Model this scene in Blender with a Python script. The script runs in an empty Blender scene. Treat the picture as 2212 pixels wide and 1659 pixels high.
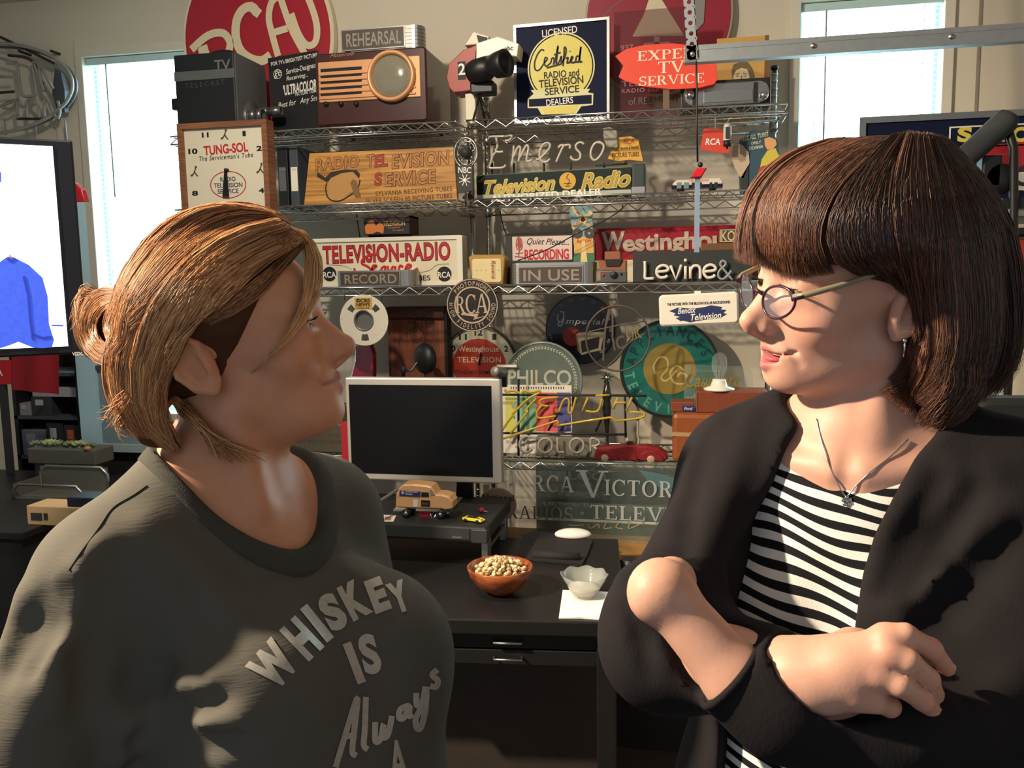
import bpy, bmesh, math, random
import numpy as np
from mathutils import Vector, Matrix
from mathutils.bvhtree import BVHTree
random.seed(7); np.random.seed(7)
PI = math.pi
scene = bpy.context.scene
COL = scene.collection

# ------------------------------------------------------------------ camera
FPX, CX, CY = 1850.0, 1106.0, 829.5
YAW, PITCH, ROLL = math.radians(11.7), math.radians(7.0), math.radians(0.9)
CAM = Vector((0, 0, 1.55))
_F = Vector((-math.sin(YAW)*math.cos(PITCH), math.cos(YAW)*math.cos(PITCH), -math.sin(PITCH)))
_r0 = Vector((math.cos(YAW), math.sin(YAW), 0)); _u0 = _r0.cross(_F)
_R = _r0*math.cos(ROLL) - _u0*math.sin(ROLL); _U = _r0*math.sin(ROLL) + _u0*math.cos(ROLL)
CAMROT = Matrix((( _R.x, _U.x, -_F.x), (_R.y, _U.y, -_F.y), (_R.z, _U.z, -_F.z)))
cam_d = bpy.data.cameras.new('camera'); cam = bpy.data.objects.new('camera', cam_d); COL.objects.link(cam)
cam.matrix_world = Matrix.Translation(CAM) @ CAMROT.to_4x4()
cam_d.sensor_width = 36; cam_d.lens = FPX/2212*36; cam_d.clip_start = 0.02
scene.camera = cam

# ------------------------------------------------------------------ world, lamps, exposure
world = bpy.data.worlds.new('world'); scene.world = world; world.use_nodes = True
wb = world.node_tree.nodes['Background']; wb.inputs[0].default_value = (0.80, 0.88, 1.0, 1); wb.inputs[1].default_value = 0.27
scene.view_settings.view_transform = 'Standard'; scene.view_settings.look = 'None'
scene.view_settings.exposure = 0.65; scene.view_settings.gamma = 1.0
scene.view_settings.use_curve_mapping = False

def spot(name, loc, target, power, col, size, angle=100, blend=.6):
    l = bpy.data.lights.new(name, 'SPOT'); l.energy = power; l.color = col; l.shadow_soft_size = size
    l.spot_size = math.radians(angle); l.spot_blend = blend
    o = bpy.data.objects.new(name, l); COL.objects.link(o); o.location = loc
    o.rotation_euler = (Vector(target)-Vector(loc)).to_track_quat('-Z', 'Y').to_euler(); return o
WARM = (1.0, 0.80, 0.58)
LAMPS = [((-2.05, 0.46, 2.62), (0.05, 0.92, 1.15), 430, 0.045, 108),
         ((-0.95, 1.45, 2.72), (-0.55, 3.1, 1.3), 66, 0.05, 165)]
for i, (p, t, w, s, an) in enumerate(LAMPS):
    spot('ceiling_lamp_light', p, t, w, (WARM, (1.0, .87, .70))[i], s, an, .9)

# ------------------------------------------------------------------ projection helpers (pixel of the photo -> point of the room)
def ray(px, py): return _F + _R*((px-CX)/FPX) - _U*((py-CY)/FPX)
def at(px, py, Y):
    d = ray(px, py); return CAM + d*((Y-CAM.y)/d.y)
def dp(px, py, d): return CAM + ray(px, py)*d
def onz(px, py, z):
    d = ray(px, py); return CAM + d*((z-CAM.z)/d.z)
def Xat(px, py, Y): return at(px, py, Y).x
def Zat(px, py, Y): return at(px, py, Y).z

# ------------------------------------------------------------------ materials
MATS = {}
def srgb(c):
    if isinstance(c, str):
        c = tuple(int(c[i:i+2], 16)/255 for i in (0, 2, 4))
    return tuple(v/12.92 if v <= .04045 else ((v+.055)/1.055)**2.4 for v in c)
def mat(name, col, rough=.5, metal=0.0, var=.08, scale=40, bump=0.0, coat=0.0, trans=0.0, alpha=1.0, emit=0.0, spec=.5, ior=1.45, bscale=None):
    if name in MATS: return MATS[name]
    m = bpy.data.materials.new(name); m.use_nodes = True; nt = m.node_tree; b = nt.nodes['Principled BSDF']
    c = srgb(col); b.inputs['Roughness'].default_value = rough; b.inputs['Metallic'].default_value = metal
    b.inputs['Specular IOR Level'].default_value = spec; b.inputs['Coat Weight'].default_value = coat
    b.inputs['Transmission Weight'].default_value = trans; b.inputs['Alpha'].default_value = alpha; b.inputs['IOR'].default_value = ior
    tc = nt.nodes.new('ShaderNodeTexCoord'); nz = nt.nodes.new('ShaderNodeTexNoise'); nz.inputs['Scale'].default_value = scale
    nz.inputs['Detail'].default_value = 4; nt.links.new(tc.outputs['Object'], nz.inputs['Vector'])
    mx = nt.nodes.new('ShaderNodeMix'); mx.data_type = 'RGBA'
    mx.inputs['A'].default_value = (*[max(0, v*(1-var)) for v in c], 1); mx.inputs['B'].default_value = (*[min(1, v*(1+var)) for v in c], 1)
    nt.links.new(nz.outputs['Fac'], mx.inputs['Factor']); nt.links.new(mx.outputs['Result'], b.inputs['Base Color'])
    if emit:
        nt.links.new(mx.outputs['Result'], b.inputs['Emission Color']); b.inputs['Emission Strength'].default_value = emit
    if bump:
        n2 = nt.nodes.new('ShaderNodeTexNoise'); n2.inputs['Scale'].default_value = bscale or scale*4; nt.links.new(tc.outputs['Object'], n2.inputs['Vector'])
        bp = nt.nodes.new('ShaderNodeBump'); bp.inputs['Strength'].default_value = bump; bp.inputs['Distance'].default_value = .004
        nt.links.new(n2.outputs['Fac'], bp.inputs['Height']); nt.links.new(bp.outputs['Normal'], b.inputs['Normal'])
    MATS[name] = m; return m
def wood(name, c1, c2, scale=(2, 30, 30), rough=.45, bands=6, axis='X'):
    if name in MATS: return MATS[name]
    m = mat(name, c1, rough); nt = m.node_tree; b = nt.nodes['Principled BSDF']
    tc = nt.nodes.new('ShaderNodeTexCoord'); mp = nt.nodes.new('ShaderNodeMapping'); mp.inputs['Scale'].default_value = scale
    nz = nt.nodes.new('ShaderNodeTexNoise'); nz.inputs['Scale'].default_value = bands; nz.inputs['Detail'].default_value = 6; nz.inputs['Distortion'].default_value = .6
    cr = nt.nodes.new('ShaderNodeValToRGB'); cr.color_ramp.elements[0].position = .35; cr.color_ramp.elements[1].position = .68
    cr.color_ramp.elements[0].color = (*srgb(c1), 1); cr.color_ramp.elements[1].color = (*srgb(c2), 1)
    nt.links.new(tc.outputs['Object'], mp.inputs['Vector']); nt.links.new(mp.outputs['Vector'], nz.inputs['Vector'])
    nt.links.new(nz.outputs['Fac'], cr.inputs['Fac']); nt.links.new(cr.outputs['Color'], b.inputs['Base Color'])
    return m

# ------------------------------------------------------------------ mesh builder
ROOT = {}     # object -> world location of its root
class MB:
    def __init__(s): s.v = []; s.f = []; s.smooth = []
    def add(s, vs, fs, sm=False):
        o = len(s.v); s.v += [Vector(v) for v in vs]; s.f += [tuple(i+o for i in f) for f in fs]; s.smooth += [sm]*len(fs); return s
    def box(s, lo, hi):
        x0, y0, z0 = lo; x1, y1, z1 = hi
        return s.add([(x0,y0,z0),(x1,y0,z0),(x1,y1,z0),(x0,y1,z0),(x0,y0,z1),(x1,y0,z1),(x1,y1,z1),(x0,y1,z1)],
              [(0,3,2,1),(4,5,6,7),(0,1,5,4),(1,2,6,5),(2,3,7,6),(3,0,4,7)])
    def cbox(s, c, sz): return s.box([c[i]-sz[i]/2 for i in range(3)], [c[i]+sz[i]/2 for i in range(3)])
    def prism(s, poly, y0, y1, bev=0.0):
        """poly: (x,z) outline, counter-clockwise seen from -Y; thickness y0 (front) .. y1"""
        n = len(poly)
        A = sum(poly[i][0]*poly[(i+1) % n][1]-poly[(i+1) % n][0]*poly[i][1] for i in range(n))
        if A < 0: poly = poly[::-1]
        if bev > 0:
            ins = []
            for i in range(n):
                p0, p, p1 = Vector(poly[i-1]), Vector(poly[i]), Vector(poly[(i+1) % n])
                d1 = (p-p0).normalized() if (p-p0).length > 1e-9 else Vector((1, 0)); d2 = (p1-p).normalized() if (p1-p).length > 1e-9 else d1
                nn = Vector((-(d1+d2).y, (d1+d2).x)); nn = nn.normalized() if nn.length > 1e-6 else Vector((-d1.y, d1.x))
                ins.append(p+nn*bev)
            rings = [[(p[0], y0, p[1]) for p in ins], [(p[0], y0+bev, p[1]) for p in poly], [(p[0], y1, p[1]) for p in poly]]
        else:
            rings = [[(p[0], y0, p[1]) for p in poly], [(p[0], y1, p[1]) for p in poly]]
        vs = [v for r in rings for v in r]; fs = [tuple(range(n))]
        for k in range(len(rings)-1):
            fs += [(k*n+i, (k+1)*n+i, (k+1)*n+(i+1) % n, k*n+(i+1) % n) for i in range(n)]
        fs.append(tuple(range((len(rings)-1)*n, len(rings)*n))[::-1])
        return s.add(vs, fs)
    def ringplate(s, outer, inner, y0, y1):
        n = len(outer); vs = [(p[0], y, p[1]) for y in (y0, y1) for q in (outer, inner) for p in q]; fs = []
        for i in range(n):
            j = (i+1) % n
            fs += [(i, j, n+j, n+i), (2*n+i, 3*n+i, 3*n+j, 2*n+j), (i, 2*n+i, 2*n+j, j), (n+i, n+j, 3*n+j, 3*n+i)]
        return s.add(vs, fs)
    def tube(s, path, r, seg=8, closed=False, caps=True, flat=None):
        path = [Vector(p) for p in path]; n = len(path); rs = r if isinstance(r, (list, tuple)) else [r]*n
        t0 = (path[1]-path[0]).normalized(); up = Vector((0, 0, 1)) if abs(t0.z) < .9 else Vector((1, 0, 0))
        nx = t0.cross(up).normalized(); vs = []; fs = []
        for i, p in enumerate(path):
            if closed: t = path[(i+1) % n]-path[i-1]
            else: t = path[min(i+1, n-1)]-path[max(i-1, 0)]
            t = t.normalized() if t.length > 1e-9 else t0
            nx = (nx-t*nx.dot(t)); nx = nx.normalized() if nx.length > 1e-6 else t.orthogonal().normalized()
            ny = t.cross(nx)
            for k in range(seg):
                a = 2*PI*k/seg; vs.append(p+nx*(rs[i]*math.cos(a))+ny*(rs[i]*math.sin(a)))
        m = n if closed else n-1
        for i in range(m):
            for k in range(seg):
                a = i*seg+k; b = i*seg+(k+1) % seg; c = ((i+1) % n)*seg+(k+1) % seg; d = ((i+1) % n)*seg+k
                fs.append((a, b, c, d))
        s.add(vs, fs, True)
        if caps and not closed:
            o = len(s.v)-len(vs); s.f += [tuple(o+k for k in range(seg))[::-1], tuple(o+(n-1)*seg+k for k in range(seg))]; s.smooth += [False]*2
        return s
    def cyl(s, a, b, r, seg=20, r2=None): return s.tube([a, b], [r, r if r2 is None else r2], seg)
    def lathe(s, prof, c=(0, 0, 0), axis='Z', seg=32, sm=True):
        vs = []; fs = []; n = len(prof)
        for k in range(seg):
            a = 2*PI*k/seg; ca, sa = math.cos(a), math.sin(a)
            for (r, h) in prof:
                v = {'Z': (r*ca, r*sa, h), 'Y': (r*ca, h, r*sa), 'X': (h, r*ca, r*sa)}[axis]
                vs.append((v[0]+c[0], v[1]+c[1], v[2]+c[2]))
        for k in range(seg):
            k2 = (k+1) % seg
            for i in range(n-1):
                f = (k*n+i, k2*n+i, k2*n+i+1, k*n+i+1)
                fs.append(f if axis != 'Y' else f[::-1])
        return s.add(vs, fs, sm)
    def sphere(s, c, r, seg=16, rings=10):
        rr = r if isinstance(r, (list, tuple)) else (r, r, r); vs = []; fs = []
        for i in range(rings+1):
            th = PI*i/rings
            for k in range(seg):
                a = 2*PI*k/seg
                vs.append((c[0]+rr[0]*math.sin(th)*math.cos(a), c[1]+rr[1]*math.sin(th)*math.sin(a), c[2]+rr[2]*math.cos(th)))
        for i in range(rings):
            for k in range(seg):
                fs.append((i*seg+k, (i+1)*seg+k, (i+1)*seg+(k+1) % seg, i*seg+(k+1) % seg))
        return s.add(vs, fs, True)
    def xf(s, M):
        s.v = [M @ v for v in s.v]; return s
    def join(s, o):
        n = len(s.v); s.v += o.v; s.f += [tuple(i+n for i in f) for f in o.f]; s.smooth += o.smooth; return s
    def build(s, name, m, parent=None, loc=None, bevel=0.0):
        me = bpy.data.meshes.new(name)
        if parent is not None: base = ROOT[parent.name]
        elif loc is not None: base = Vector(loc)
        else:
            xs = [v.x for v in s.v]; ys = [v.y for v in s.v]; zs = [v.z for v in s.v]
            base = Vector(((min(xs)+max(xs))/2, (min(ys)+max(ys))/2, min(zs)))
        me.from_pydata([tuple(v-base) for v in s.v], [], s.f)
        me.polygons.foreach_set('use_smooth', s.smooth); me.update()
        if m is not None: me.materials.append(m)
        o = bpy.data.objects.new(name, me); COL.objects.link(o)
        if parent is not None: o.parent = parent; ROOT[o.name] = base
        else: o.location = base; ROOT[o.name] = base
        if bevel:
            b = o.modifiers.new('bevel', 'BEVEL'); b.width = bevel; b.segments = 2; b.limit_method = 'ANGLE'; b.angle_limit = math.radians(40)
        return o
def thing(name, label, cat, loc, group=None):
    o = bpy.data.objects.new(name, None); COL.objects.link(o); o.location = loc; o.empty_display_size = .05
    ROOT[o.name] = Vector(loc); tag(o, label, cat, group); return o
def tag(o, label=None, cat=None, group=None, kind=None):
    if label: o['label'] = label
    if cat: o['category'] = cat
    if group: o['group'] = group
    if kind: o['kind'] = kind
    return o
def struct(o): o['kind'] = 'structure'; return o
def circ(cx, cz, rx, rz=None, n=48, a0=0, a1=2*PI, closed=True):
    rz = rx if rz is None else rz; m = n if closed else n+1
    return [(cx+rx*math.cos(a0+(a1-a0)*i/n), cz+rz*math.sin(a0+(a1-a0)*i/n)) for i in range(m)]
def rrect(x0, z0, x1, z1, r, n=6):
    p = []
    for (cx, cz, a) in ((x1-r, z0+r, -PI/2), (x1-r, z1-r, 0), (x0+r, z1-r, PI/2), (x0+r, z0+r, PI)):
        p += [(cx+r*math.cos(a+PI/2*i/n), cz+r*math.sin(a+PI/2*i/n)) for i in range(n+1)]
    return p
def smooth_path(pts, n=6, closed=False):
    pts = [Vector(p) for p in pts]; out = []; m = len(pts)
    rng = range(m if closed else m-1)
    for i in rng:
        if closed: p0, p1, p2, p3 = pts[i-1], pts[i], pts[(i+1) % m], pts[(i+2) % m]
        else: p0, p1, p2, p3 = pts[max(i-1, 0)], pts[i], pts[i+1], pts[min(i+2, m-1)]
        for k in range(n):
            t = k/n; out.append(.5*((2*p1)+(p2-p0)*t+(2*p0-5*p1+4*p2-p3)*t*t+(3*p1-p0-3*p2+p3)*t**3))
    if not closed: out.append(pts[-1])
    return out

# ------------------------------------------------------------------ lettering
_tcache = {}
def glyphs(txt, bold=0.0, shear=0.0, space=1.0, ext=0.02):
    """raw lettering mesh in the XZ plane facing -Y, returned as (verts, faces, bounds)"""
    key = (txt, bold, shear, space)
    if key in _tcache: return _tcache[key]
    cu = bpy.data.curves.new('t', 'FONT'); cu.body = txt; cu.offset = bold; cu.shear = shear; cu.space_character = space
    cu.resolution_u = 4; cu.extrude = 0
    ob = bpy.data.objects.new('t', cu); me = ob.to_mesh()
    vs = [(v.co.x, v.co.y) for v in me.vertices]; fs = [tuple(p.vertices) for p in me.polygons]
    ob.to_mesh_clear(); bpy.data.objects.remove(ob); bpy.data.curves.remove(cu)
    if not vs: vs = [(0, 0), (1, 0), (1, 1)]; fs = [(0, 1, 2)]
    xs = [v[0] for v in vs]; ys = [v[1] for v in vs]
    r = (vs, fs, (min(xs), max(xs), min(ys), max(ys))); _tcache[key] = r; return r
def text_box(mb, txt, x0, x1, z0, z1, Y, bold=0.0, shear=0.0, space=1.0, rot=0.0, depth=0.0008):
    """lettering fitted into the rectangle x0..x1, z0..z1 on the plane Y (front), rotated by rot about its centre"""
    vs, fs, (a, b, c, d) = glyphs(txt, bold, shear, space)
    cx, cz = (x0+x1)/2, (z0+z1)/2; ca, sa = math.cos(rot), math.sin(rot); out = []
    for (x, y) in vs:
        u = x0+(x-a)/max(b-a, 1e-6)*(x1-x0)-cx; w = z0+(y-c)/max(d-c, 1e-6)*(z1-z0)-cz
        out.append((cx+u*ca-w*sa, Y-depth, cz+u*sa+w*ca))
    mb.add(out, fs); return mb
def arc_text(mb, txt, cx, cz, r, size, Y, a_mid, span, inward=False, bold=0.0, wid=.8, depth=.0008):
    n = len(txt)
    for i, ch in enumerate(txt):
        if ch == ' ': continue
        t = (i/(n-1)-.5) if n > 1 else 0
        a = a_mid+(t*span if inward else -t*span)
        px, pz = cx+r*math.cos(a), cz+r*math.sin(a); rot = a-PI/2 if not inward else a+PI/2
        vs, fs, (x0, x1, y0, y1) = glyphs(ch, bold); h = max(y1-y0, .3) if ch not in '-.·+' else .7
        ca, sa = math.cos(rot), math.sin(rot); out = []
        for (x, y) in vs:
            u = (x-(x0+x1)/2)*size/.7*wid; w = (y-.35)*size/.7
            out.append((px+u*ca-w*sa, Y-depth, pz+u*sa+w*ca))
        mb.add(out, fs)
    return mb
def ptext(parent, m, txt, px0, px1, py0, py1, Y, bold=0.0, shear=0.0, space=1.0, rot=0.0, name='lettering', depth=.0008):
    """lettering whose box in the photograph is px0..px1, py0 (top)..py1 (bottom), on the wall-parallel plane Y"""
    pm, ym = (px0+px1)/2, (py0+py1)/2
    x0, x1 = Xat(px0, ym, Y), Xat(px1, ym, Y); z1, z0 = Zat(pm, py0, Y), Zat(pm, py1, Y)
    return text_box(MB(), txt, x0, x1, z0, z1, Y, bold, shear, space, rot, depth).build(name, m, parent)
def P2(px, py, Y): p = at(px, py, Y); return (p.x, p.z)
def poly_px(pts, Y): return [P2(x, y, Y) for x, y in pts]
def prect(px0, px1, py0, py1, Y):
    pm, ym = (px0+px1)/2, (py0+py1)/2
    return Xat(px0, ym, Y), Xat(px1, ym, Y), Zat(pm, py1, Y), Zat(pm, py0, Y)   # x0,x1,z0,z1
def neon(mb, strokes, Y, r, seg=8, n=5, sm=True):
    for st in strokes:
        pts = [at(x, y, Y) for x, y in st]
        mb.tube(smooth_path(pts, n) if sm and len(pts) > 2 else pts, r, seg)
    return mb
# ================================================================== materials used widely
M_wall = mat('wall_paint', 'cfc6b4', .85, var=.03, scale=6, bump=.08, bscale=120)
M_trim = mat('trim_paint', 'd2cbbb', .6, var=.02)
M_ceil = mat('ceiling_paint', 'd8d2c6', .9, var=.02)
M_floor = mat('floor_carpet', '4a423b', .95, var=.25, scale=160, bump=.5)
M_chrome = mat('chrome', 'c9c9c6', .22, 1.0, var=.04)
M_steel = mat('brushed_steel', 'a9a9a6', .36, 1.0, var=.06)
M_galv = mat('galvanized_steel', '9aa0a2', .5, .85, var=.12, scale=60)
M_black = mat('black_plastic', '17181a', .45, var=.1)
M_blackm = mat('black_matte', '131416', .75, var=.15)
M_dark = mat('charcoal', '2b2d30', .6, var=.1)
M_white = mat('white_enamel', 'e4dfd0', .4, var=.03)
M_cream = mat('cream_enamel', 'dcd2b4', .45, var=.05)
M_red = mat('red_enamel', 'b01826', .4, var=.06)
M_navy = mat('navy_enamel', '141a36', .6, var=.06, spec=.15)
M_yellow = mat('yellow_enamel', 'd6c64e', .45, var=.04)
M_gold = mat('gold_leaf', 'a98b35', .4, .35, var=.08)
M_glass = mat('clear_glass', 'e8efec', .04, trans=1.0, ior=1.45, var=0)
M_wtext = mat('white_lettering', 'e6e2d6', .6, var=.03)
M_ktext = mat('black_lettering', '15151a', .6, var=.03)
M_rtext = mat('red_lettering', 'b3202c', .55, var=.05)
M_cable = mat('black_cable', '111214', .6, var=.05)

WALL = 3.40
# ================================================================== room shell
WZT, W1, W2 = 2.53, (-2.575, -2.02, .98, 2.53), (.385, .875, .98, 2.53)
ZC = 2.78; XL, XR = -3.6, 3.2; YB = -1.6
mb = MB()
xs = [XL, W1[0], W1[1], W2[0], W2[1], XR]
for i in range(0, 5, 2): mb.box((xs[i], WALL, 0), (xs[i+1], WALL+.14, ZC))
for w in (W1, W2): mb.box((w[0], WALL, 0), (w[1], WALL+.14, w[2])); mb.box((w[0], WALL, w[3]), (w[1], WALL+.14, ZC))
struct(mb.build('wall_back', M_wall, loc=(0, WALL, 0)))
struct(MB().box((XL-.1, YB, 0), (XL, WALL+.14, ZC)).build('wall_left', M_wall))
struct(MB().box((XR, YB, 0), (XR+.1, WALL+.14, ZC)).build('wall_right', M_wall))
struct(MB().box((XL-.1, YB, -.08), (XR+.1, WALL+.14, 0)).build('floor', M_floor, loc=(0, 0, -.08)))
struct(MB().box((XL-.1, YB, ZC), (XR+.1, WALL+.14, ZC+.08)).build('ceiling', M_ceil, loc=(0, 0, ZC)))
struct(MB().box((XL, WALL-.014, 0), (XR, WALL-.001, .11)).build('baseboard_back', M_trim))
# shallow drywall return beside the left window and the panel seam beside the right one
struct(MB().box((.985, WALL-.006, 0), (.993, WALL, ZC)).build('trim_1', mat('wall_seam', '8d8578', .8)))  # darker strip marking the panel seam
struct(MB().box((-2.72, WALL-.018, 0), (W1[0]-.035, WALL, 2.60)).build('trim_2', M_wall))
# recessed ceiling lamps (their light is set at the top)
for i, (p, t, w, s, an) in enumerate(LAMPS):
    lt = thing('ceiling_downlight', ['recessed round ceiling lamp above the camera side', 'recessed round ceiling lamp above the desk'][i], 'ceiling lamp', (p[0], p[1], ZC-.03))
    MB().lathe([(.062, ZC-.001), (.075, ZC-.001), (.075, ZC-.012), (.062, ZC-.012), (.058, ZC-.001)], (p[0], p[1], 0)).build('trim_ring', M_white, lt)
    MB().lathe([(0, ZC-.004), (.055, ZC-.004)], (p[0], p[1], 0)).build('lens', mat('lamp_lens', 'ffe0b0', .4, emit=6), lt)

M_pane = mat('daylight_pane', 'dff6ff', .3, emit=5.5, var=0)
def slat_mat():
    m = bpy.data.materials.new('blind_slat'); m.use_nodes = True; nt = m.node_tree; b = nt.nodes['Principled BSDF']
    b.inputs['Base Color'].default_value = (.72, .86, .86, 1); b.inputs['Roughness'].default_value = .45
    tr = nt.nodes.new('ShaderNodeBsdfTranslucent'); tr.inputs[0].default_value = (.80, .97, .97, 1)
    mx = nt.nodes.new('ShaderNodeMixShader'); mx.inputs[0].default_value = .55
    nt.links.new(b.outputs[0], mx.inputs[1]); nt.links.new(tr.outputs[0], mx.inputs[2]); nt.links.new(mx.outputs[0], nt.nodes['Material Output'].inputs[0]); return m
M_slat = slat_mat()
def window(n, w, wand_x, wand_z):
    x0, x1, z0, z1 = w
    r = bpy.data.objects.new('window_%d' % n, None); COL.objects.link(r); r.location = (x0, WALL, z0); ROOT[r.name] = Vector(r.location); r['kind'] = 'structure'
    fr = MB()   # casing
    c = .032
    fr.box((x0-c, WALL-.016, z0-c), (x0+.004, WALL+.1, z1+c)).box((x1-.004, WALL-.016, z0-c), (x1+c, WALL+.1, z1+c))
    fr.box((x0, WALL-.016, z1-.004), (x1, WALL+.1, z1+c)).box((x0-c-.02, WALL-.05, z0-c), (x1+c+.02, WALL+.1, z0+.004))
    fr.build('window_casing', M_trim, r, bevel=.003)
    s = MB(); t = .012
    x0 += .0045; x1 -= .0045; z1 -= .0045; z0 += .0045
    s.box((x0, WALL+.06, z0), (x0+t, WALL+.101, z1)).box((x1-t, WALL+.06, z0), (x1, WALL+.101, z1)).box((x0+t, WALL+.06, z0), (x1-t, WALL+.1, z0+t)).box((x0+t, WALL+.06, z1-t), (x1-t, WALL+.1, z1))
    s.build('sash', mat('sash_daylight_tint', '9fd8d6', .4, var=.02), r)  # cyan daylight along the window edge is painted into the sash colour
    MB().box((x0+t, WALL+.085, z0+t), (x1-t, WALL+.09, z1-t)).build('pane', M_pane, r)
    MB().box((x0+.004, WALL+.005, z1-.03), (x1-.004, WALL+.045, z1-.002)).build('head_rail', mat('blind_rail', 'b9d3d2', .5), r)
    sl = MB(); n_ = 5; wv = .025; pts = []
    for k in range(n_+1):
        u = k/n_-.5; yy = u*wv*.95; zz = -.0025*(1-(2*u)**2)*-1 + u*wv*.18; pts.append((yy, zz))
    vs = []; fs = []
    for (yy, zz) in pts: vs += [(x0+.008, yy, zz), (x1-.008, yy, zz)]
    fs = [(2*k, 2*k+1, 2*k+3, 2*k+2) for k in range(n_)]
    me = bpy.data.meshes.new('slat'); x0 -= .0045; z0 -= .0045; me.from_pydata([(v[0]-x0, v[1], v[2]) for v in vs], [], fs); me.materials.append(M_slat); me.polygons.foreach_set('use_smooth', [True]*len(fs))
    z = z1-.045; sx = 0
    while z > z0+.03:
        o = bpy.data.objects.new('slat', me); COL.objects.link(o); o.parent = r; o.location = (0, .026, z-z0); z -= .0208
    for lx in (x0+.06, x1-.06):
        MB().box((lx-.0012, WALL+.012, z0+.02), (lx+.0012, WALL+.0135, z1-.03)).build('ladder_cord', M_white, r)
    MB().tube([(wand_x, WALL+.002, z1-.03), (wand_x+.004, WALL-.002, wand_z)], .0035, 6).build('tilt_wand', mat('wand_plastic', '8d9a98', .3), r)
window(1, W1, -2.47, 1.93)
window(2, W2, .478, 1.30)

# ================================================================== garage door track and release cord hanging in front of the shelves
TY = 2.35
e0 = at(1478, 119, TY); e1 = at(2260, 68, TY); zt = (e0.z+e1.z)/2
tr = thing('garage_track', 'long galvanized steel rail crossing in front of the right window', 'rail', (e0.x, TY, zt))
h = .021
mb = MB()
L = 1.75
for (a, b) in (((0, -.004, -h), (L, 0, h)), ((0, -.03, h-.003), (L, -.004, h)), ((0, -.03, -h), (L, -.004, -h+.003)), ((0, -.03, h-.012), (L, -.027, h-.003)), ((0, -.03, -h+.003), (L, -.027, -h+.010))):
    mb.box((e0.x+a[0], TY+a[1]+.02, zt+a[2]), (e0.x+b[0], TY+b[1]+.02, zt+b[2]))
mb.build('channel', M_galv, tr)
MB().box((e0.x, TY-.009, zt-h+.002), (e0.x+L, TY-.006, zt+h-.002)).build('web_plate', M_galv, tr)
for bx in (1496, 1757, 2055):
    p = at(bx, 120-(bx-1478)*.058, TY-.01); MB().lathe([(0, -.004), (.006, -.003), (.007, 0)], (p.x, TY-.009, zt), 'Y', 12).build('bolt', M_steel, tr)
MB().box((e0.x+.002, TY-.012, zt-h), (e0.x+.03, TY-.009, zt+h)).build('end_plate', M_steel, tr)
# perforated hanger strap
s0 = at(1497, 112, TY-.01); s1 = at(1470, -60, TY-.01)
st = thing('hanger_strap', 'perforated steel hanger strap holding the end of the rail', 'strap', (s0.x, s0.y, s0.z))
top = Vector((s1.x-.02, TY-.01, ZC)); bot = Vector((s0.x, TY-.01, s0.z-.02)); ax = (top-bot); Ls = ax.length; axn = ax.normalized(); sd = axn.cross(Vector((0, 1, 0))).normalized()
mb = MB(); w = .014; N = int(Ls/.026)
def sp(u, v, y): q = bot+axn*u+sd*v; return (q.x, TY-.012+y, q.z)
for k in range(N):
    u0, u1 = Ls*k/N, Ls*(k+1)/N; um = (u0+u1)/2; rr = .0058
    hole = [(um+rr*math.sin(2*PI*i/12), rr*math.cos(2*PI*i/12)) for i in range(12)]
    rect = []
    for i in range(12):
        a = 2*PI*i/12; su, sv = math.sin(a), math.cos(a); m_ = max(abs(su)/((u1-u0)/2), abs(sv)/w); rect.append((um+su/m_, sv/m_))
    vs = [sp(*p, 0) for p in rect]+[sp(*p, 0) for p in hole]+[sp(*p, .002) for p in rect]+[sp(*p, .002) for p in hole]
    fs = []
    for i in range(12):
        j = (i+1) % 12; fs += [(i, j, 12+j, 12+i), (24+i, 36+i, 36+j, 24+j), (12+i, 12+j, 36+j, 36+i)]
    mb.add(vs, fs)
mb.build('perforated_face', M_galv, st)
MB().add([sp(0, -w, 0), sp(Ls, -w, 0), sp(Ls, -w, .028), sp(0, -w, .028), sp(0, -w+.002, 0), sp(Ls, -w+.002, 0), sp(Ls, -w+.002, .028), sp(0, -w+.002, .028)],
         [(0,1,2,3),(7,6,5,4),(0,4,5,1),(2,6,7,3)]).build('angle_flange', M_galv, st)
CY_ = 2.33
cd = thing('release_cord', 'thin black cord hanging from the rail to a red release handle', 'cord', at(1505, 372, CY_))
a = at(1504, 133, CY_); b = at(1507, 350, CY_)
MB().tube([a, a.lerp(b, .3)+Vector((.001, 0, 0)), a.lerp(b, .6)+Vector((-.001, 0, 0)), b], .0028, 6).build('cord', M_cable, cd)
x0, x1, z0, z1 = prect(1491, 1526, 364, 384, CY_)
MB().prism([(x0, z0), (x0+.012, z1-.006), (x0+.016, z1), (x1, z1), (x1, z1-.004), (x1-.01, z0+.004), (x1-.012, z0)], CY_-.012, CY_+.012, .003).build('handle', mat('release_red', 'b3121c', .3, coat=.4), cd)
MB().sphere(at(1513, 356, CY_), .007).build('knot', M_black, cd)
x0, x1, z0, z1 = prect(1500, 1508, 384, 545, CY_)
MB().box((x0, CY_, z0), (x1+.004, CY_+.001, z1)).build('tag_strip', mat('pale_blue_strip', '7d90a8', .5, alpha=.8), cd)

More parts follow.
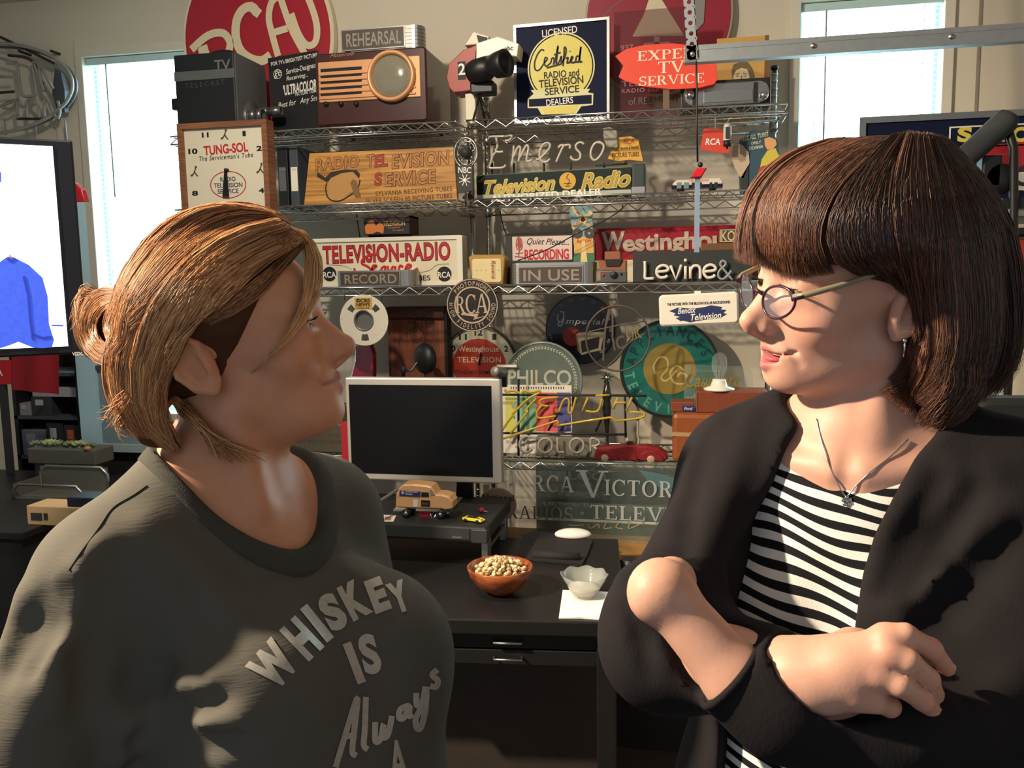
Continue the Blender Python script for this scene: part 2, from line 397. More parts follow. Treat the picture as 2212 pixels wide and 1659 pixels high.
# ================================================================== wire shelving
SF, SB = 2.94, 3.30
DECK = [2.092, 1.825, 1.527, .905, .30]
def wire_unit(x0, x1, label, left):
    u = thing('wire_shelving_unit', label, 'shelving', ((x0+x1)/2, (SF+SB)/2, 0))
    for z in DECK:
        s = MB(); r = .0022
        n = int((x1-x0)/.026)
        for k in range(n+1):
            x = x0+(x1-x0)*k/n; s.tube([(x, SF, z-r), (x, SB, z-r)], .0016, 5, caps=False)
        for y in (SF+.09, SF+.18, SF+.27): s.tube([(x0, y, z-.006), (x1, y, z-.006)], .003, 6)
        sh = s.build('shelf', M_chrome, u)
        t = MB()
        for (y, xa, xb) in ((SF, x0, x1), (SB, x0, x1)):
            t.tube([(xa, y, z), (xb, y, z)], .0034, 6); t.tube([(xa, y, z-.029), (xb, y, z-.029)], .0034, 6)
            m = int((xb-xa)/.036); m += m % 2
            pts = [(xa+(xb-xa)*k/m, y, z-(.002 if k % 2 else .027)) for k in range(m+1)]
            t.tube(pts, .0024, 5)
        for x in (x0, x1):
            t.tube([(x, SF, z), (x, SB, z)], .0034, 6); t.tube([(x, SF, z-.029), (x, SB, z-.029)], .0034, 6)
        t.build('truss_edge', M_chrome, sh)
    for (x, y) in ((x0+.018 if left else x0-.006, SB-.014), (x1-.033 if left else x1-.012, SB-.014)):
        p = MB(); top = 2.28
        prof = [(0, 0), (.0125, 0), (.0125, .02)]
        p.cyl((x, y, 0), (x, y, top), .0115, 14)
        z = .1
        while z < top-.02: p.lathe([(.0112, z-.0015), (.0124, z-.0008), (.0124, z+.0008), (.0112, z+.0015)], (x, y, 0), 'Z', 12); z += .0254
        po = p.build('post', M_chrome, u)
        MB().lathe([(0, top+.008), (.0105, top+.007), (.0132, top+.003), (.0132, top-.004)], (x, y, 0)).build('post_cap', M_black, po)
        for zd in DECK: MB().lathe([(.0125, zd-.034), (.0165, zd-.034), (.0145, zd+.004), (.0125, zd+.004)], (x, y, 0), 'Z', 14).build('sleeve', M_steel, po)
    return u
UL = wire_unit(-1.885, -.795, 'chrome wire shelving unit on the left, behind the woman with the bun', True)
UR = wire_unit(-.757, .303, 'chrome wire shelving unit on the right, next to the right window', False)
# ================================================================== helpers for signs
def ribbon(mb, pts, w, Y, depth=.0008):
    pts = [Vector(p) for p in pts]; n = len(pts); vs = []; fs = []
    for i, p in enumerate(pts):
        t = pts[min(i+1, n-1)]-pts[max(i-1, 0)]; t = t.normalized() if t.length > 1e-9 else Vector((1, 0))
        nn = Vector((-t.y, t.x))*(w/2); vs += [(p.x+nn.x, Y-depth, p.y+nn.y), (p.x-nn.x, Y-depth, p.y-nn.y)]
    fs = [(2*i, 2*i+1, 2*i+3, 2*i+2) for i in range(n-1)]
    return mb.add(vs, fs)
def strokes_px(mb, strokes, Y, wpx, n=5, depth=.0008):
    for si, st in enumerate(strokes):
        pts = [Vector(P2(x, y, Y)) for x, y in st]; depth += .00012
        w = wpx*Y/FPX*1.02
        if len(pts) > 2: pts = [Vector((p.x, p.y)) for p in smooth_path([Vector((p.x, p.y, 0)) for p in pts], n)]
        ribbon(mb, pts, w, Y, depth)
    return mb
def arcpoly(cx, cy, rx, ry, t0, t1, a0, a1, n=14):
    """crescent between an ellipse and a narrower one; t0/t1 = thickness at sides / top"""
    o = [(cx+rx*math.cos(a0+(a1-a0)*i/n), cy+ry*math.sin(a0+(a1-a0)*i/n)) for i in range(n+1)]
    i_ = [(cx+(rx-t0)*math.cos(a0+(a1-a0)*i/n), cy+(ry-t1)*math.sin(a0+(a1-a0)*i/n)) for i in range(n+1)]
    return [[o[k], o[k+1], i_[k+1], i_[k]] for k in range(n)]
def _rc(x0, y0, x1, y1): return [[(x0, y0), (x1, y0), (x1, y1), (x0, y1)]]
def _stem(x, w=.17, s=.09, h=1.0, y=0): return _rc(x, y, x+w, y+h)+_rc(x-s, y, x+w+s, y+.06)+_rc(x-s, y+h-.06, x+w+s, y+h)
def serif_glyph(c):
    T, t = .17, .07
    if c == 'I': return _stem(.1), .37
    if c == 'T': return _stem(.32)+_rc(.02, .93, .80, 1)+_rc(.02, .78, .08, 1)+_rc(.74, .78, .80, 1), .82
    if c == 'L': return _stem(.1)+_rc(.1, 0, .70, .07)+_rc(.63, 0, .70, .26), .72
    if c == 'E': return _stem(.1)+_rc(.1, 0, .72, .07)+_rc(.65, 0, .72, .24)+_rc(.1, .93, .70, 1)+_rc(.63, .78, .70, 1)+_rc(.2, .48, .52, .55)+_rc(.46, .38, .52, .65), .76
    if c == 'H': return _stem(.1)+_stem(.62)+_rc(.2, .47, .7, .54), .9
    if c == 'P': return _stem(.1)+arcpoly(.40, .74, .32, .26, .16, .07, -PI/2, PI/2)+_rc(.2, .93, .42, 1)+_rc(.2, .48, .42, .55), .76
    if c == 'R': return _stem(.1)+arcpoly(.40, .74, .32, .26, .16, .07, -PI/2, PI/2)+_rc(.2, .93, .42, 1)+_rc(.2, .48, .42, .55)+[[(.36, .5), (.54, .5), (.86, 0), (.64, 0)]]+_rc(.6, 0, .92, .06), .90
    if c == 'D': return _stem(.1)+arcpoly(.36, .5, .48, .5, .17, .07, -PI/2, PI/2)+_rc(.2, .93, .38, 1)+_rc(.2, 0, .38, .07), .9
    if c == 'O': return arcpoly(.5, .5, .47, .53, .17, .07, 0, 2*PI, 24), 1.0
    if c == 'C': return arcpoly(.5, .5, .47, .53, .17, .07, .75, 2*PI-.75, 22)+_rc(.78, .70, .84, 1.0), .9
    if c == 'S': return arcpoly(.38, .74, .30, .28, .13, .08, .5, 1.5*PI)+arcpoly(.38, .27, .34, .28, .14, .08, -PI/2, PI*.55)[:]+arcpoly(.38, .27, .34, .28, .12, .08, -PI*.95, -PI/2)+_rc(.62, .74, .68, 1)+_rc(.04, 0, .10, .28)+[[(.10, .60), (.22, .46), (.60, .44), (.40, .56)]], .76
    if c == 'V': return [[(.04, 1), (.24, 1), (.56, 0), (.46, 0)], [(.46, 0), (.55, 0), (.88, 1), (.79, 1)]]+_rc(-.04, .94, .34, 1)+_rc(.68, .94, 1.0, 1), .98
    if c == 'A': return [[(.40, 1), (.50, 1), (.14, 0), (.06, 0)], [(.42, 1), (.54, 1), (.90, 0), (.70, 0)]]+_rc(-.04, 0, .26, .06)+_rc(.60, 0, 1.0, .06)+_rc(.24, .30, .68, .37), .98
    if c == 'X': return [[(.06, 1), (.28, 1), (.88, 0), (.66, 0)], [(.06, 0), (.15, 0), (.84, 1), (.75, 1)]]+_rc(-.02, .94, .36, 1)+_rc(.62, .94, .94, 1)+_rc(-.02, 0, .28, .06)+_rc(.56, 0, .96, .06), .95
    return [], .45
def serif_text(mb, txt, x0, x1, z0, z1, Y, depth=.0008, big=None, gap=.10, rot=0.0):
    """big: dict index -> (scale, drop) for taller initials"""
    tot = 0; gl = []
    for i, c in enumerate(txt):
        g, w = serif_glyph(c); s, dr = (big or {}).get(i, (1, 0)); gl.append((g, tot, s, dr)); tot += (w+gap)*s
    k = (x1-x0)/(tot-gap); h = z1-z0; cx, cz = (x0+x1)/2, (z0+z1)/2; ca, sa = math.cos(rot), math.sin(rot)
    for g, o, s, dr in gl:
        for pi, poly in enumerate(g):
            vs = []
            for (x, y) in poly:
                u = x0+(o+x*s)*k-cx; v = z0+(y*s-dr)*h-cz
                vs.append((cx+u*ca-v*sa, Y-depth-pi*.00003, cz+u*sa+v*ca))
            mb.add(vs, [tuple(range(len(vs)))])
    return mb
def pserif(parent, m, txt, px0, px1, py0, py1, Y, big=None, gap=.10, rot=0.0, depth=.0008):
    x0, x1, z0, z1 = prect(px0, px1, py0, py1, Y)
    return serif_text(MB(), txt, x0, x1, z0, z1, Y, depth, big, gap, rot).build('lettering', m, parent)
def base_of(x0, x1, Y, z): return ((x0+x1)/2, Y, z)
S1, S2, S3, S4 = [d_+.004 for d_ in DECK[:4]]
M_poster_red = mat('poster_red', 'a81f30', .5, var=.05)

# ================================================================== wall: round red letters sign (left) and round red bell sign (right)
Y = WALL-.045
c = at(555, 82, Y); rx = (Xat(717, 82, Y)-Xat(390, 82, Y))/2; rz = rx*1.10
s = thing('round_wall_sign', 'large round red wall sign with slanted cream letters RCA', 'sign', (c.x, Y, c.z-rz))
MB().prism(circ(c.x, c.z, rx, rz, 64), Y, WALL-.01, .003).build('disc', M_cream, s)
MB().prism(circ(c.x, c.z, rx*.955, rz*.955, 64), Y-.004, Y).build('red_face', M_poster_red, s)
Yl = Y-.004
Ml = mat('cream_letters', 'dccfae', .5, var=.03)
def outline_poly(parent, pts, Yp, m, d=.005, name='letter'): return MB().prism(poly_px(pts, Yp), Yp-d, Yp).build(name, m, parent)
# R
mb = MB()
strokes_px(mb, [[(438, 100), (462, 180), (480, 235)]], Yl, 25, depth=.005)
strokes_px(mb, [[(415, 108), (450, 78), (482, 72), (498, 92), (492, 118), (470, 140), (454, 146)]], Yl, 17, depth=.005)
strokes_px(mb, [[(465, 140), (510, 190)]], Yl, 20, depth=.005)
mb.build('letter_r', Ml, s)
mb = MB(); strokes_px(mb, [[(556, 30), (549, 18), (536, 16), (522, 26), (512, 48), (511, 80), (520, 108), (540, 126), (566, 132), (586, 120)], [(540, 12), (562, 32)]], Yl, 20, depth=.005); mb.build('letter_c', Ml, s)
mb = MB(); strokes_px(mb, [[(606, -10), (588, 6), (582, 40), (590, 78), (602, 122)], [(606, -8), (622, 40), (636, 74), (668, 132)], [(655, -30), (676, 20), (686, 60), (682, 92), (664, 98), (646, 74), (630, 30)], [(590, 72), (622, 62)]], Yl, 15, depth=.005); mb.build('letter_a', Ml, s)

c = at(1421, 35, Y); rx = (Xat(1582, 35, Y)-Xat(1262, 35, Y))/2; rz = rx*1.06
s = thing('round_wall_sign', 'large round crimson wall sign with a cream triangle, partly behind the rail', 'sign', (c.x, Y, c.z-rz))
MB().prism(circ(c.x, c.z, rx, rz, 64), Y, WALL-.01, .003).build('disc', mat('edge_cream', 'b9ab92', .6), s)
MB().prism(circ(c.x, c.z, rx*.97, rz*.97, 64), Y-.004, Y).build('red_face', mat('crimson_face', '96172f', .5, var=.06), s)
outline_poly(s, [(1411, -30), (1478, 78), (1366, 80), (1392, 30)], Yl, Ml, name='triangle')
outline_poly(s, [(1413, 78), (1425, 78), (1424, 102), (1414, 102)], Yl, Ml, name='stem')
outline_poly(s, [(1391, 93), (1447, 90), (1446, 112), (1390, 112)], Yl, Ml, name='foot')
outline_poly(s, [(1505, -30), (1524, -10), (1520, 50), (1500, 72), (1494, 30)], Yl, mat('grey_emblem', '8b8a86', .6), name='crest')
mb = MB(); strokes_px(mb, [[(1305, 35), (1330, 10), (1360, -8)], [(1388, 35), (1398, 90)]], Yl, 3, depth=.001); mb.build('crack_line', mat('dull_lines', '7a5f5a', .6), s)

# ================================================================== black television camera with lens turret
Y = 2.99
x0, x1, z0, z1 = prect(378, 508, 114, 258, Y); z0 = S1
D = .24
s = thing('television_camera', 'black boxy television camera lettered TV with twin lens barrels', 'camera', base_of(x0, x1, Y+.1, z0))
MB().box((x0, Y, z0), (x1, Y+D, z1)).build('body', mat('camera_black', '14171c', .5, bump=.25, scale=150), s, bevel=.006)
MB().box((x1-.001, Y+.004, z0+.006), (x1+.004, Y+D-.004, z1-.006)).build('front_plate', mat('camera_front_grey', '55575a', .5), s)
x_, xx, za, zb = prect(376, 503, 152, 172, Y)
MB().box((x0, Y-.002, za), (x1, Y, zb)).build('name_band', M_steel, s)
ptext(s, mat('silver_letters', '9a9c9e', .3, .6), 'TV', 463, 498, 129, 151, Y-.0005, bold=.01, space=.9)
ptext(s, mat('dim_silver', '5c5f63', .4, .5), 'TELECAST', 400, 485, 176, 187, Y-.0005, bold=0, space=1.5, rot=.04)
hd = MB(); hx = (x0+x1)/2+.02
hd.tube(smooth_path([(hx-.05, Y+.1, z1), (hx-.045, Y+.1, z1+.02), (hx, Y+.1, z1+.028), (hx+.045, Y+.1, z1+.02), (hx+.05, Y+.1, z1)], 5), .007, 8); hd.build('carry_handle', M_black, s)
MB().box((x0-.035, Y+.02, z0+.105), (x0, Y+.09, z0+.15)).build('eyepiece', M_black, s, bevel=.008)
tx = x1+.004; tc_ = Vector((tx, Y+.1, z0+.075))
MB().lathe([(0, tx+.012), (.06, tx+.012), (.062, tx+.006), (.062, tx)], (0, tc_.y, tc_.z), 'X', 28).build('turret', mat('turret_grey', '6a6c6e', .35, .6), s)
M_barrel = mat('lens_barrel', '77797a', .3, .8)
for (dy, dz, L_, r_) in ((.03, .028, .10, .017), (-.03, .004, .055, .024), (.02, -.035, .04, .018)):
    lb = MB(); b0 = tx+.012
    lb.lathe([(r_*.8, b0), (r_, b0+.008), (r_, b0+L_*.4), (r_*.9, b0+L_*.42), (r_*.9, b0+L_*.5), (r_, b0+L_*.52), (r_, b0+L_), (r_*.8, b0+L_), (r_*.75, b0+L_-.012), (0, b0+L_-.012)], (0, tc_.y+dy, tc_.z+dz), 'X', 22)
    lb.build('lens_barrel', M_barrel, s)
MB().box((tx+.005, Y+.06, z0), (tx+.05, Y+.13, z0+.05)).build('lower_bracket', M_black, s)
MB().sphere((tx+.056, Y+.07, z0+.035), .006).build('indicator', M_red, s)

# ================================================================== black picture tube sign
Y = 3.20
pts = [(578, 126), (684, 108), (690, 232), (588, 246)]
s = thing('tube_advert_sign', 'black advertising sign in white script, wedged between camera and old television', 'sign', base_of(*[P2(p[0], p[1], Y)[0] for p in (pts[0], pts[1])], Y, S1))
pl = poly_px(pts, Y); pl[2] = (pl[2][0], S1); pl[3] = (pl[3][0], S1)
MB().prism(pl, Y, Y+.02, .001).build('panel', mat('sign_black', '191a1c', .4), s)
ptext(s, M_wtext, "FOR TV's BRIGHTEST PICTURE", 585, 686, 124, 133, Y, .012, rot=.12)
ptext(s, M_wtext, 'Service-Designed', 617, 684, 142, 157, Y, .005, .35, rot=.15)
ptext(s, M_wtext, 'Receiving...', 618, 666, 161, 173, Y, .005, .35, rot=.12)
ptext(s, M_wtext, "'ULTRACOLOR", 612, 684, 177, 200, Y, .03, .3, rot=.12)
ptext(s, M_wtext, 'PICTURE TUBES', 638, 688, 195, 203, Y, .012, rot=.12)
ptext(s, M_wtext, 'Best for   Any Set', 600, 688, 213, 229, Y, .0, .4, rot=.13)
cc = Vector(P2(600, 160, Y)); MB().ringplate(circ(cc.x, cc.y, .018, n=24), circ(cc.x, cc.y, .0162, n=24), Y-.001, Y-.0002).build('monogram_ring', M_wtext, s)
ptext(s, M_wtext, 'ge', 592, 608, 152, 170, Y, .0, .3)

# ================================================================== old round-screen television
Y = 2.985
x0, x1, z0, z1 = prect(681, 922, 108, 245, Y); z0 = S1+.012
D = .30
M_bake = mat('brown_bakelite', '3d1d1c', .35, var=.15, scale=20, coat=.3)
M_copper = mat('copper_face', 'd39a6c', .38, .25, var=.05)
s = thing('vintage_television', 'brown bakelite television with copper grille and round bulging screen', 'television', base_of(x0, x1, Y+.15, S1))
MB().prism(rrect(x0, z0, x1, z1, .014), Y, Y+D, .006).build('cabinet', M_bake, s)
for (fx, fy) in ((x0+.03, Y+.03), (x1-.03, Y+.03), (x0+.03, Y+D-.03), (x1-.03, Y+D-.03)):
    MB().cyl((fx, fy, S1), (fx, fy, z0+.002), .009, 12).build('foot', M_black, s)
a0, a1, b0, b1 = prect(689, 909, 128, 216, Y)
MB().prism(rrect(a0, b0, a1, b1, .003), Y-.006, Y, .002).build('face_plate', M_copper, s)
for k in range(5):
    yy = 147+k*13.0
    u0, u1, v0, v1 = prect(694, 783, yy, yy+7, Y)
    MB().box((u0, Y-.0068, v0), (u1, Y-.005, v1)).build('grille_slot', M_blackm, s)
    u0, u1, v0, v1 = prect(691, 900, yy+7.2, yy+11.5, Y)
    MB().box((u0, Y-.011, v0), (u1, Y-.006, v1)).build('grille_bar', M_copper, s, bevel=.0015)
cc = Vector(P2(848, 166, Y)); R_ = (Xat(900, 166, Y)-Xat(796, 166, Y))/2
MB().lathe([(R_*.80, Y-.004), (R_*.82, Y-.022), (R_*.88, Y-.028), (R_*.96, Y-.026), (R_, Y-.016), (R_, Y-.004)], (cc.x, 0, cc.y), 'Y', 40).build('screen_bezel', M_copper, s)
prof = [(R_*.83*math.sin(t), Y-.008-.020*math.cos(t)) for t in [i*PI/2/8 for i in range(9)]]
MB().lathe(prof, (cc.x, 0, cc.y), 'Y', 36).build('screen', mat('crt_glass', '7d7a6a', .12, coat=.6, var=.05), s)
for px in (706, 738, 771):
    p = Vector(P2(px, 225, Y)); MB().lathe([(0, Y-.014), (.0075, Y-.013), (.009, Y)], (p.x, 0, p.y), 'Y', 16).build('knob', M_black, s)
ptext(s, mat('gilt_script', 'a07a5a', .4), 'Motorola', 712, 765, 114, 122, Y-.0002, 0, .5, rot=.05)

# ================================================================== REHEARSAL lamp
def studio_light(txt, px0, px1, py0, py1, tx0, tx1, ty0, ty1, Y, zb, label, endw=34, left=True):
    x0, x1, z0, z1 = prect(px0, px1, py0, py1, Y); z0 = zb
    s = thing('studio_sign_light', label, 'sign light', base_of(x0, x1, Y+.03, z0))
    ew = (Xat(px1, py0, Y)-Xat(px1-endw, py0, Y)); d = .075; n = 8; H = z1-z0; out = MB()
    # ribbed rounded body: stack of bands with rounded ends
    nb = 7
    for k in range(nb):
        for (a, b, g) in ((0, .86, 0), (.86, 1, .0022)):
            za, zc = z0+H*(k+a)/nb, z0+H*(k+b)/nb
            r = d/2-g; o = []
            for i in range(13): t = -PI/2+PI*i/12; o.append((x1-d/2+r*math.cos(t)*1.0, Y+d/2+r*math.sin(t)))
            for i in range(13): t = PI/2+PI*i/12; o.append((x0+d/2+r*math.cos(t)*1.0, Y+d/2+r*math.sin(t)))
            m = len(o); vs = [(p[0], p[1], za) for p in o]+[(p[0], p[1], zc) for p in o]
            fs = [(i, (i+1) % m, m+(i+1) % m, m+i) for i in range(m)]+[tuple(range(m))[::-1], tuple(range(m, 2*m))]
            out.add(vs, fs)
    out.build('ribbed_housing', M_steel, s)
    a0, a1, b0, b1 = prect(tx0, tx1, ty0, ty1, Y); b0 = max(b0, z0+.004)
    MB().box((a0-.004, Y-.004, b0-.004), (a1+.004, Y+.004, b1+.004)).build('window_frame', M_steel, s)
    MB().box((a0, Y-.0055, b0), (a1, Y-.003, b1)).build('lens', mat('studio_lens', '4b4039', .45), s)
    w_ = a1-a0; hh = b1-b0
    text_box(MB(), txt, a0+w_*.07, a1-w_*.04, b0+hh*.12, b1-hh*.16, Y-.0055, .012, 0, 1.02).build('lettering', mat('studio_letters', '8e877c', .5), s)
    return s
studio_light('REHEARSAL', 737, 912, 58, 106, 740, 873, 63, 104, 3.03, z1+.0005, 'ribbed aluminium light box reading REHEARSAL on top of the old television')

# ================================================================== toy studio camera, red sides numbered 2
Y = 3.0
s = thing('toy_studio_camera', 'toy studio camera with red side numbered 2 and black lens', 'toy camera', base_of(Xat(965, 180, Y), Xat(1115, 180, Y), Y, S1))
red = poly_px([(964, 168), (969, 138), (1000, 108), (1030, 97), (1020, 195), (980, 200), (970, 190)], Y)
MB().prism(red, Y, Y+.10, .003).build('red_housing', mat('toy_red', '9c3a2c', .45), s)
MB().box((*[prect(989, 1006, 133, 172, Y)[0]], Y-.0012, prect(989, 1006, 133, 172, Y)[2]), (prect(989, 1006, 133, 172, Y)[1], Y, prect(989, 1006, 133, 172, Y)[3])).build('number_plate', M_ktext, s)
ptext(s, M_wtext, '2', 990, 1005, 137, 162, Y-.0012, .02)
MB().prism(poly_px([(1030, 95), (1076, 80), (1122, 96), (1118, 124), (1075, 116), (1030, 130)], Y), Y-.01, Y+.09, .003).build('white_hood', M_white, s)
MB().prism(poly_px([(1004, 98), (1022, 68), (1056, 78), (1054, 90), (1028, 96)], Y+.02), Y+.02, Y+.09, .003).build('viewfinder', M_cream, s)
MB().prism(poly_px([(1030, 76), (1053, 82), (1050, 90), (1034, 92)], Y+.02), Y+.015, Y+.02).build('viewfinder_screen', M_dark, s)
ptext(s, M_ktext, 'abc', 1090, 1108, 99, 109, Y-.0105, .02)
p = at(1022, 160, Y); q = at(1090, 148, Y-.03)
MB().lathe([(0, 0), (.036, 0), (.04, .02), (.04, .07), (.032, .075), (.032, .10), (.042, .11), (.046, .15), (.04, .155), (.034, .14), (0, .13)], (0, 0, 0), 'X', 26).xf(Matrix.Translation(p+Vector((0, -.02, .0))) @ Matrix.Rotation(-.45, 4, 'Z') @ Matrix.Rotation(-.06, 4, 'Y')).build('zoom_lens', M_black, s)
MB().box((Xat(1018, 200, Y), Y-.02, Zat(1018, 205, Y)), (Xat(1068, 200, Y), Y+.05, Zat(1018, 178, Y))).build('pan_head', M_black, s, bevel=.006)
MB().box((Xat(1002, 220, Y), Y+.02, S1), (Xat(1024, 220, Y), Y+.06, Zat(1002, 198, Y))).build('pedestal', M_cream, s, bevel=.002)
mb = MB()
hub = Vector((Xat(1036, 205, Y), Y, Zat(1036, 205, Y)))
for tx_, ty_ in ((1024, Y-.02), (1062, Y-.02), (1040, Y+.06)): MB().tube([hub, (Xat(tx_, 240, Y), ty_, S1)], .004, 8).build('tripod_leg', M_black, s)

# ================================================================== framed certified dealers sign
Y = 3.075
x0, x1, z0, z1 = prect(1112, 1317, 43, 248, Y); z0 = S1
s = thing('framed_dealer_sign', 'framed navy sign with yellow disc reading Certified Radio and Television Service', 'sign', base_of(x0, x1, Y, z0))
pts = [(1110, 56), (1317, 37), (1317, 243), (1112, 250)]
o = poly_px(pts, Y); o = [(o[0][0], o[0][1]), (o[1][0], o[1][1]), (o[2][0], z0), (o[3][0], z0)]
cxy = (sum(p[0] for p in o)/4, sum(p[1] for p in o)/4); i_ = [(cxy[0]+(p[0]-cxy[0])*.945, cxy[1]+(p[1]-cxy[1])*.945) for p in o]
MB().ringplate(o, i_, Y-.008, Y+.018).build('frame', M_steel, s)
MB().prism(o, Y, Y+.016).build('panel', M_navy, s)
cc = Vector(P2(1212, 146, Y)); R_ = (Xat(1284, 146, Y)-Xat(1139, 146, Y))/2
mb = MB(); mb.ringplate(circ(cc.x, cc.y, R_), circ(cc.x, cc.y, R_*.96), Y-.002, Y-.0002); mb.build('disc_outline', mat('pale_yellow', 'd8d39a', .5), s)
MB().prism(circ(cc.x, cc.y, R_*.925), Y-.002, Y-.0003).build('disc', M_yellow, s)
rb = poly_px([(1143, 213), (1279, 203), (1279, 226), (1252, 229), (1256, 232), (1142, 234)], Y)
MB().prism(poly_px([(1140, 234), (1140, 214), (1153, 203), (1147, 195), (1275, 192), (1270, 200), (1282, 202), (1281, 227), (1256, 230), (1245, 246), (1170, 248), (1162, 234)], Y), Y-.0026, Y-.002).build('ribbon_border', mat('pale_yellow', 'd8d39a', .5), s)
MB().prism(poly_px([(1143, 231), (1143, 215), (1278, 205), (1278, 224)], Y), Y-.0034, Y-.0026).build('ribbon', M_navy, s)
MB().prism(poly_px([(1170, 233), (1248, 228), (1240, 245), (1177, 247)], Y), Y-.0034, Y-.0026).build('ribbon_tail', M_yellow, s)
ptext(s, M_wtext, 'LICENSED', 1171, 1247, 60, 76, Y-.0005, .012, rot=.06)
ptext(s, M_ktext, 'RADIO and', 1175, 1251, 152, 167, Y-.0025, .018, rot=.03)
ptext(s, M_ktext, 'TELEVISION', 1164, 1260, 168, 185, Y-.0025, .018, rot=.05)
ptext(s, M_ktext, 'SERVICE', 1177, 1251, 187, 203, Y-.0025, .018, rot=.04)
ptext(s, M_wtext, 'DEALERS', 1180, 1238, 212, 226, Y-.0036, .015, rot=.05)
C3 = 3.456
def C_(l): return [(1100+x/C3, y/C3) for x, y in l]
mb = MB(); strokes_px(mb, [C_([(262, 380), (240, 372), (210, 410), (190, 470), (195, 520), (225, 522), (262, 470)]), C_([(262, 470), (285, 440), (270, 430), (262, 465), (275, 495), (310, 470)]), C_([(310, 470), (320, 435), (335, 440), (330, 485)]), C_([(330, 485), (345, 440), (365, 340), (355, 440), (352, 480), (375, 460)]), C_([(335, 410), (385, 392)]), C_([(375, 460), (390, 420), (388, 475)]), C_([(388, 475), (415, 430), (425, 370), (412, 355), (408, 420), (402, 495)]), C_([(425, 440), (440, 430), (432, 472), (455, 460)]), C_([(455, 460), (475, 430), (465, 425), (460, 460), (480, 470), (500, 450)]), C_([(525, 425), (505, 420), (498, 455), (520, 455), (535, 350), (525, 440), (540, 465)]), C_([(280, 508), (390, 478)]), C_([(435, 468), (545, 462)]), C_([(452, 385), (456, 380)])], Y-.002, 3.2); mb.build('script_lettering', M_ktext, s)

# ================================================================== smoked acrylic sign
Y = 3.14
x0, x1, z0, z1 = prect(1326, 1490, 20, 240, Y); z0 = S1
s = thing('acrylic_service_sign', 'smoky see-through acrylic sign behind the orange sign', 'sign', base_of(x0, x1, Y, z0))
mm = mat('smoked_acrylic', '6a3a40', .08, alpha=.42, var=.05)
MB().box((x0, Y, z0), (x1, Y+.006, z1)).build('panel', mm, s)
dull = mat('dull_red_letters', '94656a', .5)
ptext(s, dull, '1937', 1334, 1368, 97, 110, Y, .01)
ptext(s, dull, 'TELEVISION', 1344, 1470, 172, 184, Y, .01, space=1.2)
ptext(s, dull, 'RADIO SERVICE', 1343, 1462, 189, 198, Y, .015, space=1.2)
ptext(s, mat('grey_letters', '57564f', .5), 'of RELIABILITY', 1358, 1480, 208, 224, Y, .005)
M = None
# ================================================================== orange EXPERT TV SERVICE sign
Y = 2.968
mo = mat('orange_red_card', 'e0452f', .55, var=.04)
op = [(1329, 121), (1352, 106), (1390, 97), (1450, 93), (1500, 98), (1540, 118), (1548, 140), (1550, 172), (1542, 182), (1510, 190), (1450, 193), (1390, 187), (1350, 175), (1336, 166), (1346, 142)]
s = thing('expert_service_sign', 'orange-red surfboard-shaped sign reading EXPERT TV SERVICE', 'sign', base_of(Xat(1329, 140, Y), Xat(1550, 140, Y), Y, S1))
MB().prism(poly_px(op, Y), Y, Y+.006, .001).build('card', mo, s)
pserif(s, mat('cream_print', 'ead9bf', .55), 'EXPERT', 1377, 1527, 106, 127, Y, gap=.05)
pserif(s, mat('cream_print', 'ead9bf', .55), 'TV', 1421, 1480, 132, 157, Y, gap=.02)
pserif(s, mat('cream_print', 'ead9bf', .55), 'SERVICE', 1379, 1522, 162, 182, Y, gap=.05)
MB().box((Xat(1432, 200, Y), Y+.006, S1), (Xat(1446, 200, Y), Y+.012, Zat(1440, 140, Y))).build('easel', mat('easel_card', '6d5a46', .7), s)

# ================================================================== portrait poster and chrome radio
Y = 3.24
x0, x1, z0, z1 = prect(1548, 1660, 80, 230, Y); z0 = S1
s = thing('portrait_poster', 'old yellow poster with the upper half of a curly-haired face', 'poster', base_of(x0, x1, Y, z0))
MB().box((x0, Y, z0), (x1, Y+.012, z1)).build('board', mat('ochre_board', 'c79a52', .6, var=.1), s)
MB().box((x1-.014, Y-.002, z0), (x1, Y, z1)).build('board_edge', mat('brown_edge', '7a5530', .6), s)
face = mat('printed_face', 'd8bf96', .6); hair_ = mat('printed_hair', '6b5a3c', .6, var=.3, scale=120)
MB().prism(poly_px([(1583, 175), (1580, 155), (1584, 140), (1600, 133), (1615, 134), (1625, 148), (1630, 165), (1628, 178)], Y), Y-.0022, Y-.0012).build('printed_hair', hair_, s)
MB().prism(poly_px([(1585, 185), (1584, 165), (1590, 152), (1602, 147), (1614, 150), (1619, 165), (1617, 186), (1600, 195)], Y), Y-.003, Y-.0023).build('printed_face', face, s)
mb = MB(); strokes_px(mb, [[(1588, 161), (1597, 158)], [(1605, 158), (1614, 161)], [(1601, 163), (1602, 172)], [(1590, 165), (1596, 164)], [(1606, 164), (1612, 165)]], Y-.003, 1.5); mb.build('printed_features', hair_, s)
Y = 3.0
x0, x1, z0, z1 = prect(1470, 1666, 170, 235, Y); z0 = S1
s = thing('chrome_radio', 'black radio with rounded chrome front below the poster', 'radio', base_of(x0, x1, Y, z0))
MB().box((x0, Y+.012, z0), (x1, Y+.12, z1)).build('case', M_black, s, bevel=.004)
u0, u1, v0, v1 = prect(1476, 1662, 178, 226, Y); v0 = max(v0, z0+.004)
MB().prism(rrect(u0, v0, u1, v1, (v1-v0)*.48, 10), Y, Y+.012, .004).build('chrome_front', M_chrome, s)
a0, a1, b0, b1 = prect(1520, 1626, 193, 224, Y); b0 = max(b0, v0+.008)
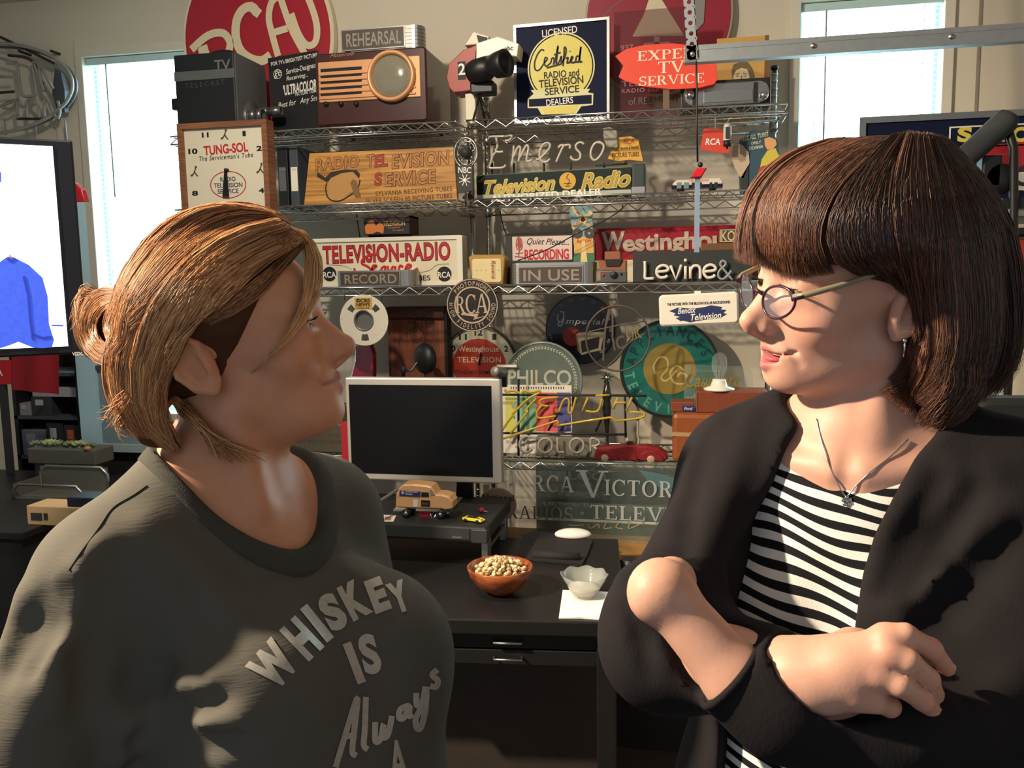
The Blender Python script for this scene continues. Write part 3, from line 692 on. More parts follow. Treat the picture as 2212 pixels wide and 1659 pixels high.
MB().box((a0, Y-.003, b0), (a1, Y, b1)).build('grille', mat('radio_grille', '6f7576', .5, .5), s, bevel=.003)
for px in (1503, 1634):
    MB().box((Xat(px-7, 205, Y), Y-.004, v0+.004), (Xat(px+3, 205, Y), Y, v1-.006)).build('grille_band', M_black, s)
    pp = Vector(P2(px+(-12 if px < 1600 else 16), 206, Y)); MB().lathe([(0, Y-.014), (.012, Y-.013), (.014, Y)], (pp.x, 0, pp.y), 'Y', 18).build('dial_knob', M_chrome, s)

# ================================================================== square wall clock
Y = 2.885
pts = [(384, 267), (578, 254), (592, 470), (396, 490)]
x0, x1, z0, z1 = prect(384, 588, 262, 470, Y)
x0 = Xat(387, 370, Y); x1 = Xat(580, 370, Y); z1 = Zat(480, 262, Y); z0 = z1-(x1-x0)*1.02
s = thing('square_clock', 'square wooden-framed advertising clock with cream face hanging on the shelf end', 'clock', base_of(x0, x1, Y, z0))
wd = wood('clock_wood', '6e4630', '936243', (1, 1, 20), .5)
fw = .020
fr = MB(); fr.box((x0, Y, z0), (x0+fw, Y+.055, z1)).box((x1-fw, Y, z0), (x1, Y+.055, z1)).box((x0+fw, Y, z1-fw), (x1-fw, Y+.055, z1)).box((x0+fw, Y, z0), (x1-fw, Y+.055, z0+fw))
fr.build('frame', wd, s)
Yf = Y+.014
MB().box((x0+fw, Yf, z0+fw), (x1-fw, Yf+.03, z1-fw)).build('face', mat('clock_face', 'ddd6bf', .35, coat=.3, var=.02), s)
for t, a, b, c_, d in (('11', 436, 451, 286, 297), ('1', 524, 531, 283, 294), ('10', 407, 427, 321, 333), ('2', 554, 566, 315, 326), ('8', 415, 428, 412, 423), ('4', 559, 571, 406, 417)):
    ptext(s, M_ktext, t, a, b, c_, d, Yf, .04)
ptext(s, mat('clock_red', 'bb2530', .5), 'TUNG-SOL', 440, 536, 311, 332, Yf, .03, rot=.04)
ptext(s, M_ktext, "The Serviceman's Tube", 430, 547, 333, 344, Yf, .008, .2, 1.15, rot=.03)
cc = Vector(P2(493, 399, Yf)); rr = (Xat(532, 399, Yf)-Xat(454, 399, Yf))/2
MB().ringplate(circ(cc.x, cc.y, rr, rr*.68), circ(cc.x, cc.y, rr*.95, rr*.64), Yf-.001, Yf-.0003).build('oval', mat('clock_red', 'bb2530', .5), s)
M_nt = mat('navy_letters', '232c4c', .5)
ptext(s, M_nt, 'RADIO', 476, 509, 382, 392, Yf, .015); ptext(s, M_nt, 'TELEVISION', 462, 524, 395, 405, Yf, .015); ptext(s, M_nt, 'SERVICE', 470, 516, 408, 418, Yf, .015)
MB().prism(poly_px([(485, 366), (490, 366), (495, 425), (481, 425)], Yf-.01), Yf-.012, Yf-.010).build('clock_hand', M_black, s)
p = at(488, 367, Yf-.012); MB().lathe([(0, Yf-.018), (.006, Yf-.016), (.006, Yf)], (p.x, 0, p.z), 'Y', 14).build('hand_hub', M_black, s)
for (cx, cy) in ((485, 292), (420, 372), (562, 365)):     # small squatting repairman marks instead of 12, 9 and 3
    mb = MB(); strokes_px(mb, [[(cx+3, cy-9), (cx+1, cy-3), (cx-2, cy+4), (cx-6, cy+9)], [(cx+1, cy), (cx+5, cy+6), (cx+8, cy+9)], [(cx-8, cy+8), (cx-2, cy+4)]], Yf, 3)
    mb.prism(circ(*P2(cx+3, cy-11, Yf), .0045, n=10), Yf-.001, Yf-.0002); mb.build('hour_mark', mat('olive_print', '4c4630', .6), s)
MB().box((x0+.03, Y+.05, z1-.05), (x0+.05, SF+.001, z1-.012)).build('hanger', M_steel, s)
# ================================================================== second shelf
# binders behind the clock
Y = 3.0
for (p0, p1, pt, c_, lb, m_) in ((600, 622, 318, 'black binder with a grey spine label beside the clock', 'black', mat('binder_black', '15171b', .5)), (626, 644, 316, 'slate grey binder with a white spine label left of the wooden sign', 'grey', mat('binder_slate', '3c454e', .5))):
    x0, x1, z0, z1 = prect(p0, p1, pt, 430, Y); z0 = S2
    s = thing('binder', c_, 'binder', base_of(x0, x1, Y, z0))
    MB().box((x0, Y, z0), (x1, Y+.25, z1)).build('cover', m_, s, bevel=.002)
    u0, u1, v0, v1 = prect(p0+3, p1-(1 if p0 > 610 else 4), 361, 413, Y)
    MB().box((u0, Y-.0006, v0), (u1, Y, v1)).build('spine_label', M_white if p0 > 610 else mat('label_grey', '565a60', .6), s)
    ptext(s, mat('faint_print', '8f8a80', .6), 'VIDEO', p0+5, p1-4, 364, 368, Y-.0007)
# wooden RADIO TELEVISION SERVICE sign
Y = 2.985
pts = [(668, 331), (980, 317), (988, 432), (656, 441)]
o = poly_px(pts, Y); o[2] = (o[2][0], S2); o[3] = (o[3][0], S2)
s = thing('wooden_service_sign', 'knotty pine sign reading RADIO TELEVISION SERVICE with a picture tube drawing', 'sign', base_of(o[3][0], o[2][0], Y, S2))
MB().prism(o, Y, Y+.018, .002).build('board', wood('pine', '9a6a34', 'd69f52', (1.2, 1, 26), .5, 3.0), s)
mo_ = mat('brown_outline', '5a3418', .6); mf_ = mat('tan_letter', 'b87b41', .55)
def outlined(parent, txt, a, b, c_, d, Y, rot, fill, line, bold=.03):
    ptext(parent, line, txt, a, b, c_, d, Y, bold+.022, .12, 1.06, rot, 'letter_outline', .0006)
    ptext(parent, fill, txt, a+1.2, b-1.2, c_+1.2, d-1.2, Y, bold-.02, .12, 1.06, rot, 'lettering', .0012)
outlined(s, 'RADIO', 680, 777, 338, 366, Y, .05, mf_, mo_)
outlined(s, 'T', 792, 810, 333, 361, Y, .04, mf_, mo_)
outlined(s, 'EL', 808, 838, 333, 361, Y, .04, mat('tel_red', 'b23a2c', .5), mo_)
outlined(s, 'EVISION', 845, 972, 329, 361, Y, .04, mf_, mo_)
outlined(s, 'S', 808, 826, 372, 402, Y, .03, mat('tel_red', 'b23a2c', .5), mo_)
outlined(s, 'ERVICE', 830, 943, 368, 401, Y, .03, mf_, mo_)
ptext(s, mo_, 'SYLVANIA RECEIVING TUBES', 811, 977, 408, 418, Y, .008, 0, 1.1, .03)
ptext(s, mo_, 'SILVER SCREEN 85 PICTURE TUBES', 790, 977, 424, 434, Y, .008, 0, 1.1, .03)
mb = MB(); mb.prism(poly_px([(686, 372), (703, 384), (715, 372), (745, 366), (770, 367), (778, 376), (776, 386), (762, 370), (735, 374), (715, 384), (708, 394), (685, 382)], Y), Y-.0015, Y-.0003)
mb.build('tube_drawing', mat('tube_ink', '2e2620', .5), s)
MB().prism(poly_px([(716, 386), (740, 374), (768, 372), (776, 388), (768, 408), (745, 424), (725, 432), (712, 426), (706, 405)], Y), Y-.0009, Y-.0003).build('tube_screen_print', mat('tube_face_tan', 'b98a52', .5), s)
mb = MB(); strokes_px(mb, [[(706, 395), (704, 410), (710, 428), (728, 435), (750, 426), (772, 408), (778, 388)]], Y, 3, depth=.0014); mb.build('tube_outline', mat('tube_ink', '2e2620', .5), s)
MB().prism(poly_px([(757, 395), (763, 387), (770, 390), (778, 418), (774, 424), (766, 424)], Y), Y-.002, Y-.0015).build('small_tube_print', mat('small_tube', '7c6038', .5), s)
for k in range(3): MB().box((Xat(769+k*4, 425, Y), Y-.0016, Zat(770, 428, Y)), (Xat(770.5+k*4, 425, Y), Y-.0004, Zat(770, 420, Y))).build('tube_pin_print', mat('tube_ink', '2e2620', .5), s)

# NBC microphone
Y = 2.93
s = thing('ring_microphone', 'spring-mounted ring microphone with black NBC flag plate at the shelf joint', 'microphone', at(1003, 432, Y))
cc = at(1006, 330, Y); R_ = .040
pts = [(cc.x+R_*math.cos(2*PI*i/32), Y, cc.z+R_*1.25*math.sin(2*PI*i/32)) for i in range(32)]
MB().tube(pts, .0035, 6, closed=True).build('outer_ring', M_chrome, s)
MB().tube([(cc.x+.8*(p[0]-cc.x), Y+.012, cc.z+.8*(p[2]-cc.z)) for p in pts], .0025, 6, closed=True).build('inner_ring', M_steel, s)
MB().lathe([(0, Y-.02), (.016, Y-.018), (.019, Y-.008), (.019, Y+.02), (0, Y+.022)], (cc.x, 0, cc.z), 'Y', 22).build('capsule', M_dark, s)
for k in range(8):
    a = 2*PI*k/8+.2; MB().tube([(cc.x+.018*math.cos(a), Y-.004, cc.z+.018*math.sin(a)), (cc.x+R_*math.cos(a), Y, cc.z+R_*1.25*math.sin(a))], .0016, 5).build('spring', M_chrome, s)
o = poly_px([(987, 358), (1021, 356), (1022, 412), (990, 418)], Y-.02)
MB().prism(o, Y-.022, Y-.018, .001).build('flag_plate', M_black, s)
ptext(s, M_wtext, 'NBC', 990, 1018, 361, 374, Y-.022, .015, rot=-.05)
mb = MB()
for k in range(8): a = 2*PI*k/8+.4; strokes_px(mb, [[(1004+4*math.cos(a), 389+4*math.sin(a)), (1004+13*math.cos(a), 389+13*math.sin(a))]], Y-.022, 1.6)
q = P2(1004, 389, Y-.022); mb.prism(circ(q[0], q[1], .006, n=14), Y-.0235, Y-.0222); mb.build('starburst', M_wtext, s)
MB().tube([(cc.x, Y, cc.z-R_*1.25), (cc.x-.002, Y, S2-.03)], .006, 10).build('stem', M_chrome, s)
MB().lathe([(0, S2+.002), (.02, S2+.002), (.02, S2+.008), (.007, S2+.02)], (cc.x-.002, Y+.03, 0)).build('clamp_base', M_dark, s)
MB().tube([(cc.x, Y, cc.z+R_*1.25), (cc.x-.001, Y, cc.z+R_*1.25+.012), (cc.x-.004, Y+.008, DECK[0]-.03)], .003, 6).build('hook', M_chrome, s)

# Emerson base box + neon
Y = 3.0
x0, x1, z0, z1 = prect(1028, 1393, 362, 430, Y); z0 = S2
s = thing('dealer_sign_box', 'dark green glass sign box lettered Television Radio in gold', 'sign', base_of(x0, x1, Y, z0))
o = poly_px([(1030, 378), (1391, 356), (1393, 425), (1030, 432)], Y); zt0, zt1 = o[0][1], o[1][1]
MB().prism([(x0, zt0), (x1, zt1), (x1, z0), (x0, z0)], Y+.006, Y+.09).build('case', mat('sage_metal', '5c6a5e', .5), s, bevel=.004)
zm = Zat(1200, 408, Y)
MB().prism([(x0+.002, zt0-.003), (Xat(1363, 390, Y), Zat(1363, 361, Y)), (Xat(1363, 390, Y), Zat(1363, 408, Y)), (x0+.002, Zat(1030, 420, Y))], Y, Y+.006).build('green_panel', mat('dark_green_glass', '232b1d', .15, coat=.5), s)
MB().prism([(x0+.002, Zat(1030, 421, Y)), (Xat(1363, 400, Y), Zat(1363, 409, Y)), (Xat(1363, 430, Y), z0), (x0+.002, z0)], Y, Y+.006).build('frosted_panel', mat('frosted_strip', 'a9b19b', .3), s)
MB().box((Xat(1365, 390, Y), Y-.004, z0), (x1+.001, Y+.05, zt1+.004)).build('corner_post', mat('dark_teal', '2d3a36', .5), s, bevel=.006)
MB().box((Xat(1365, 410, Y)-.001, Y-.006, Zat(1370, 424, Y)), (x1, Y-.003, Zat(1370, 404, Y))).build('corner_clip', M_steel, s)
mg2 = mat('pale_gold_edge', 'd9cf86', .4)
for txt, a, b, c_, d in (('Television', 1046, 1200, 384, 417), ('Radio', 1253, 1363, 369, 408)):
    ptext(s, mg2, txt, a, b, c_, d, Y, .05, .35, 1, .04, 'letter_edge', .0006); ptext(s, M_gold, txt, a+1.5, b-1.5, c_+1.5, d-1.5, Y, .02, .35, 1, .04, 'lettering', .0014)
q = P2(1226, 391, Y); MB().prism(circ(q[0], q[1], .029, n=32), Y-.0015, Y-.0003).build('medallion', mat('medallion_gold', 'c79a38', .35, .2), s)
mb = MB(); strokes_px(mb, [[(1228, 376), (1224, 384), (1230, 390), (1226, 400)], [(1218, 396), (1234, 396)], [(1221, 402), (1231, 402)]], Y-.0015, 1.6); mb.build('medallion_print', mat('tube_ink', '2e2620', .5), s)
ptext(s, M_wtext, 'AUTHORIZED DEALER', 1060, 1300, 414, 429, Y, .03, 0, 1.0, .03)
YN = 3.03
nt_ = thing('emerson_neon_sign', 'unlit pale neon tubing in script spelling Emerson above the green sign box', 'neon sign', base_of(Xat(1055, 340, YN), Xat(1310, 340, YN), YN, zt1))
def Bx(l): return [(560+x/3.456, y/3.456) for x, y in l]
def Cx(l): return [(1100+x/3.456, y/3.456) for x, y in l]
M_tube = mat('unlit_tube', 'c4bba9', .25, coat=.5, var=.04)
mb = neon(MB(), [Bx([(1715, 1040), (1725, 1020), (1830, 1018), (1885, 1012), (1868, 1045), (1835, 1050)]), Bx([(1768, 1028), (1778, 1090), (1765, 1125), (1790, 1135), (1820, 1130)]), Bx([(1775, 1130), (1745, 1160), (1725, 1220), (1715, 1250), (1750, 1255), (1820, 1250), (1840, 1230)])], YN, .0042); mb.build('tube_e', M_tube, nt_)
neon(MB(), [Bx([(1885, 1240), (1900, 1110), (1895, 1090)]), Bx([(1895, 1180), (1930, 1100), (1950, 1110), (1935, 1210)]), Bx([(1945, 1180), (1990, 1090), (2010, 1105), (1995, 1190), (2010, 1205), (2040, 1190)])], YN, .0042).build('tube_m', M_tube, nt_)
neon(MB(), [Cx([(200, 1190), (225, 1185), (290, 1120), (305, 1080), (280, 1065), (245, 1090), (225, 1150), (240, 1200), (275, 1210), (305, 1185)])], YN, .0042).build('tube_e', M_tube, nt_)
neon(MB(), [Cx([(350, 1210), (385, 1130), (405, 1085), (375, 1090), (370, 1105)]), Cx([(400, 1090), (440, 1080), (455, 1090), (450, 1110)])], YN, .0042).build('tube_r', M_tube, nt_)
neon(MB(), [Cx([(560, 1075), (530, 1062), (500, 1080), (500, 1110), (530, 1145), (525, 1185), (490, 1195), (462, 1180), (465, 1165)])], YN, .0042).build('tube_s', M_tube, nt_)
neon(MB(), [Cx([(700, 1075), (670, 1060), (635, 1075), (612, 1120), (610, 1165), (632, 1195), (665, 1180), (695, 1135), (706, 1090), (690, 1070), (660, 1062)])], YN, .0042).build('tube_o', M_tube, nt_)
for px in (1063, 1110, 1175, 1233, 1305): MB().tube([at(px, 352, YN+.02), (Xat(px, 352, YN+.02), YN+.02, Zat(px, 378-(px-1030)*.06, Y)-.002)], .004, 8).build('glass_support', M_dark, nt_)
MB().tube([at(1286, 358, YN+.01), at(1352, 354, YN+.01)], .003, 8).build('electrode', M_dark, nt_)
MB().sphere(at(1352, 352, YN+.01), .006).build('electrode_tip', M_black, nt_)

# yellow picture tube display card
Y = 3.10
s = thing('tube_display_card', 'yellow RCA Black and White Picture Tubes card with a grey tube shape', 'card', base_of(Xat(1312, 340, Y), Xat(1390, 340, Y), Y, S2))
MB().prism(poly_px([(1337, 297), (1362, 294), (1379, 302), (1389, 348), (1360, 345), (1335, 348), (1313, 343), (1322, 318)], Y), Y, Y+.004).build('card', mat('card_yellow', 'd9a53e', .55), s)
MB().prism(poly_px([(1303, 278), (1316, 275), (1333, 282), (1336, 318), (1331, 323), (1312, 318), (1305, 305)], Y), Y-.012, Y-.002, .003).build('tube_shape', mat('tube_grey', 'a59d8b', .3, coat=.3), s)
ptext(s, mat('orange_letters', 'c2492c', .5), 'RCA', 1347, 1371, 300, 311, Y, .02)
ptext(s, M_ktext, 'BLACK & WHITE', 1341, 1379, 317, 322, Y, .015); ptext(s, mat('brown_letters', '5a3018', .5), 'PICTURE TUBES', 1322, 1381, 329, 339, Y, .015)
MB().box((Xat(1350, 345, Y)-.01, Y+.004, S2), (Xat(1350, 345, Y)+.01, Y+.008, Zat(1350, 320, Y))).build('easel', mat('easel_card', '6d5a46', .7), s)

# hanging RCA pennant and vacuum tube
Y = 3.02
s = thing('hanging_pennant', 'small red RCA card pennant hanging under the top shelf', 'card', at(1545, 331, Y))
MB().prism(poly_px([(1520, 279), (1530, 277), (1556, 280), (1578, 286), (1575, 331), (1550, 330), (1530, 326), (1512, 323)], Y), Y, Y+.003).build('card', mat('pennant_red', 'c8402f', .55), s)
ptext(s, M_wtext, 'RCA', 1524, 1556, 299, 313, Y, .02, .1, 1, -.03)
MB().tube([at(1545, 280, Y+.001), (Xat(1545, 280, Y), Y+.02, DECK[0]-.004)], .0008, 4).build('string', M_white, s)
Y = 2.985
s = thing('vacuum_tube', 'small silver vacuum tube hanging on a string beside the RCA pennant', 'vacuum tube', at(1571, 318, Y))
ctr = at(1571, 290, Y); r_ = .0135; zt = Zat(1571, 264, Y); zb = Zat(1571, 304, Y)
MB().lathe([(r_*.96*math.cos(t), zt-r_+r_*math.sin(t)) for t in [PI/2-i*PI/12 for i in range(7)]]+[(r_, zb)], (ctr.x, Y, 0), 'Z', 20).build('envelope', mat('tube_glass_white', 'b9b7ae', .2, coat=.4), s)
MB().box((ctr.x-.006, Y-.0155, zb+.004), (ctr.x+.006, Y-.0125, zt-.017)).build('plate', M_dark, s)
MB().lathe([(0, zb), (.0125, zb), (.0125, zb-.018), (.004, zb-.019), (.0035, zb-.026), (0, zb-.026)], (ctr.x, Y, 0), 'Z', 18).build('base', M_black, s)
MB().tube([(ctr.x, Y, zt), (ctr.x+.006, Y, zt+.012), (ctr.x+.014, Y, DECK[0]-.029)], .0009, 4).build('string', M_white, s)

# toy bus
Y = 2.985
x0, x1, z0, z1 = prect(1451, 1561, 386, 420, Y); z0 = S2
s = thing('toy_bus', 'white toy television bus with dark windows on the second shelf', 'toy bus', base_of(x0, x1, Y, z0))
zb = z0+.012
MB().prism([(x0, zb), (x0+.004, z1-.012), (x0+.016, z1-.002), (x1-.008, z1), (x1, z1-.01), (x1, zb)], Y, Y+.06, .003).build('body', mat('bus_white', 'cfc8b4', .4), s)
zl = zb+.012
MB().box((x0-.0004, Y-.0008, zb), (x1+.0004, Y, zl)).build('lower_band', M_navy, s)
for (a, b, m_) in ((1462, 1472, 'g'), (1477, 1488, 'g'), (1494, 1516, 'k'), (1533, 1538, 'k'), (1543, 1550, 'k')):
    u0, u1, v0, v1 = prect(a, b, 394, 407, Y); MB().box((u0, Y-.0012, v0), (u1, Y-.0002, v1)).build('window', mat('bus_glass', '6f8488', .2) if m_ == 'g' else M_ktext, s)
ptext(s, M_rtext, 'TELEVISION', 1488, 1530, 388, 392, Y, .01)
for px in (1470, 1540):
    for yy in (Y+.003, Y+.047): MB().lathe([(0, yy), (.012, yy), (.012, yy+.01), (0, yy+.01)], (Xat(px, 415, Y), 0, z0+.0125), 'Y', 18).build('wheel', M_black, s)

# cutout with boy figure
Y = 3.06
s = thing('tube_test_cutout', 'blue TEST ALL TUBES cardboard cutout with a figure in a yellow shirt', 'cutout', base_of(Xat(1595, 400, Y), Xat(1690, 400, Y), Y, S2))
MB().prism(poly_px([(1592, 320), (1598, 302), (1620, 286), (1650, 280), (1672, 290), (1682, 310), (1686, 420), (1598, 418), (1596, 380)], Y), Y, Y+.004).build('board', mat('cutout_blue', '2f4d5e', .55), s)
MB().prism(poly_px([(1583, 316), (1590, 309), (1604, 314), (1617, 330), (1619, 352), (1606, 385), (1598, 382), (1586, 360), (1581, 345)], Y), Y-.004, Y-.001).build('tube_shape', mat('tube_card_cream', 'b8a58c', .55), s)
MB().prism(poly_px([(1600, 384), (1617, 356), (1616, 418), (1601, 418)], Y), Y-.004, Y-.001).build('tube_shade', M_dark, s)
skin_ = mat('printed_skin', 'd29a68', .55)
MB().prism(poly_px([(1651, 300), (1662, 296), (1675, 302), (1678, 312), (1670, 322), (1658, 324), (1652, 314)], Y), Y-.003, Y-.001).build('figure_head', skin_, s)
MB().prism(poly_px([(1657, 326), (1675, 320), (1686, 344), (1688, 380), (1640, 372), (1645, 345)], Y), Y-.0022, Y-.0006).build('figure_shirt', mat('printed_yellow', 'c6b748', .55), s)
MB().prism(circ(*P2(1652, 372, Y), .022, n=20), Y-.004, Y-.0024).build('red_ball', mat('printed_red', 'b83a30', .55), s)
ptext(s, mat('print_cream', 'd9d2a8', .55), 'TEST ALL TUBES', 1600, 1660, 290, 300, Y, .015, .2, 1, .15)
ptext(s, mat('print_cream', 'd9d2a8', .55), 'ONLY', 1622, 1645, 305, 311, Y, .01, .2, 1, .1); ptext(s, mat('print_cream', 'd9d2a8', .55), 'SYLVANIA', 1618, 1648, 315, 322, Y, .01, .2, 1, .1)

# loose cables under shelves
def cable(pts, Y, r, name, label):
    p = smooth_path([at(x, y, Y) for x, y in pts], 5)
    return tag(MB().tube(p, r, 6).build(name, M_cable), label, 'cable')
cable([(1345, 443), (1343, 452), (1320, 468), (1290, 485), (1255, 500), (1180, 540), (1118, 563)], 2.975, .0022, 'cable', 'thin black cable drooping past the Quiet Please sign')
cable([(1080, 455), (1085, 480), (1092, 502), (1110, 530)], 3.30, .0022, 'cable', 'thin black cable on the wall left of the Quiet Please sign')
cable([(770, 462), (774, 490), (778, 514)], 3.30, .0022, 'cable', 'thin black cable on the wall behind the small candy box')

# ================================================================== third shelf
Y = 3.02
pts = [(672, 514), (998, 512), (1002, 612), (690, 613)]
x0, x1, z0, z1 = prect(672, 1000, 512, 613, Y); z0 = S3
s = thing('television_radio_sign', 'cream light box sign reading TELEVISION-RADIO Service in red', 'sign', base_of(x0, x1, Y, z0))
MB().box((x0, Y, z0), (x1, Y+.07, z1)).build('case', M_cream, s, bevel=.006)
MB().ringplate(rrect(x0, z0, x1, z1, .006), rrect(x0+.015, z0+.012, x1-.02, z1-.014, .004), Y-.006, Y).build('rim', M_white, s)
ptext(s, mat('maroon_edge', '5a1018', .5), 'TELEVISION-RADIO', 697, 973, 526, 567, Y, .045, 0, 1.05, .01, 'letter_edge', .0006)
ptext(s, mat('sign_red', 'b9202c', .45), 'TELEVISION-RADIO', 698.5, 971.5, 527.5, 565.5, Y, .012, 0, 1.05, .01, 'lettering', .0014)
mb = MB()
E_ = lambda l: [(640+x/4.148, 420+y/4.148) for x, y in l]
strokes_px(mb, [E_([(735, 560), (720, 540), (660, 545), (600, 580), (590, 620), (640, 645), (670, 680), (620, 720), (540, 700), (520, 660)]), E_([(665, 690), (700, 660), (720, 640), (690, 640), (680, 690), (740, 700), (775, 650)]), E_([(775, 650), (800, 650), (790, 710)]), E_([(820, 640), (835, 700), (870, 640)]), E_([(890, 640), (885, 700), (915, 690)]), E_([(960, 650), (930, 640), (920, 690), (960, 700)]), E_([(985, 680), (1030, 640), (1000, 630), (980, 680), (1020, 705), (1090, 660)])], Y, 5, depth=.0022); mb.build('script_lettering', mat('sign_red', 'b9202c', .45), s)
for px in (712, 960):
    q = P2(px, 592, Y); MB().prism(circ(q[0], q[1], .027, n=28), Y-.0012, Y-.0002).build('round_badge', M_ktext, s)
    ptext(s, M_wtext, 'RCA', px-14, px+14, 587, 600, Y-.0012, .02)
ptext(s, M_ktext, 'ELECTRON TUBES', 780, 930, 596, 607, Y, .015)
for l_ in ([(706, 572), (740, 574), (760, 582)], [(890, 590), (925, 585), (945, 572), (970, 570)]): strokes_px(MB(), [l_], Y, 1.3).build('swash_line', mat('thin_grey', '807a6c', .5), s)
# RECORD light in front
studio_light('RECORD', 722, 898, 584, 620, 737, 863, 588, 617, 2.945, S3, 'ribbed aluminium light box reading RECORD in front of the Television-Radio sign')
# lozenge box on a stand above the sign
Y = 3.0; zb_ = z1+.001
x0, x1, zz0, zz1 = prect(786, 884, 467, 508, Y); zz0 = zb_+.008
s = thing('lozenge_box', 'small orange and black vintage Television Lozenge box on top of the sign', 'box', base_of(x0, x1, Y+.03, zb_))
MB().box((x0+.012, Y+.012, zb_), (x1-.004, Y+.05, zz0)).build('stand', M_blackm, s)
MB().box((x0, Y, zz0), (x1, Y+.11, zz1)).build('carton', mat('carton_maroon', '3d2220', .5), s)
MB().box((x0+.001, Y-.001, zz0+.002), (x1-.001, Y, zz1-.008)).build('label_panel', mat('label_black', '26262c', .5), s)
MB().box((x0, Y-.003, zz1-.006), (x1, Y+.11, zz1+.001)).build('lid', mat('carton_lid', '4a2a22', .5), s)
mp = mat('label_orange', 'c8783a', .5)
MB().prism(poly_px([(790, 505), (788, 490), (797, 478), (806, 476), (812, 488), (822, 478), (830, 490), (828, 505), (815, 500), (805, 505)], Y-.001), Y-.0022, Y-.0011).build('label_picture', mp, s)
ptext(s, mat('label_gold', 'd0a468', .5), 'TELEVISION', 827, 875, 477, 488, Y-.001, .02); ptext(s, mp, 'LOZENGE', 838, 864, 490, 493, Y-.001, .01); ptext(s, mp, '1¢ each', 848, 872, 495, 500, Y-.001, .005, .2)
# pale little box at the left end
x0, x1, zz0, zz1 = prect(612, 664, 476, 495, 3.06)
# cream radio
Y = 2.96
s = thing('cream_table_radio', 'small cream and tan table radio with a vertical red name plate', 'radio', base_of(Xat(1015, 580, Y), Xat(1090, 580, Y), Y, S3))
o = poly_px([(1012, 556), (1020, 550), (1084, 550), (1091, 556), (1086, 612), (1020, 612)], Y); o[4] = (o[4][0], S3); o[5] = (o[5][0], S3)
MB().prism(o, Y, Y+.06, .004).build('case', mat('radio_tan', 'a98442', .4), s)
x0, x1, z0, z1 = prect(1020, 1084, 559, 611, Y)
MB().prism(rrect(x0, max(z0, S3+.003), x1, z1, .01), Y-.005, Y+.001, .003).build('front', mat('radio_cream', 'd8c995', .4), s)
MB().box((prect(1061, 1071, 564, 602, Y)[0], Y-.006, prect(1061, 1071, 564, 602, Y)[2]), (prect(1061, 1071, 564, 602, Y)[1], Y-.0045, prect(1061, 1071, 564, 602, Y)[3])).build('name_plate', mat('plate_tan', 'cdb88a', .4), s)
ptext(s, mat('plate_red', '9a4a30', .5), 'Revere', 1047, 1085, 578, 587, Y-.006, .01, .2, 1, -PI/2)
for px in (1031, 1040, 1050, 1078): q = P2(px, 584, Y); MB().prism(circ(q[0], q[1], .0016, n=8), Y-.0058, Y-.0048).build('speaker_dot', M_dark, s)
# Quiet Please light box
Y = 3.08
x0, x1, z0, z1 = prect(1092, 1238, 503, 568, Y); z0 = S3
s = thing('quiet_recording_sign', 'dark framed light box reading Quiet Please RECORDING in red', 'sign', base_of(x0, x1, Y, z0))
MB().box((x0, Y, z0), (x1, Y+.06, z1)).build('case', mat('case_charcoal', '34352f', .6), s, bevel=.003)
u0, u1, v0, v1 = prect(1107, 1236, 510, 562, Y)
MB().box((u0, Y-.002, v0), (u1, Y, v1)).build('face', mat('pinkish_white', 'd7c2b8', .45), s)
ptext(s, M_ktext, 'Quiet Please...', 1138, 1229, 515, 531, Y-.002, .0, .4, 1, -.04)
ptext(s, mat('sign_red', 'b9202c', .45), 'RECORDING', 1133, 1229, 538, 561, Y-.002, .03, 0, .95)
mb = MB(); strokes_px(mb, [[(1120, 512), (1116, 520), (1116, 536), (1124, 540), (1128, 532), (1126, 518), (1120, 512)], [(1122, 540), (1120, 555)], [(1114, 548), (1130, 546)], [(1112, 554), (1132, 556)]], Y-.002, 2.2); mb.prism(poly_px([(1119, 515), (1117, 530), (1121, 540), (1127, 532), (1124, 516)], Y-.002), Y-.0032, Y-.0021); mb.build('microphone_print', mat('print_brick', 'a2483c', .5), s)
studio_light('IN USE', 1098, 1287, 567, 615, 1122, 1257, 577, 611, 2.95, S3, 'ribbed aluminium light box reading IN USE below the Quiet Please sign')
# railroad crossing cutout
Y = 3.05
s = thing('crossing_cutout', 'tall narrow cardboard cutout with a railroad crossing sign and two dials', 'cutout', base_of(Xat(1236, 560, Y), Xat(1284, 560, Y), Y, S3))
outl = [(1231, 448), (1242, 442), (1268, 446), (1281, 455), (1279, 472), (1282, 500), (1279, 515), (1282, 540), (1284, 566), (1238, 566), (1242, 545), (1238, 520), (1240, 505), (1233, 480), (1230, 462)]
o = poly_px(outl, Y)
MB().prism(o, Y, Y+.004).build('card', mat('cutout_sky', '7fa0a4', .55), s)
MB().prism(poly_px([(1240, 512), (1281, 512), (1283, 548), (1240, 547)], Y), Y-.001, Y).build('sunset_band', mat('cutout_orange', 'd3a258', .55), s)
MB().prism(poly_px([(1238, 566), (1240, 547), (1283, 547), (1284, 566)], Y), Y-.001, Y).build('grass_band', mat('cutout_green', '3f6e4e', .55), s)
MB().prism(poly_px([(1254, 566), (1258, 520), (1264, 520), (1269, 566)], Y), Y-.002, Y-.001).build('road', mat('cutout_buff', 'd8bd86', .55), s)
cb = mat('cutout_buff', 'd8bd86', .55)
for pts in ([(1233, 449), (1239, 444), (1280, 492), (1274, 498)], [(1234, 490), (1276, 455), (1281, 462), (1239, 498)]): MB().prism(poly_px(pts, Y), Y-.003, Y-.001 if pts[0][0] == 1233 else Y-.0012).build('crossing_board', cb, s)
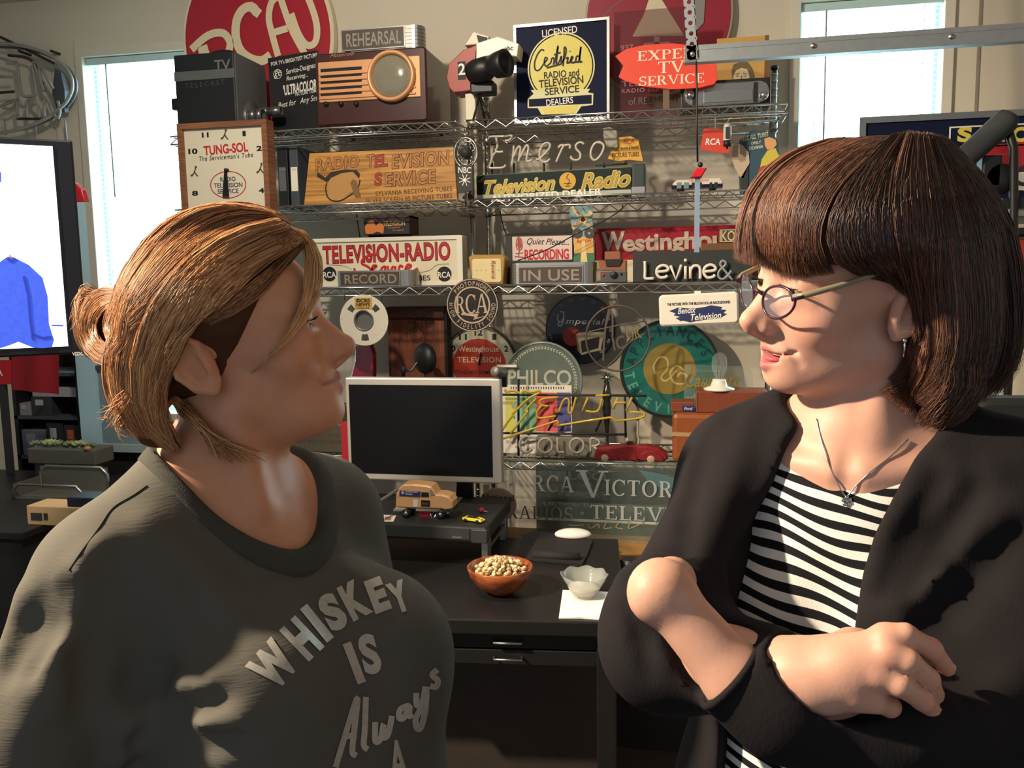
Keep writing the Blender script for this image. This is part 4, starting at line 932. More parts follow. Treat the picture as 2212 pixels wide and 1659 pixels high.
ptext(s, mat('brown_letters', '5a3018', .5), 'PHILCO', 1238, 1262, 478, 486, Y-.003, .015, 0, 1, .7); ptext(s, mat('brown_letters', '5a3018', .5), 'TUNE YOUR TV', 1238, 1276, 465, 471, Y-.003, .01, 0, 1, -.85)
for px in (1247, 1273):
    q = P2(px, 504, Y); MB().prism(circ(q[0], q[1], .0175, n=22), Y-.004, Y-.001).build('dial', mat('dial_grey', '3c3d3a', .5), s)
    MB().prism(circ(q[0], q[1], .005, n=10), Y-.005, Y-.004).build('dial_hub', mat('dial_red', 'b0503a', .5) if px < 1250 else M_steel, s)
ptext(s, M_rtext, 'Buy NOW', 1246, 1278, 517, 526, Y-.001, .01, .3)
# Westinghouse sign
Y = 3.19
x0, x1, z0, z1 = prect(1284, 1700, 486, 566, Y); z0 = S3
s = thing('westinghouse_sign', 'long red metal sign lettered Westinghouse in embossed cream letters', 'sign', base_of(x0, x1, Y, z0))
zt0, zt1 = Zat(1290, 490, Y), Zat(1700, 482, Y)
MB().box((x0, Y, z0), (x1, Y+.03, zt1)).build('panel', mat('deep_red', '9c1426', .4), s, bevel=.012)
MB().box((x0, Y-.002, z0), (x1, Y, Zat(1330, 562, Y))).build('lower_strip', M_cream, s)
ptext(s, mat('emboss_cream', 'c9bba4', .4), 'W', 1299, 1350, 500, 542, Y, .04, 0, 1, 0, 'initial', .003)
ptext(s, mat('emboss_cream', 'c9bba4', .4), 'estinghouse', 1345, 1618, 500, 550, Y, .035, 0, 1, .02, 'lettering', .003)
# KO plate
Y = 3.08
x0, x1, z0, z1 = prect(1553, 1640, 493, 524, Y)
s = thing('kodak_plate', 'dark brown plate with cream border and letters KO at the right end', 'plate', base_of(x0, x1, Y, S3))
MB().box((x0, Y, z0), (x1, Y+.05, z1)).build('plate', mat('plate_brown', '4e3a2a', .5), s, bevel=.003)
MB().ringplate(rrect(x0+.003, z0+.003, x1-.003, z1-.003, .004), rrect(x0+.006, z0+.006, x1-.006, z1-.006, .003), Y-.001, Y).build('border', mat('border_cream', 'c7b68c', .5), s)
ptext(s, mat('border_cream', 'c7b68c', .5), 'KODAK', 1558, 1634, 498, 520, Y, .01)
MB().box((Xat(1514, 530, Y), Y, S3), (x1, Y+.06, z0)).build('lower_block', mat('block_brown', '6b4a2e', .5), s, bevel=.003)
# folding instant camera
Y = 2.955
s = thing('instant_camera', 'folding tan leather and chrome instant camera beside the IN USE light', 'camera', base_of(Xat(1292, 600, Y), Xat(1358, 600, Y), Y, S3))
x0, x1, z0, z1 = prect(1297, 1354, 584, 611, Y); z0 = S3
MB().box((x0, Y, z0), (x1, Y+.04, z1)).build('front_panel', mat('camera_chrome', '6e6e6b', .3, .7), s, bevel=.004)
MB().prism(poly_px([(1292, 562), (1352, 562), (1352, 584), (1297, 584)], Y+.006), Y+.006, Y+.07, .002).build('leather_body', mat('tan_leather', '8a5436', .55), s)
x0, x1, z0, z1 = prect(1306, 1340, 543, 562, Y+.02); MB().box((x0, Y+.02, z0), (x1, Y+.06, z1)).build('viewfinder_hood', mat('tan_leather', '8a5436', .55), s, bevel=.003)
x0, x1, z0, z1 = prect(1307, 1345, 560, 575, Y); MB().prism([(x0, z1), (x1, z1), (x1-.012, z0), (x0+.004, z0)], Y, Y+.02).build('bellows', M_black, s)
q = P2(1326, 594, Y); MB().lathe([(0, Y-.008), (.009, Y-.008), (.0125, Y-.006), (.0125, Y)], (q[0], 0, q[1]), 'Y', 20).build('lens', M_black, s)
q = P2(1303, 594, Y); MB().lathe([(0, Y-.004), (.005, Y-.003), (.0055, Y)], (q[0], 0, q[1]), 'Y', 12).build('shutter_button', mat('button_red', 'b5202a', .35), s)
q = P2(1342, 592, Y); MB().lathe([(0, Y-.003), (.004, Y-.003), (.005, Y)], (q[0], 0, q[1]), 'Y', 12).build('sensor_eye', M_black, s)
# neon name panel
Y = 2.965
x0, x1, z0, z1 = prect(1367, 1625, 541, 608, Y); z0 = S3
s = thing('name_neon_panel', 'black panel with unlit white neon tubing spelling Levine and ampersand', 'neon sign', base_of(x0, x1, Y, z0))
MB().box((x0, Y, z0), (x1, Y+.02, z1)).build('panel', mat('panel_black', '2a2d2c', .6), s, bevel=.002)
Fx = lambda l: [(1080+x/3.95, 420+y/3.95) for x, y in l]
YN = Y-.016; M_tw = mat('white_tube', 'd9d3c4', .25, coat=.5)
for nm, st, sm in (('tube_l', [Fx([(1236, 570), (1238, 650), (1236, 705), (1250, 718), (1312, 716)])], 1),
    ('tube_e', [Fx([(1345, 660), (1430, 648), (1425, 615), (1385, 605), (1345, 630), (1338, 675), (1365, 708), (1410, 706), (1428, 690)])], 1),
    ('tube_v', [Fx([(1455, 605), (1500, 725), (1548, 600)])], 0), ('tube_i', [Fx([(1583, 610), (1583, 722)])], 0),
    ('tube_n', [Fx([(1625, 718), (1625, 615)]), Fx([(1625, 650), (1650, 612), (1690, 610), (1708, 640), (1708, 720)])], 1),
    ('tube_e', [Fx([(1745, 658), (1835, 645), (1830, 612), (1790, 600), (1748, 625), (1740, 670), (1768, 708), (1815, 704), (1835, 685)])], 1)):
    neon(MB(), st, YN, .0052, 8, 5, bool(sm)).build(nm, M_tw, s)
MB().sphere(at(1080+1583/3.95, 420+562/3.95, YN), .006).build('tube_dot', M_tw, s)
neon(MB(), [Fx([(1985, 730), (1895, 620), (1880, 590), (1900, 565), (1925, 580), (1920, 605), (1870, 655), (1865, 700), (1895, 722), (1935, 700), (1975, 650)])], YN, .004).build('tube_ampersand', mat('grey_tube', '8b8f92', .3, coat=.5), s)
for px in (1392, 1440, 1500, 1540): MB().cyl(at(px, 600, YN+.004), at(px, 600, Y+.001), .003, 8).build('tube_support', M_black, s)
# ================================================================== hanging below the third shelf
Gx = lambda l: [(1020+x/3.318, 680+y/3.318) for x, y in l]
Ex = lambda l: [(640+x/4.148, 420+y/4.148) for x, y in l]
# round black high fidelity sign
Y = 2.915
c = at(1020, 659, Y); R_ = .0925
s = thing('photophone_sign', 'round black and tan RCA Photophone High Fidelity Sound disc hanging from the shelf', 'sign', (c.x, Y, c.z-R_))
M_tan = mat('tan_print', 'b39c86', .5)
MB().prism(circ(c.x, c.z, R_, n=56), Y, Y+.008, .002).build('disc', mat('disc_black', '191716', .4), s)
mb = MB(); mb.ringplate(circ(c.x, c.z, R_*.99), circ(c.x, c.z, R_*.955), Y-.001, Y-.0002); mb.build('outer_band', M_tan, s)
mb = MB(); mb.ringplate(circ(c.x, c.z, R_*.70), circ(c.x, c.z, R_*.64), Y-.001, Y-.0002); mb.build('inner_band', M_tan, s)
mb = MB(); arc_text(mb, 'PHOTOPHONE', c.x, c.z, R_*.82, R_*.16, Y, PI/2, 1.75, False, .015); arc_text(mb, 'HIGH FIDELITY SOUND', c.x, c.z, R_*.82, R_*.16, Y, -PI/2-.02, 3.2, True, .012, .72); mb.build('ring_lettering', M_tan, s)
pserif(s, M_tan, 'RCA', 984, 1055, 640, 676, Y, big={0: (1.0, 0), 1: (1.1, 0.0), 2: (1.15, 0)}, gap=-.02)
MB().prism(poly_px([(998, 676), (1034, 678), (1030, 686), (1052, 682), (1022, 691), (1026, 684), (996, 680)], Y), Y-.0012, Y-.0002).build('bolt', M_tan, s)
MB().tube([(c.x+.02, Y+.004, c.z+R_*.9), (c.x+.02, Y+.012, DECK[2]-.03), (c.x+.02, SF, DECK[2]-.03)], .0015, 5).build('wire_hanger', M_steel, s)
# tape reel
Y = 2.93
c = at(786, 692, Y); R_ = .0905
s = thing('tape_reel', 'white plastic tape reel with a yellow CBS NEWS label hanging on two hooks', 'reel', (c.x, Y, c.z-R_))
# reel face with three windows and a hub hole (built as angular sectors)
mb = MB(); N = 90; rings = [.40, .50, .56, .82, 1.0]
def win(a):
    for w in (PI/2+.83, PI/2-.83, -PI/2+.05):
        if abs((a-w+PI) % (2*PI)-PI) < .20: return True
    return False
for y_ in (Y, Y+.004):
    for k in range(N):
        a0, a1 = 2*PI*k/N, 2*PI*(k+1)/N
        for j in range(4):
            if j == 2 and win((a0+a1)/2): continue
            q = [(c.x+R_*rr*math.cos(a), y_, c.z+R_*rr*math.sin(a)) for rr, a in ((rings[j], a0), (rings[j+1], a0), (rings[j+1], a1), (rings[j], a1))]
            mb.add(q, [(0, 3, 2, 1)] if y_ == Y else [(0, 1, 2, 3)])
mb.tube([(c.x+R_*math.cos(2*PI*k/48), Y+.002, c.z+R_*math.sin(2*PI*k/48)) for k in range(48)], .0022, 6, closed=True)
mb.build('flange', mat('reel_white', 'd9d2c0', .4), s)
mb = MB(); mb.lathe([(R_*.40, Y+.012), (R_*.42, Y-.003), (R_*.37, Y-.003), (R_*.37, Y+.012)], (c.x, 0, c.z), 'Y', 40); mb.build('hub_ring', mat('hub_grey', '8a8a84', .3, .6), s)
MB().lathe([(0, Y+.012), (R_*.40, Y+.012)], (c.x, 0, c.z), 'Y', 32).build('hub_back', mat('hub_dull', '77776f', .35, .5), s)
x0, x1, z0, z1 = prect(766, 804, 643, 668, Y); MB().box((x0, Y-.001, z0), (x1, Y-.0002, z1)).build('label', mat('label_amber', 'c9a04a', .5), s)
ptext(s, M_ktext, '©CBS', 769, 799, 645, 653, Y-.001, .03); ptext(s, M_ktext, 'NEWS', 770, 799, 654, 662, Y-.001, .03); ptext(s, M_ktext, 'VIDEOTAPE', 771, 798, 664, 667, Y-.001, .01)
for px in (745, 824): MB().tube([at(px, 650, Y-.002), at(px-3 if px < 780 else px+1, 627, Y-.002), (Xat(px, 625, Y), Y, DECK[2]-.026)], .0016, 6).build('wire_hook', M_chrome, s)
# white oblong hanging sign
Y = 2.895
c = at(1509, 668, Y); W_, H_ = .128, .052
s = thing('bendix_sign', 'white rounded hanging sign with blue brush stroke reading Bendix Television', 'sign', (c.x, Y, c.z-H_))
Mr = Matrix.Translation((c.x, 0, c.z)) @ Matrix.Rotation(-math.radians(2.2), 4, 'Y') @ Matrix.Translation((-c.x, 0, -c.z))
MB().prism(rrect(c.x-W_, c.z-H_, c.x+W_, c.z+H_, .014), Y, Y+.035, .006).xf(Mr).build('box', M_white, s)
bl = mat('brush_blue', '27305e', .5)
outl = Fx([(1445, 995), (1520, 965), (1640, 975), (1750, 960), (1800, 945), (1895, 960), (1880, 980), (1930, 985), (1905, 1010), (1935, 1020), (1890, 1045), (1800, 1060), (1700, 1075), (1620, 1090), (1560, 1075), (1540, 1080), (1500, 1055), (1540, 1045), (1480, 1030), (1500, 1015)])
MB().prism(poly_px(outl, Y), Y-.0016, Y-.0004).build('brush_stroke', bl, s)
ptext(s, M_wtext, 'Bendix', 1464, 1503, 664, 677, Y-.0016, .015, .3, 1, .08); ptext(s, M_wtext, 'Television', 1492, 1558, 676, 690, Y-.0016, .015, .3, 1, .08)
ptext(s, M_ktext, 'THE PICTURE WITH THE BILLION DOLLAR BACKGROUND', 1441, 1577, 652, 658, Y-.0004, .02, 0, 1, .035)
MB().box((Xat(1500, 632, Y), Y+.01, c.z+H_-.002), (Xat(1514, 632, Y), Y+.025, c.z+H_+.008)).build('hanger_tab', M_white, s)
MB().tube([at(1507, 630, Y+.018), (Xat(1508, 625, Y), Y+.015, DECK[2]-.028)], .0012, 5).build('wire_hook', M_chrome, s)
# open wire ring with letters
Y = 2.95
c = at(1334, 731, Y); rx, rz = .109, .112
s = thing('wire_ring_emblem', 'rusty open metal ring emblem with cut-out letters hanging from a chain', 'emblem', (c.x, Y, c.z-rz))
M_rust = mat('aged_iron', '5d5049', .55, .5)
MB().tube([(c.x+rx*math.cos(2*PI*k/56), Y, c.z+rz*math.sin(2*PI*k/56)) for k in range(56)], .0035, 6, closed=True).build('ring', M_rust, s)
mb = MB(); strokes_px(mb, [Fx([(930, 975), (905, 1100), (890, 1250), (880, 1420)]), Fx([(905, 1110), (940, 1000), (960, 1050), (960, 1220)])], Y, 4.0, depth=.002); mb.build('letter_v', M_rust, s)
for nm, l in (('cross_bar', [(750, 1175), (900, 1140), (1050, 1110), (1235, 1080)]), ('cross_bar', [(905, 1480), (1010, 1380), (1100, 1270), (1250, 1180)])):
    neon(MB(), [Fx(l)], Y, .0028, 6).build(nm, M_rust, s)
pserif(s, mat('emblem_bronze', '8a7048', .45, .4), 'OR', 1352, 1384, 708, 733, Y-.002, gap=.0, rot=.25)
ptext(s, M_rust, 'IC', 1322, 1352, 726, 755, Y-.002, .02, .1, 1, .25)
MB().tube([at(1334, 662, Y), at(1332, 640, Y), (Xat(1332, 626, Y), Y, DECK[2]-.029)], .0013, 5).build('chain', M_chrome, s)
MB().prism(poly_px([(1326, 664), (1334, 652), (1342, 664)], Y), Y-.001, Y+.002).build('hanger_loop', M_rust, s)

# ================================================================== fourth shelf and the wall behind it
# wooden crate panel
Y = 3.16
x0, x1, z0, z1 = prect(838, 960, 662, 784, Y)
s = thing('wooden_crate', 'reddish wooden crate end with faded burned lettering VICTOR and a horn drawing', 'crate', base_of(x0, x1, Y, S4))
MB().box((x0, Y, S4), (x1, Y+.055, Zat(900, 688, Y))).build('panel', wood('crate_wood', '5e3020', '8a4d31', (14, 1, 1.2), .6, 2.5), s)
MB().box((x0-.004, Y-.012, Zat(900, 690, Y)), (x1+.004, Y+.055, z1)).build('top_moulding', wood('crate_dark', '3a1d14', '54291c', (1, 1, 14), .5), s, bevel=.008)
MB().box((x1, Y-.004, S4), (x1+.012, Y+.055, z1)).build('corner_strip', M_blackm, s)
ptext(s, mat('burned_brand', '3e2216', .7), 'VICTOR', 880, 940, 690, 701, Y, .01, 0, 1.1)
mb = MB(); strokes_px(mb, [Ex([(990, 1290), (1000, 1230), (1040, 1200), (1080, 1180), (1130, 1230), (1155, 1290), (1150, 1340)]), Ex([(1060, 1180), (1050, 1250), (1090, 1270)]), Ex([(1030, 1210), (1035, 1300), (1090, 1330)])], Y, 1.6); mb.build('burned_drawing', mat('burned_brand', '3e2216', .7), s)
# red arched piece behind the reel
Y = 3.06
s = thing('red_sign_fragment', 'curved glossy red sign with a ring mark below the tape reel', 'sign', base_of(Xat(760, 800, Y), Xat(808, 800, Y), Y, S4))
o = poly_px([(766, 748), (785, 735), (800, 745), (807, 765), (807, 812), (805, 850), (754, 850), (758, 812), (766, 780)], Y); o[5] = (o[5][0], S4); o[6] = (o[6][0], S4)
MB().prism(o, Y, Y+.03, .004).build('body', mat('glossy_red', '8e0f22', .15, coat=.6), s)
q = P2(779, 761, Y); MB().ringplate(circ(q[0], q[1], .019), circ(q[0], q[1], .016), Y-.001, Y).build('ring_mark', mat('ring_pink', 'a87a7c', .4), s)
# dark film-reel case / horn
Y = 3.03
s = thing('black_dish_lamp', 'black dish on a small stand between the crate and the round clock', 'lamp', base_of(Xat(890, 810, Y), Xat(950, 810, Y), Y, S4))
c = at(915, 775, Y)
MB().lathe([(0, -.02), (.03, -.018), (.052, -.008), (.058, .006), (.056, .016), (.05, .02), (0, .024)], (0, 0, 0), 'X', 32).xf(Matrix.Translation(c) @ Matrix.Rotation(.9, 4, 'Z')).build('dish', M_black, s)
MB().lathe([(.049, .0205), (.051, .0225), (.053, .0205)], (0, 0, 0), 'X', 36).xf(Matrix.Translation(c) @ Matrix.Rotation(.9, 4, 'Z')).build('bright_rim', M_chrome, s)
c2 = at(870, 800, Y); MB().lathe([(0, -.01), (.022, -.006), (.028, .004), (0, .012)], (0, 0, 0), 'X', 24).xf(Matrix.Translation(c2) @ Matrix.Rotation(.5, 4, 'Z')).build('small_dish', M_black, s)
MB().tube([c2, at(890, 800, Y), at(900, 785, Y), c], .005, 8).build('arm', M_steel, s)
MB().tube([c, (c.x, Y, S4+.01)], .006, 8).build('stem', M_black, s)
MB().lathe([(0, S4), (.04, S4), (.04, S4+.008), (.008, S4+.014)], (c.x, Y, 0)).build('foot', M_black, s)
# round red-centred clock
Y = 3.235
c = at(1035, 788, Y); R_ = .152
s = thing('round_red_clock', 'round clock with red Westinghouse Television centre and black numerals', 'clock', (c.x, Y, c.z-R_))
MB().lathe([(R_*.97, Y+.03), (R_, Y+.03), (R_, Y-.012), (R_*.97, Y-.014), (R_*.96, Y)], (c.x, 0, c.z), 'Y', 48).build('rim', mat('clock_rim', '4a4a42', .35, .6), s)
MB().box((c.x-.05, Y, S4), (c.x+.05, Y+.03, c.z-R_*.9)).build('stand', M_dark, s); MB().prism(circ(c.x, c.z, R_*.965, n=56), Y, Y+.03).build('dial', mat('clock_dial', 'b4b49c', .4), s)
MB().prism(circ(c.x, c.z-.004, R_*.70, n=48), Y-.002, Y).build('red_centre', mat('clock_centre', 'a33122', .4), s)
for h_, t_ in ((11, '11'), (10, '10'), (9, '9'), (1, '1'), (2, '2'), (12, '12')):
    a = PI/2-h_*PI/6; w_ = .016 if len(t_) > 1 else .008
    text_box(MB(), t_, c.x+R_*.83*math.cos(a)-w_, c.x+R_*.83*math.cos(a)+w_, c.z+R_*.83*math.sin(a)-.012, c.z+R_*.83*math.sin(a)+.012, Y, .03).build('numeral', M_ktext, s)
ptext(s, mat('clock_cream', 'c9b49a', .5), 'Westinghouse', 990, 1078, 747, 764, Y-.002, .01, 0, 1, 0); ptext(s, mat('clock_cream', 'c9b49a', .5), 'TELEVISION', 988, 1082, 771, 783, Y-.002, .015, 0, 1.1)
ptext(s, M_ktext, 'STANDARD HOME', 982, 1060, 800, 808, Y-.002, .01)
MB().tube([(c.x, Y-.008, c.z), (c.x+.01, Y-.008, c.z+.05)], .003, 6).build('clock_hand', M_ktext, s)
# blue-black thermometer clock
Y = 3.33
c = at(1253, 712, Y); R_ = .137
s = thing('imperial_dial', 'round navy Imperial advertising thermometer dial with an orange centre', 'thermometer', (c.x, Y, c.z-R_))
MB().prism(circ(c.x, c.z, R_, n=56), Y, WALL-.006, .004).build('dial', mat('dial_navy', '14171f', .25, coat=.4), s)
for k, t_ in enumerate(('-20', '-10', '0', '10', '20', '30', '40', '50', '60', '70', '80', '90', '100')):
    a = math.radians(215-k*21.5); w_ = .006*len(t_)
    text_box(MB(), t_, c.x+R_*.87*math.cos(a)-w_*.7, c.x+R_*.87*math.cos(a)+w_*.7, c.z+R_*.87*math.sin(a)-.005, c.z+R_*.87*math.sin(a)+.005, Y, .01, rot=a-PI/2).build('numeral', mat('dial_grey_num', '9a9c9c', .5), s)
ptext(s, M_wtext, 'mperial', 1222, 1306, 688, 704, Y, .01, .25, 1.1, -.03)
mb = MB(); strokes_px(mb, [Fx([(500, 1020), (490, 1060), (520, 1090), (545, 1040), (540, 1005), (510, 1000)]), Fx([(545, 1020), (540, 1080), (520, 1120), (495, 1110), (505, 1090)])], Y, 2.0); mb.build('initial', M_wtext, s)
q = P2(1236, 727, Y); MB().prism(circ(q[0], q[1], .037, n=32), Y-.002, Y-.0003).build('orange_centre', mat('dial_orange', 'b9472f', .4), s)
MB().tube([(q[0], Y-.006, q[1]), at(1262, 703, Y-.006)], .002, 6).build('needle', mat('needle_brown', '6b3a28', .4), s)
MB().prism(poly_px(Fx([(650, 1190), (690, 1178), (900, 1172), (880, 1230), (860, 1330), (760, 1350), (700, 1370), (660, 1330)]), Y), Y-.003, Y-.0005).build('printed_set', mat('print_buff', 'b0a68c', .5), s)
MB().prism(poly_px(Fx([(690, 1250), (850, 1215), (840, 1310), (700, 1350)]), Y), Y-.0042, Y-.003).build('printed_screen', M_ktext, s)
# big teal round sign
Y = 3.28
c = at(1446, 797, Y); R_ = .184
s = thing('teal_round_sign', 'large round teal appliances and television sign with an old-gold centre', 'sign', (c.x, Y, c.z-R_))
MB().prism(circ(c.x, c.z, R_, n=64), Y, WALL-.008, .004).build('disc', mat('teal_enamel', '1f6b62', .2, coat=.5, var=.1, scale=8), s)
MB().ringplate(circ(c.x, c.z, R_*1.02), circ(c.x, c.z, R_*.965), Y-.006, Y+.03).build('rim', mat('sign_rim', '33332f', .4, .5), s)
MB().prism(circ(c.x, c.z, R_*.53, n=48), Y-.003, Y).build('gold_centre', mat('old_gold', '8f7a3a', .35, var=.15, scale=12), s)
tl = mat('dark_teal_letters', '123a3c', .4)
mb = MB(); arc_text(mb, 'APPLIANCES', c.x, c.z, R_*.80, R_*.20, Y, PI/2+.12, 2.5, False, .03, .8); mb.build('upper_lettering', tl, s)
mb = MB(); arc_text(mb, 'TELEVISION', c.x, c.z, R_*.82, R_*.20, Y, -PI/2-.15, 2.5, True, .03, .8); mb.build('lower_lettering', mat('seafoam_letters', '5c9a8a', .4), s)
mb = MB()
strokes_px(mb, [[(1416, 808), (1412, 790), (1425, 772), (1440, 775), (1442, 795), (1428, 815), (1440, 822), (1462, 800)], [(1478, 800), (1462, 790), (1448, 805), (1456, 826), (1478, 828), (1484, 812), (1470, 806), (1464, 814)]], Y-.003, 3.5); mb.build('monogram', mat('monogram_gold', 'c2b36f', .4), s)
# round glass sign with laurel
Y = 3.10
c = at(1172, 824, Y); R_ = .148
s = thing('round_glass_sign', 'round grey-green glass PHILCO sign with an etched laurel border', 'sign', (c.x, Y, c.z-R_))
MB().prism(circ(c.x, c.z, R_, n=64), Y, Y+.012, .003).build('glass', mat('sea_glass', '6f7d74', .12, alpha=.62, coat=.4, var=.06), s)
MB().lathe([(R_*.96, Y-.004), (R_, Y-.004), (R_, Y+.018), (R_*.96, Y+.018), (R_*.96, Y-.004)], (c.x, 0, c.z), 'Y', 56).build('rim', mat('rim_glass', '8b968e', .2, alpha=.8, coat=.4), s)
lf = mat('etched_leaf', 'b3b7a6', .5)
me_leaf = None
for k in range(44):
    a = -.4+(PI+.8)*k/43
    for sgn in (1, -1):
        r_ = R_*(.84+.035*sgn); p = (c.x+r_*math.cos(a), c.z+r_*math.sin(a)); d = a+PI/2+sgn*.45*(-1 if a > PI/2 else 1)+(0 if a < PI/2 else PI)
        if me_leaf is None:
            o_ = MB().add([(0, 0, 0), (.005, 0, .0022), (.012, 0, 0), (.005, 0, -.0022)], [(0, 3, 2, 1)]).build('laurel_leaf', lf, s); me_leaf = o_.data; me_leaf.transform(Matrix.Translation(ROOT[s.name]))
        else: o_ = bpy.data.objects.new('laurel_leaf', me_leaf); COL.objects.link(o_); o_.parent = s
        o_.location = Vector((p[0], Y-.001, p[1]))-ROOT[s.name]; o_.rotation_euler = (0, -d, 0)
ptext(s, mat('etched_letters', 'b0b0a0', .5), 'PHILCO', 1097, 1234, 799, 833, Y, .015, 0, 1.0)
MB().box((c.x-.09, Y-.02, S4), (c.x+.09, Y+.03, c.z-R_*.93)).build('base', mat('base_dark', '3a3b38', .4, .4), s, bevel=.003)
MB().box(tuple(at(1073, 793, Y-.02)), tuple(at(1073, 793, Y-.02)+Vector((.075, .004, .009)))).build('paper_tag', M_white, s)
# colour bar pad
Y = 3.056
x0, x1, z0, z1 = prect(1086, 1235, 832, 968, Y); z0 = S4
s = thing('colour_pad', 'spiral pad with colour bar stripes leaning behind the Zenith neon', 'notepad', base_of(x0, x1, Y, z0))
MB().box((x0, Y, z0), (x1, Y+.008, z1)).build('pad', mat('pad_paper', 'ddd8cc', .6), s)
for a, b, c_ in ((1092, 1112, 'cfcf6a'), (1112, 1124, 'a9c9c0'), (1124, 1158, '7db08a'), (1158, 1204, 'd8605c'), (1204, 1233, '54558a')):
    u0, u1, v0, v1 = prect(a, b, 848, 932, Y); MB().box((u0, Y-.0008, v0), (u1, Y-.0001, v1)).build('colour_bar', mat('bar_'+c_, c_, .5), s)
for k in range(22): p = at(1104+k*5.4, 838, Y); MB().tube([(p.x, Y-.002, p.z-.003), (p.x, Y-.003, p.z+.003), (p.x, Y+.004, p.z+.006)], .0012, 4).build('spiral_ring', M_ktext, s)
# Zenith Color neon
Y = 2.99
s = thing('zenith_neon_sign', 'unlit yellow neon lettering ZENITH with a lightning Z above white COLOR tubing', 'neon sign', base_of(Xat(1090, 960, Y), Xat(1390, 960, Y), Y, S4))
M_yt = mat('yellow_tube', 'b79a2a', .3, coat=.5, var=.06)
neon(MB(), [Gx([(190, 865), (285, 725), (300, 740), (290, 710), (310, 690), (405, 600), (480, 560), (478, 545), (420, 555), (370, 545), (350, 565), (300, 545), (240, 550), (240, 535)])], Y, .0045, 8, 3).build('tube_z', M_yt, s)
neon(MB(), [Gx([(215, 890), (560, 775), (610, 760), (620, 785), (640, 790), (990, 735), (1020, 760), (1200, 740), (1235, 720), (1225, 700), (1130, 697)])], Y, .0042, 8, 2).build('tube_underline', M_yt, s)
neon(MB(), [Gx([(275, 850), (400, 690), (380, 700), (395, 670), (460, 600)])], Y+.004, .004, 8, 3).build('tube_z_return', M_yt, s)
neon(MB(), [Gx([(620, 590), (500, 605), (488, 640), (510, 650), (545, 655)]), Gx([(500, 650), (468, 690), (465, 730), (500, 740), (600, 725)])], Y, .0042, 8, 4).build('tube_e', M_yt, s)
neon(MB(), [Gx([(620, 700), (650, 620), (680, 600), (695, 620), (690, 690), (705, 705), (720, 680), (745, 590)])], Y, .0042, 8, 4).build('tube_n', M_yt, s)
neon(MB(), [Gx([(790, 690), (830, 590)])], Y, .0042, 8, 4, False).build('tube_i', M_yt, s)
neon(MB(), [Gx([(885, 580), (985, 575)]), Gx([(930, 600), (900, 690), (815, 690)])], Y, .0042, 8, 4).build('tube_t', M_yt, s)
neon(MB(), [Gx([(1010, 675), (1045, 590)]), Gx([(1015, 650), (1035, 630), (1100, 630)]), Gx([(1105, 690), (1145, 590)])], Y, .0042, 8, 4).build('tube_h', M_yt, s)
for l in ([(190, 572), (1250, 580)], [(215, 848), (1110, 858)]): MB().tube([at(*p, Y+.03) for p in Gx(l)], .0045, 6).build('frame_bar', M_dark, s)
for l in ([(332, 460), (332, 1010)], [(1095, 585), (1100, 880)], [(610, 720), (545, 830)], [(930, 740), (885, 835)]): MB().tube([at(*p, Y+.02) for p in Gx(l)], .0045, 6).build('frame_upright', M_blackm, s)
Y2 = Y-.012; M_gt = mat('grey_white_tube', '9d988c', .3, coat=.5)
neon(MB(), [Gx([(425, 880), (385, 870), (350, 895), (340, 935), (360, 980), (400, 985), (430, 965)])], Y2, .0045).build('tube_c', M_gt, s)
for cx in (525, 750): neon(MB(), [Gx([(cx+50*math.cos(t), 937+52*math.sin(t)) for t in [i*PI/6 for i in range(13)]])], Y2, .0045).build('tube_o', M_gt, s)
neon(MB(), [Gx([(612, 880), (614, 975), (630, 985), (660, 985)])], Y2, .0045).build('tube_l', M_gt, s)
neon(MB(), [Gx([(850, 985), (850, 895), (870, 885), (905, 900), (910, 925), (880, 940), (855, 940)]), Gx([(870, 940), (915, 985)])], Y2, .0045).build('tube_r', M_gt, s)
x0, x1, z0, z1 = prect(*[v for v in (1159, 1309)], 944, 972, Y+.03); MB().box((x0, Y+.02, S4), (x1, Y+.06, z1)).build('transformer_box', mat('grey_box', '6d6a60', .5), s, bevel=.003)
neon(MB(), [Gx([(1190, 745), (1185, 850), (1195, 900), (1185, 935)]), Gx([(1110, 880), (1120, 940)])], Y+.01, .004).build('tube_lead', M_gt, s)
# slim star trophy
Y = 3.14
c = at(1311, 816, Y)
s = thing('star_trophy', 'tall slim dark trophy topped by a chrome starburst', 'trophy', (c.x, Y, S4))
for k in range(8):
    a = 2*PI*k/8+.2; rr = .026
    MB().add([(c.x+.010*math.cos(a-.4), Y, c.z+.010*math.sin(a-.4)), (c.x+rr*math.cos(a), Y-.003, c.z+rr*math.sin(a)), (c.x+.010*math.cos(a+.4), Y, c.z+.010*math.sin(a+.4)), (c.x+.013*math.cos(a), Y-.010, c.z+.013*math.sin(a)), (c.x+.013*math.cos(a), Y+.008, c.z+.013*math.sin(a))], [(0, 1, 3), (1, 2, 3), (0, 4, 1), (1, 4, 2)]).build('star_ray', M_chrome if k % 2 else M_dark, s)
MB().sphere((c.x, Y-.002, c.z), .011).build('star_hub', M_chrome, s)
MB().lathe([(0, c.z-.012), (.008, c.z-.014), (.014, c.z-.05), (.018, c.z-.07), (.012, c.z-.085), (.017, c.z-.11), (.011, c.z-.16), (.006, c.z-.22), (.01, S4+.02), (.022, S4+.012), (.025, S4), (0, S4)], (c.x, Y, 0)).build('stem', mat('pewter', '4a4a46', .25, .8), s)
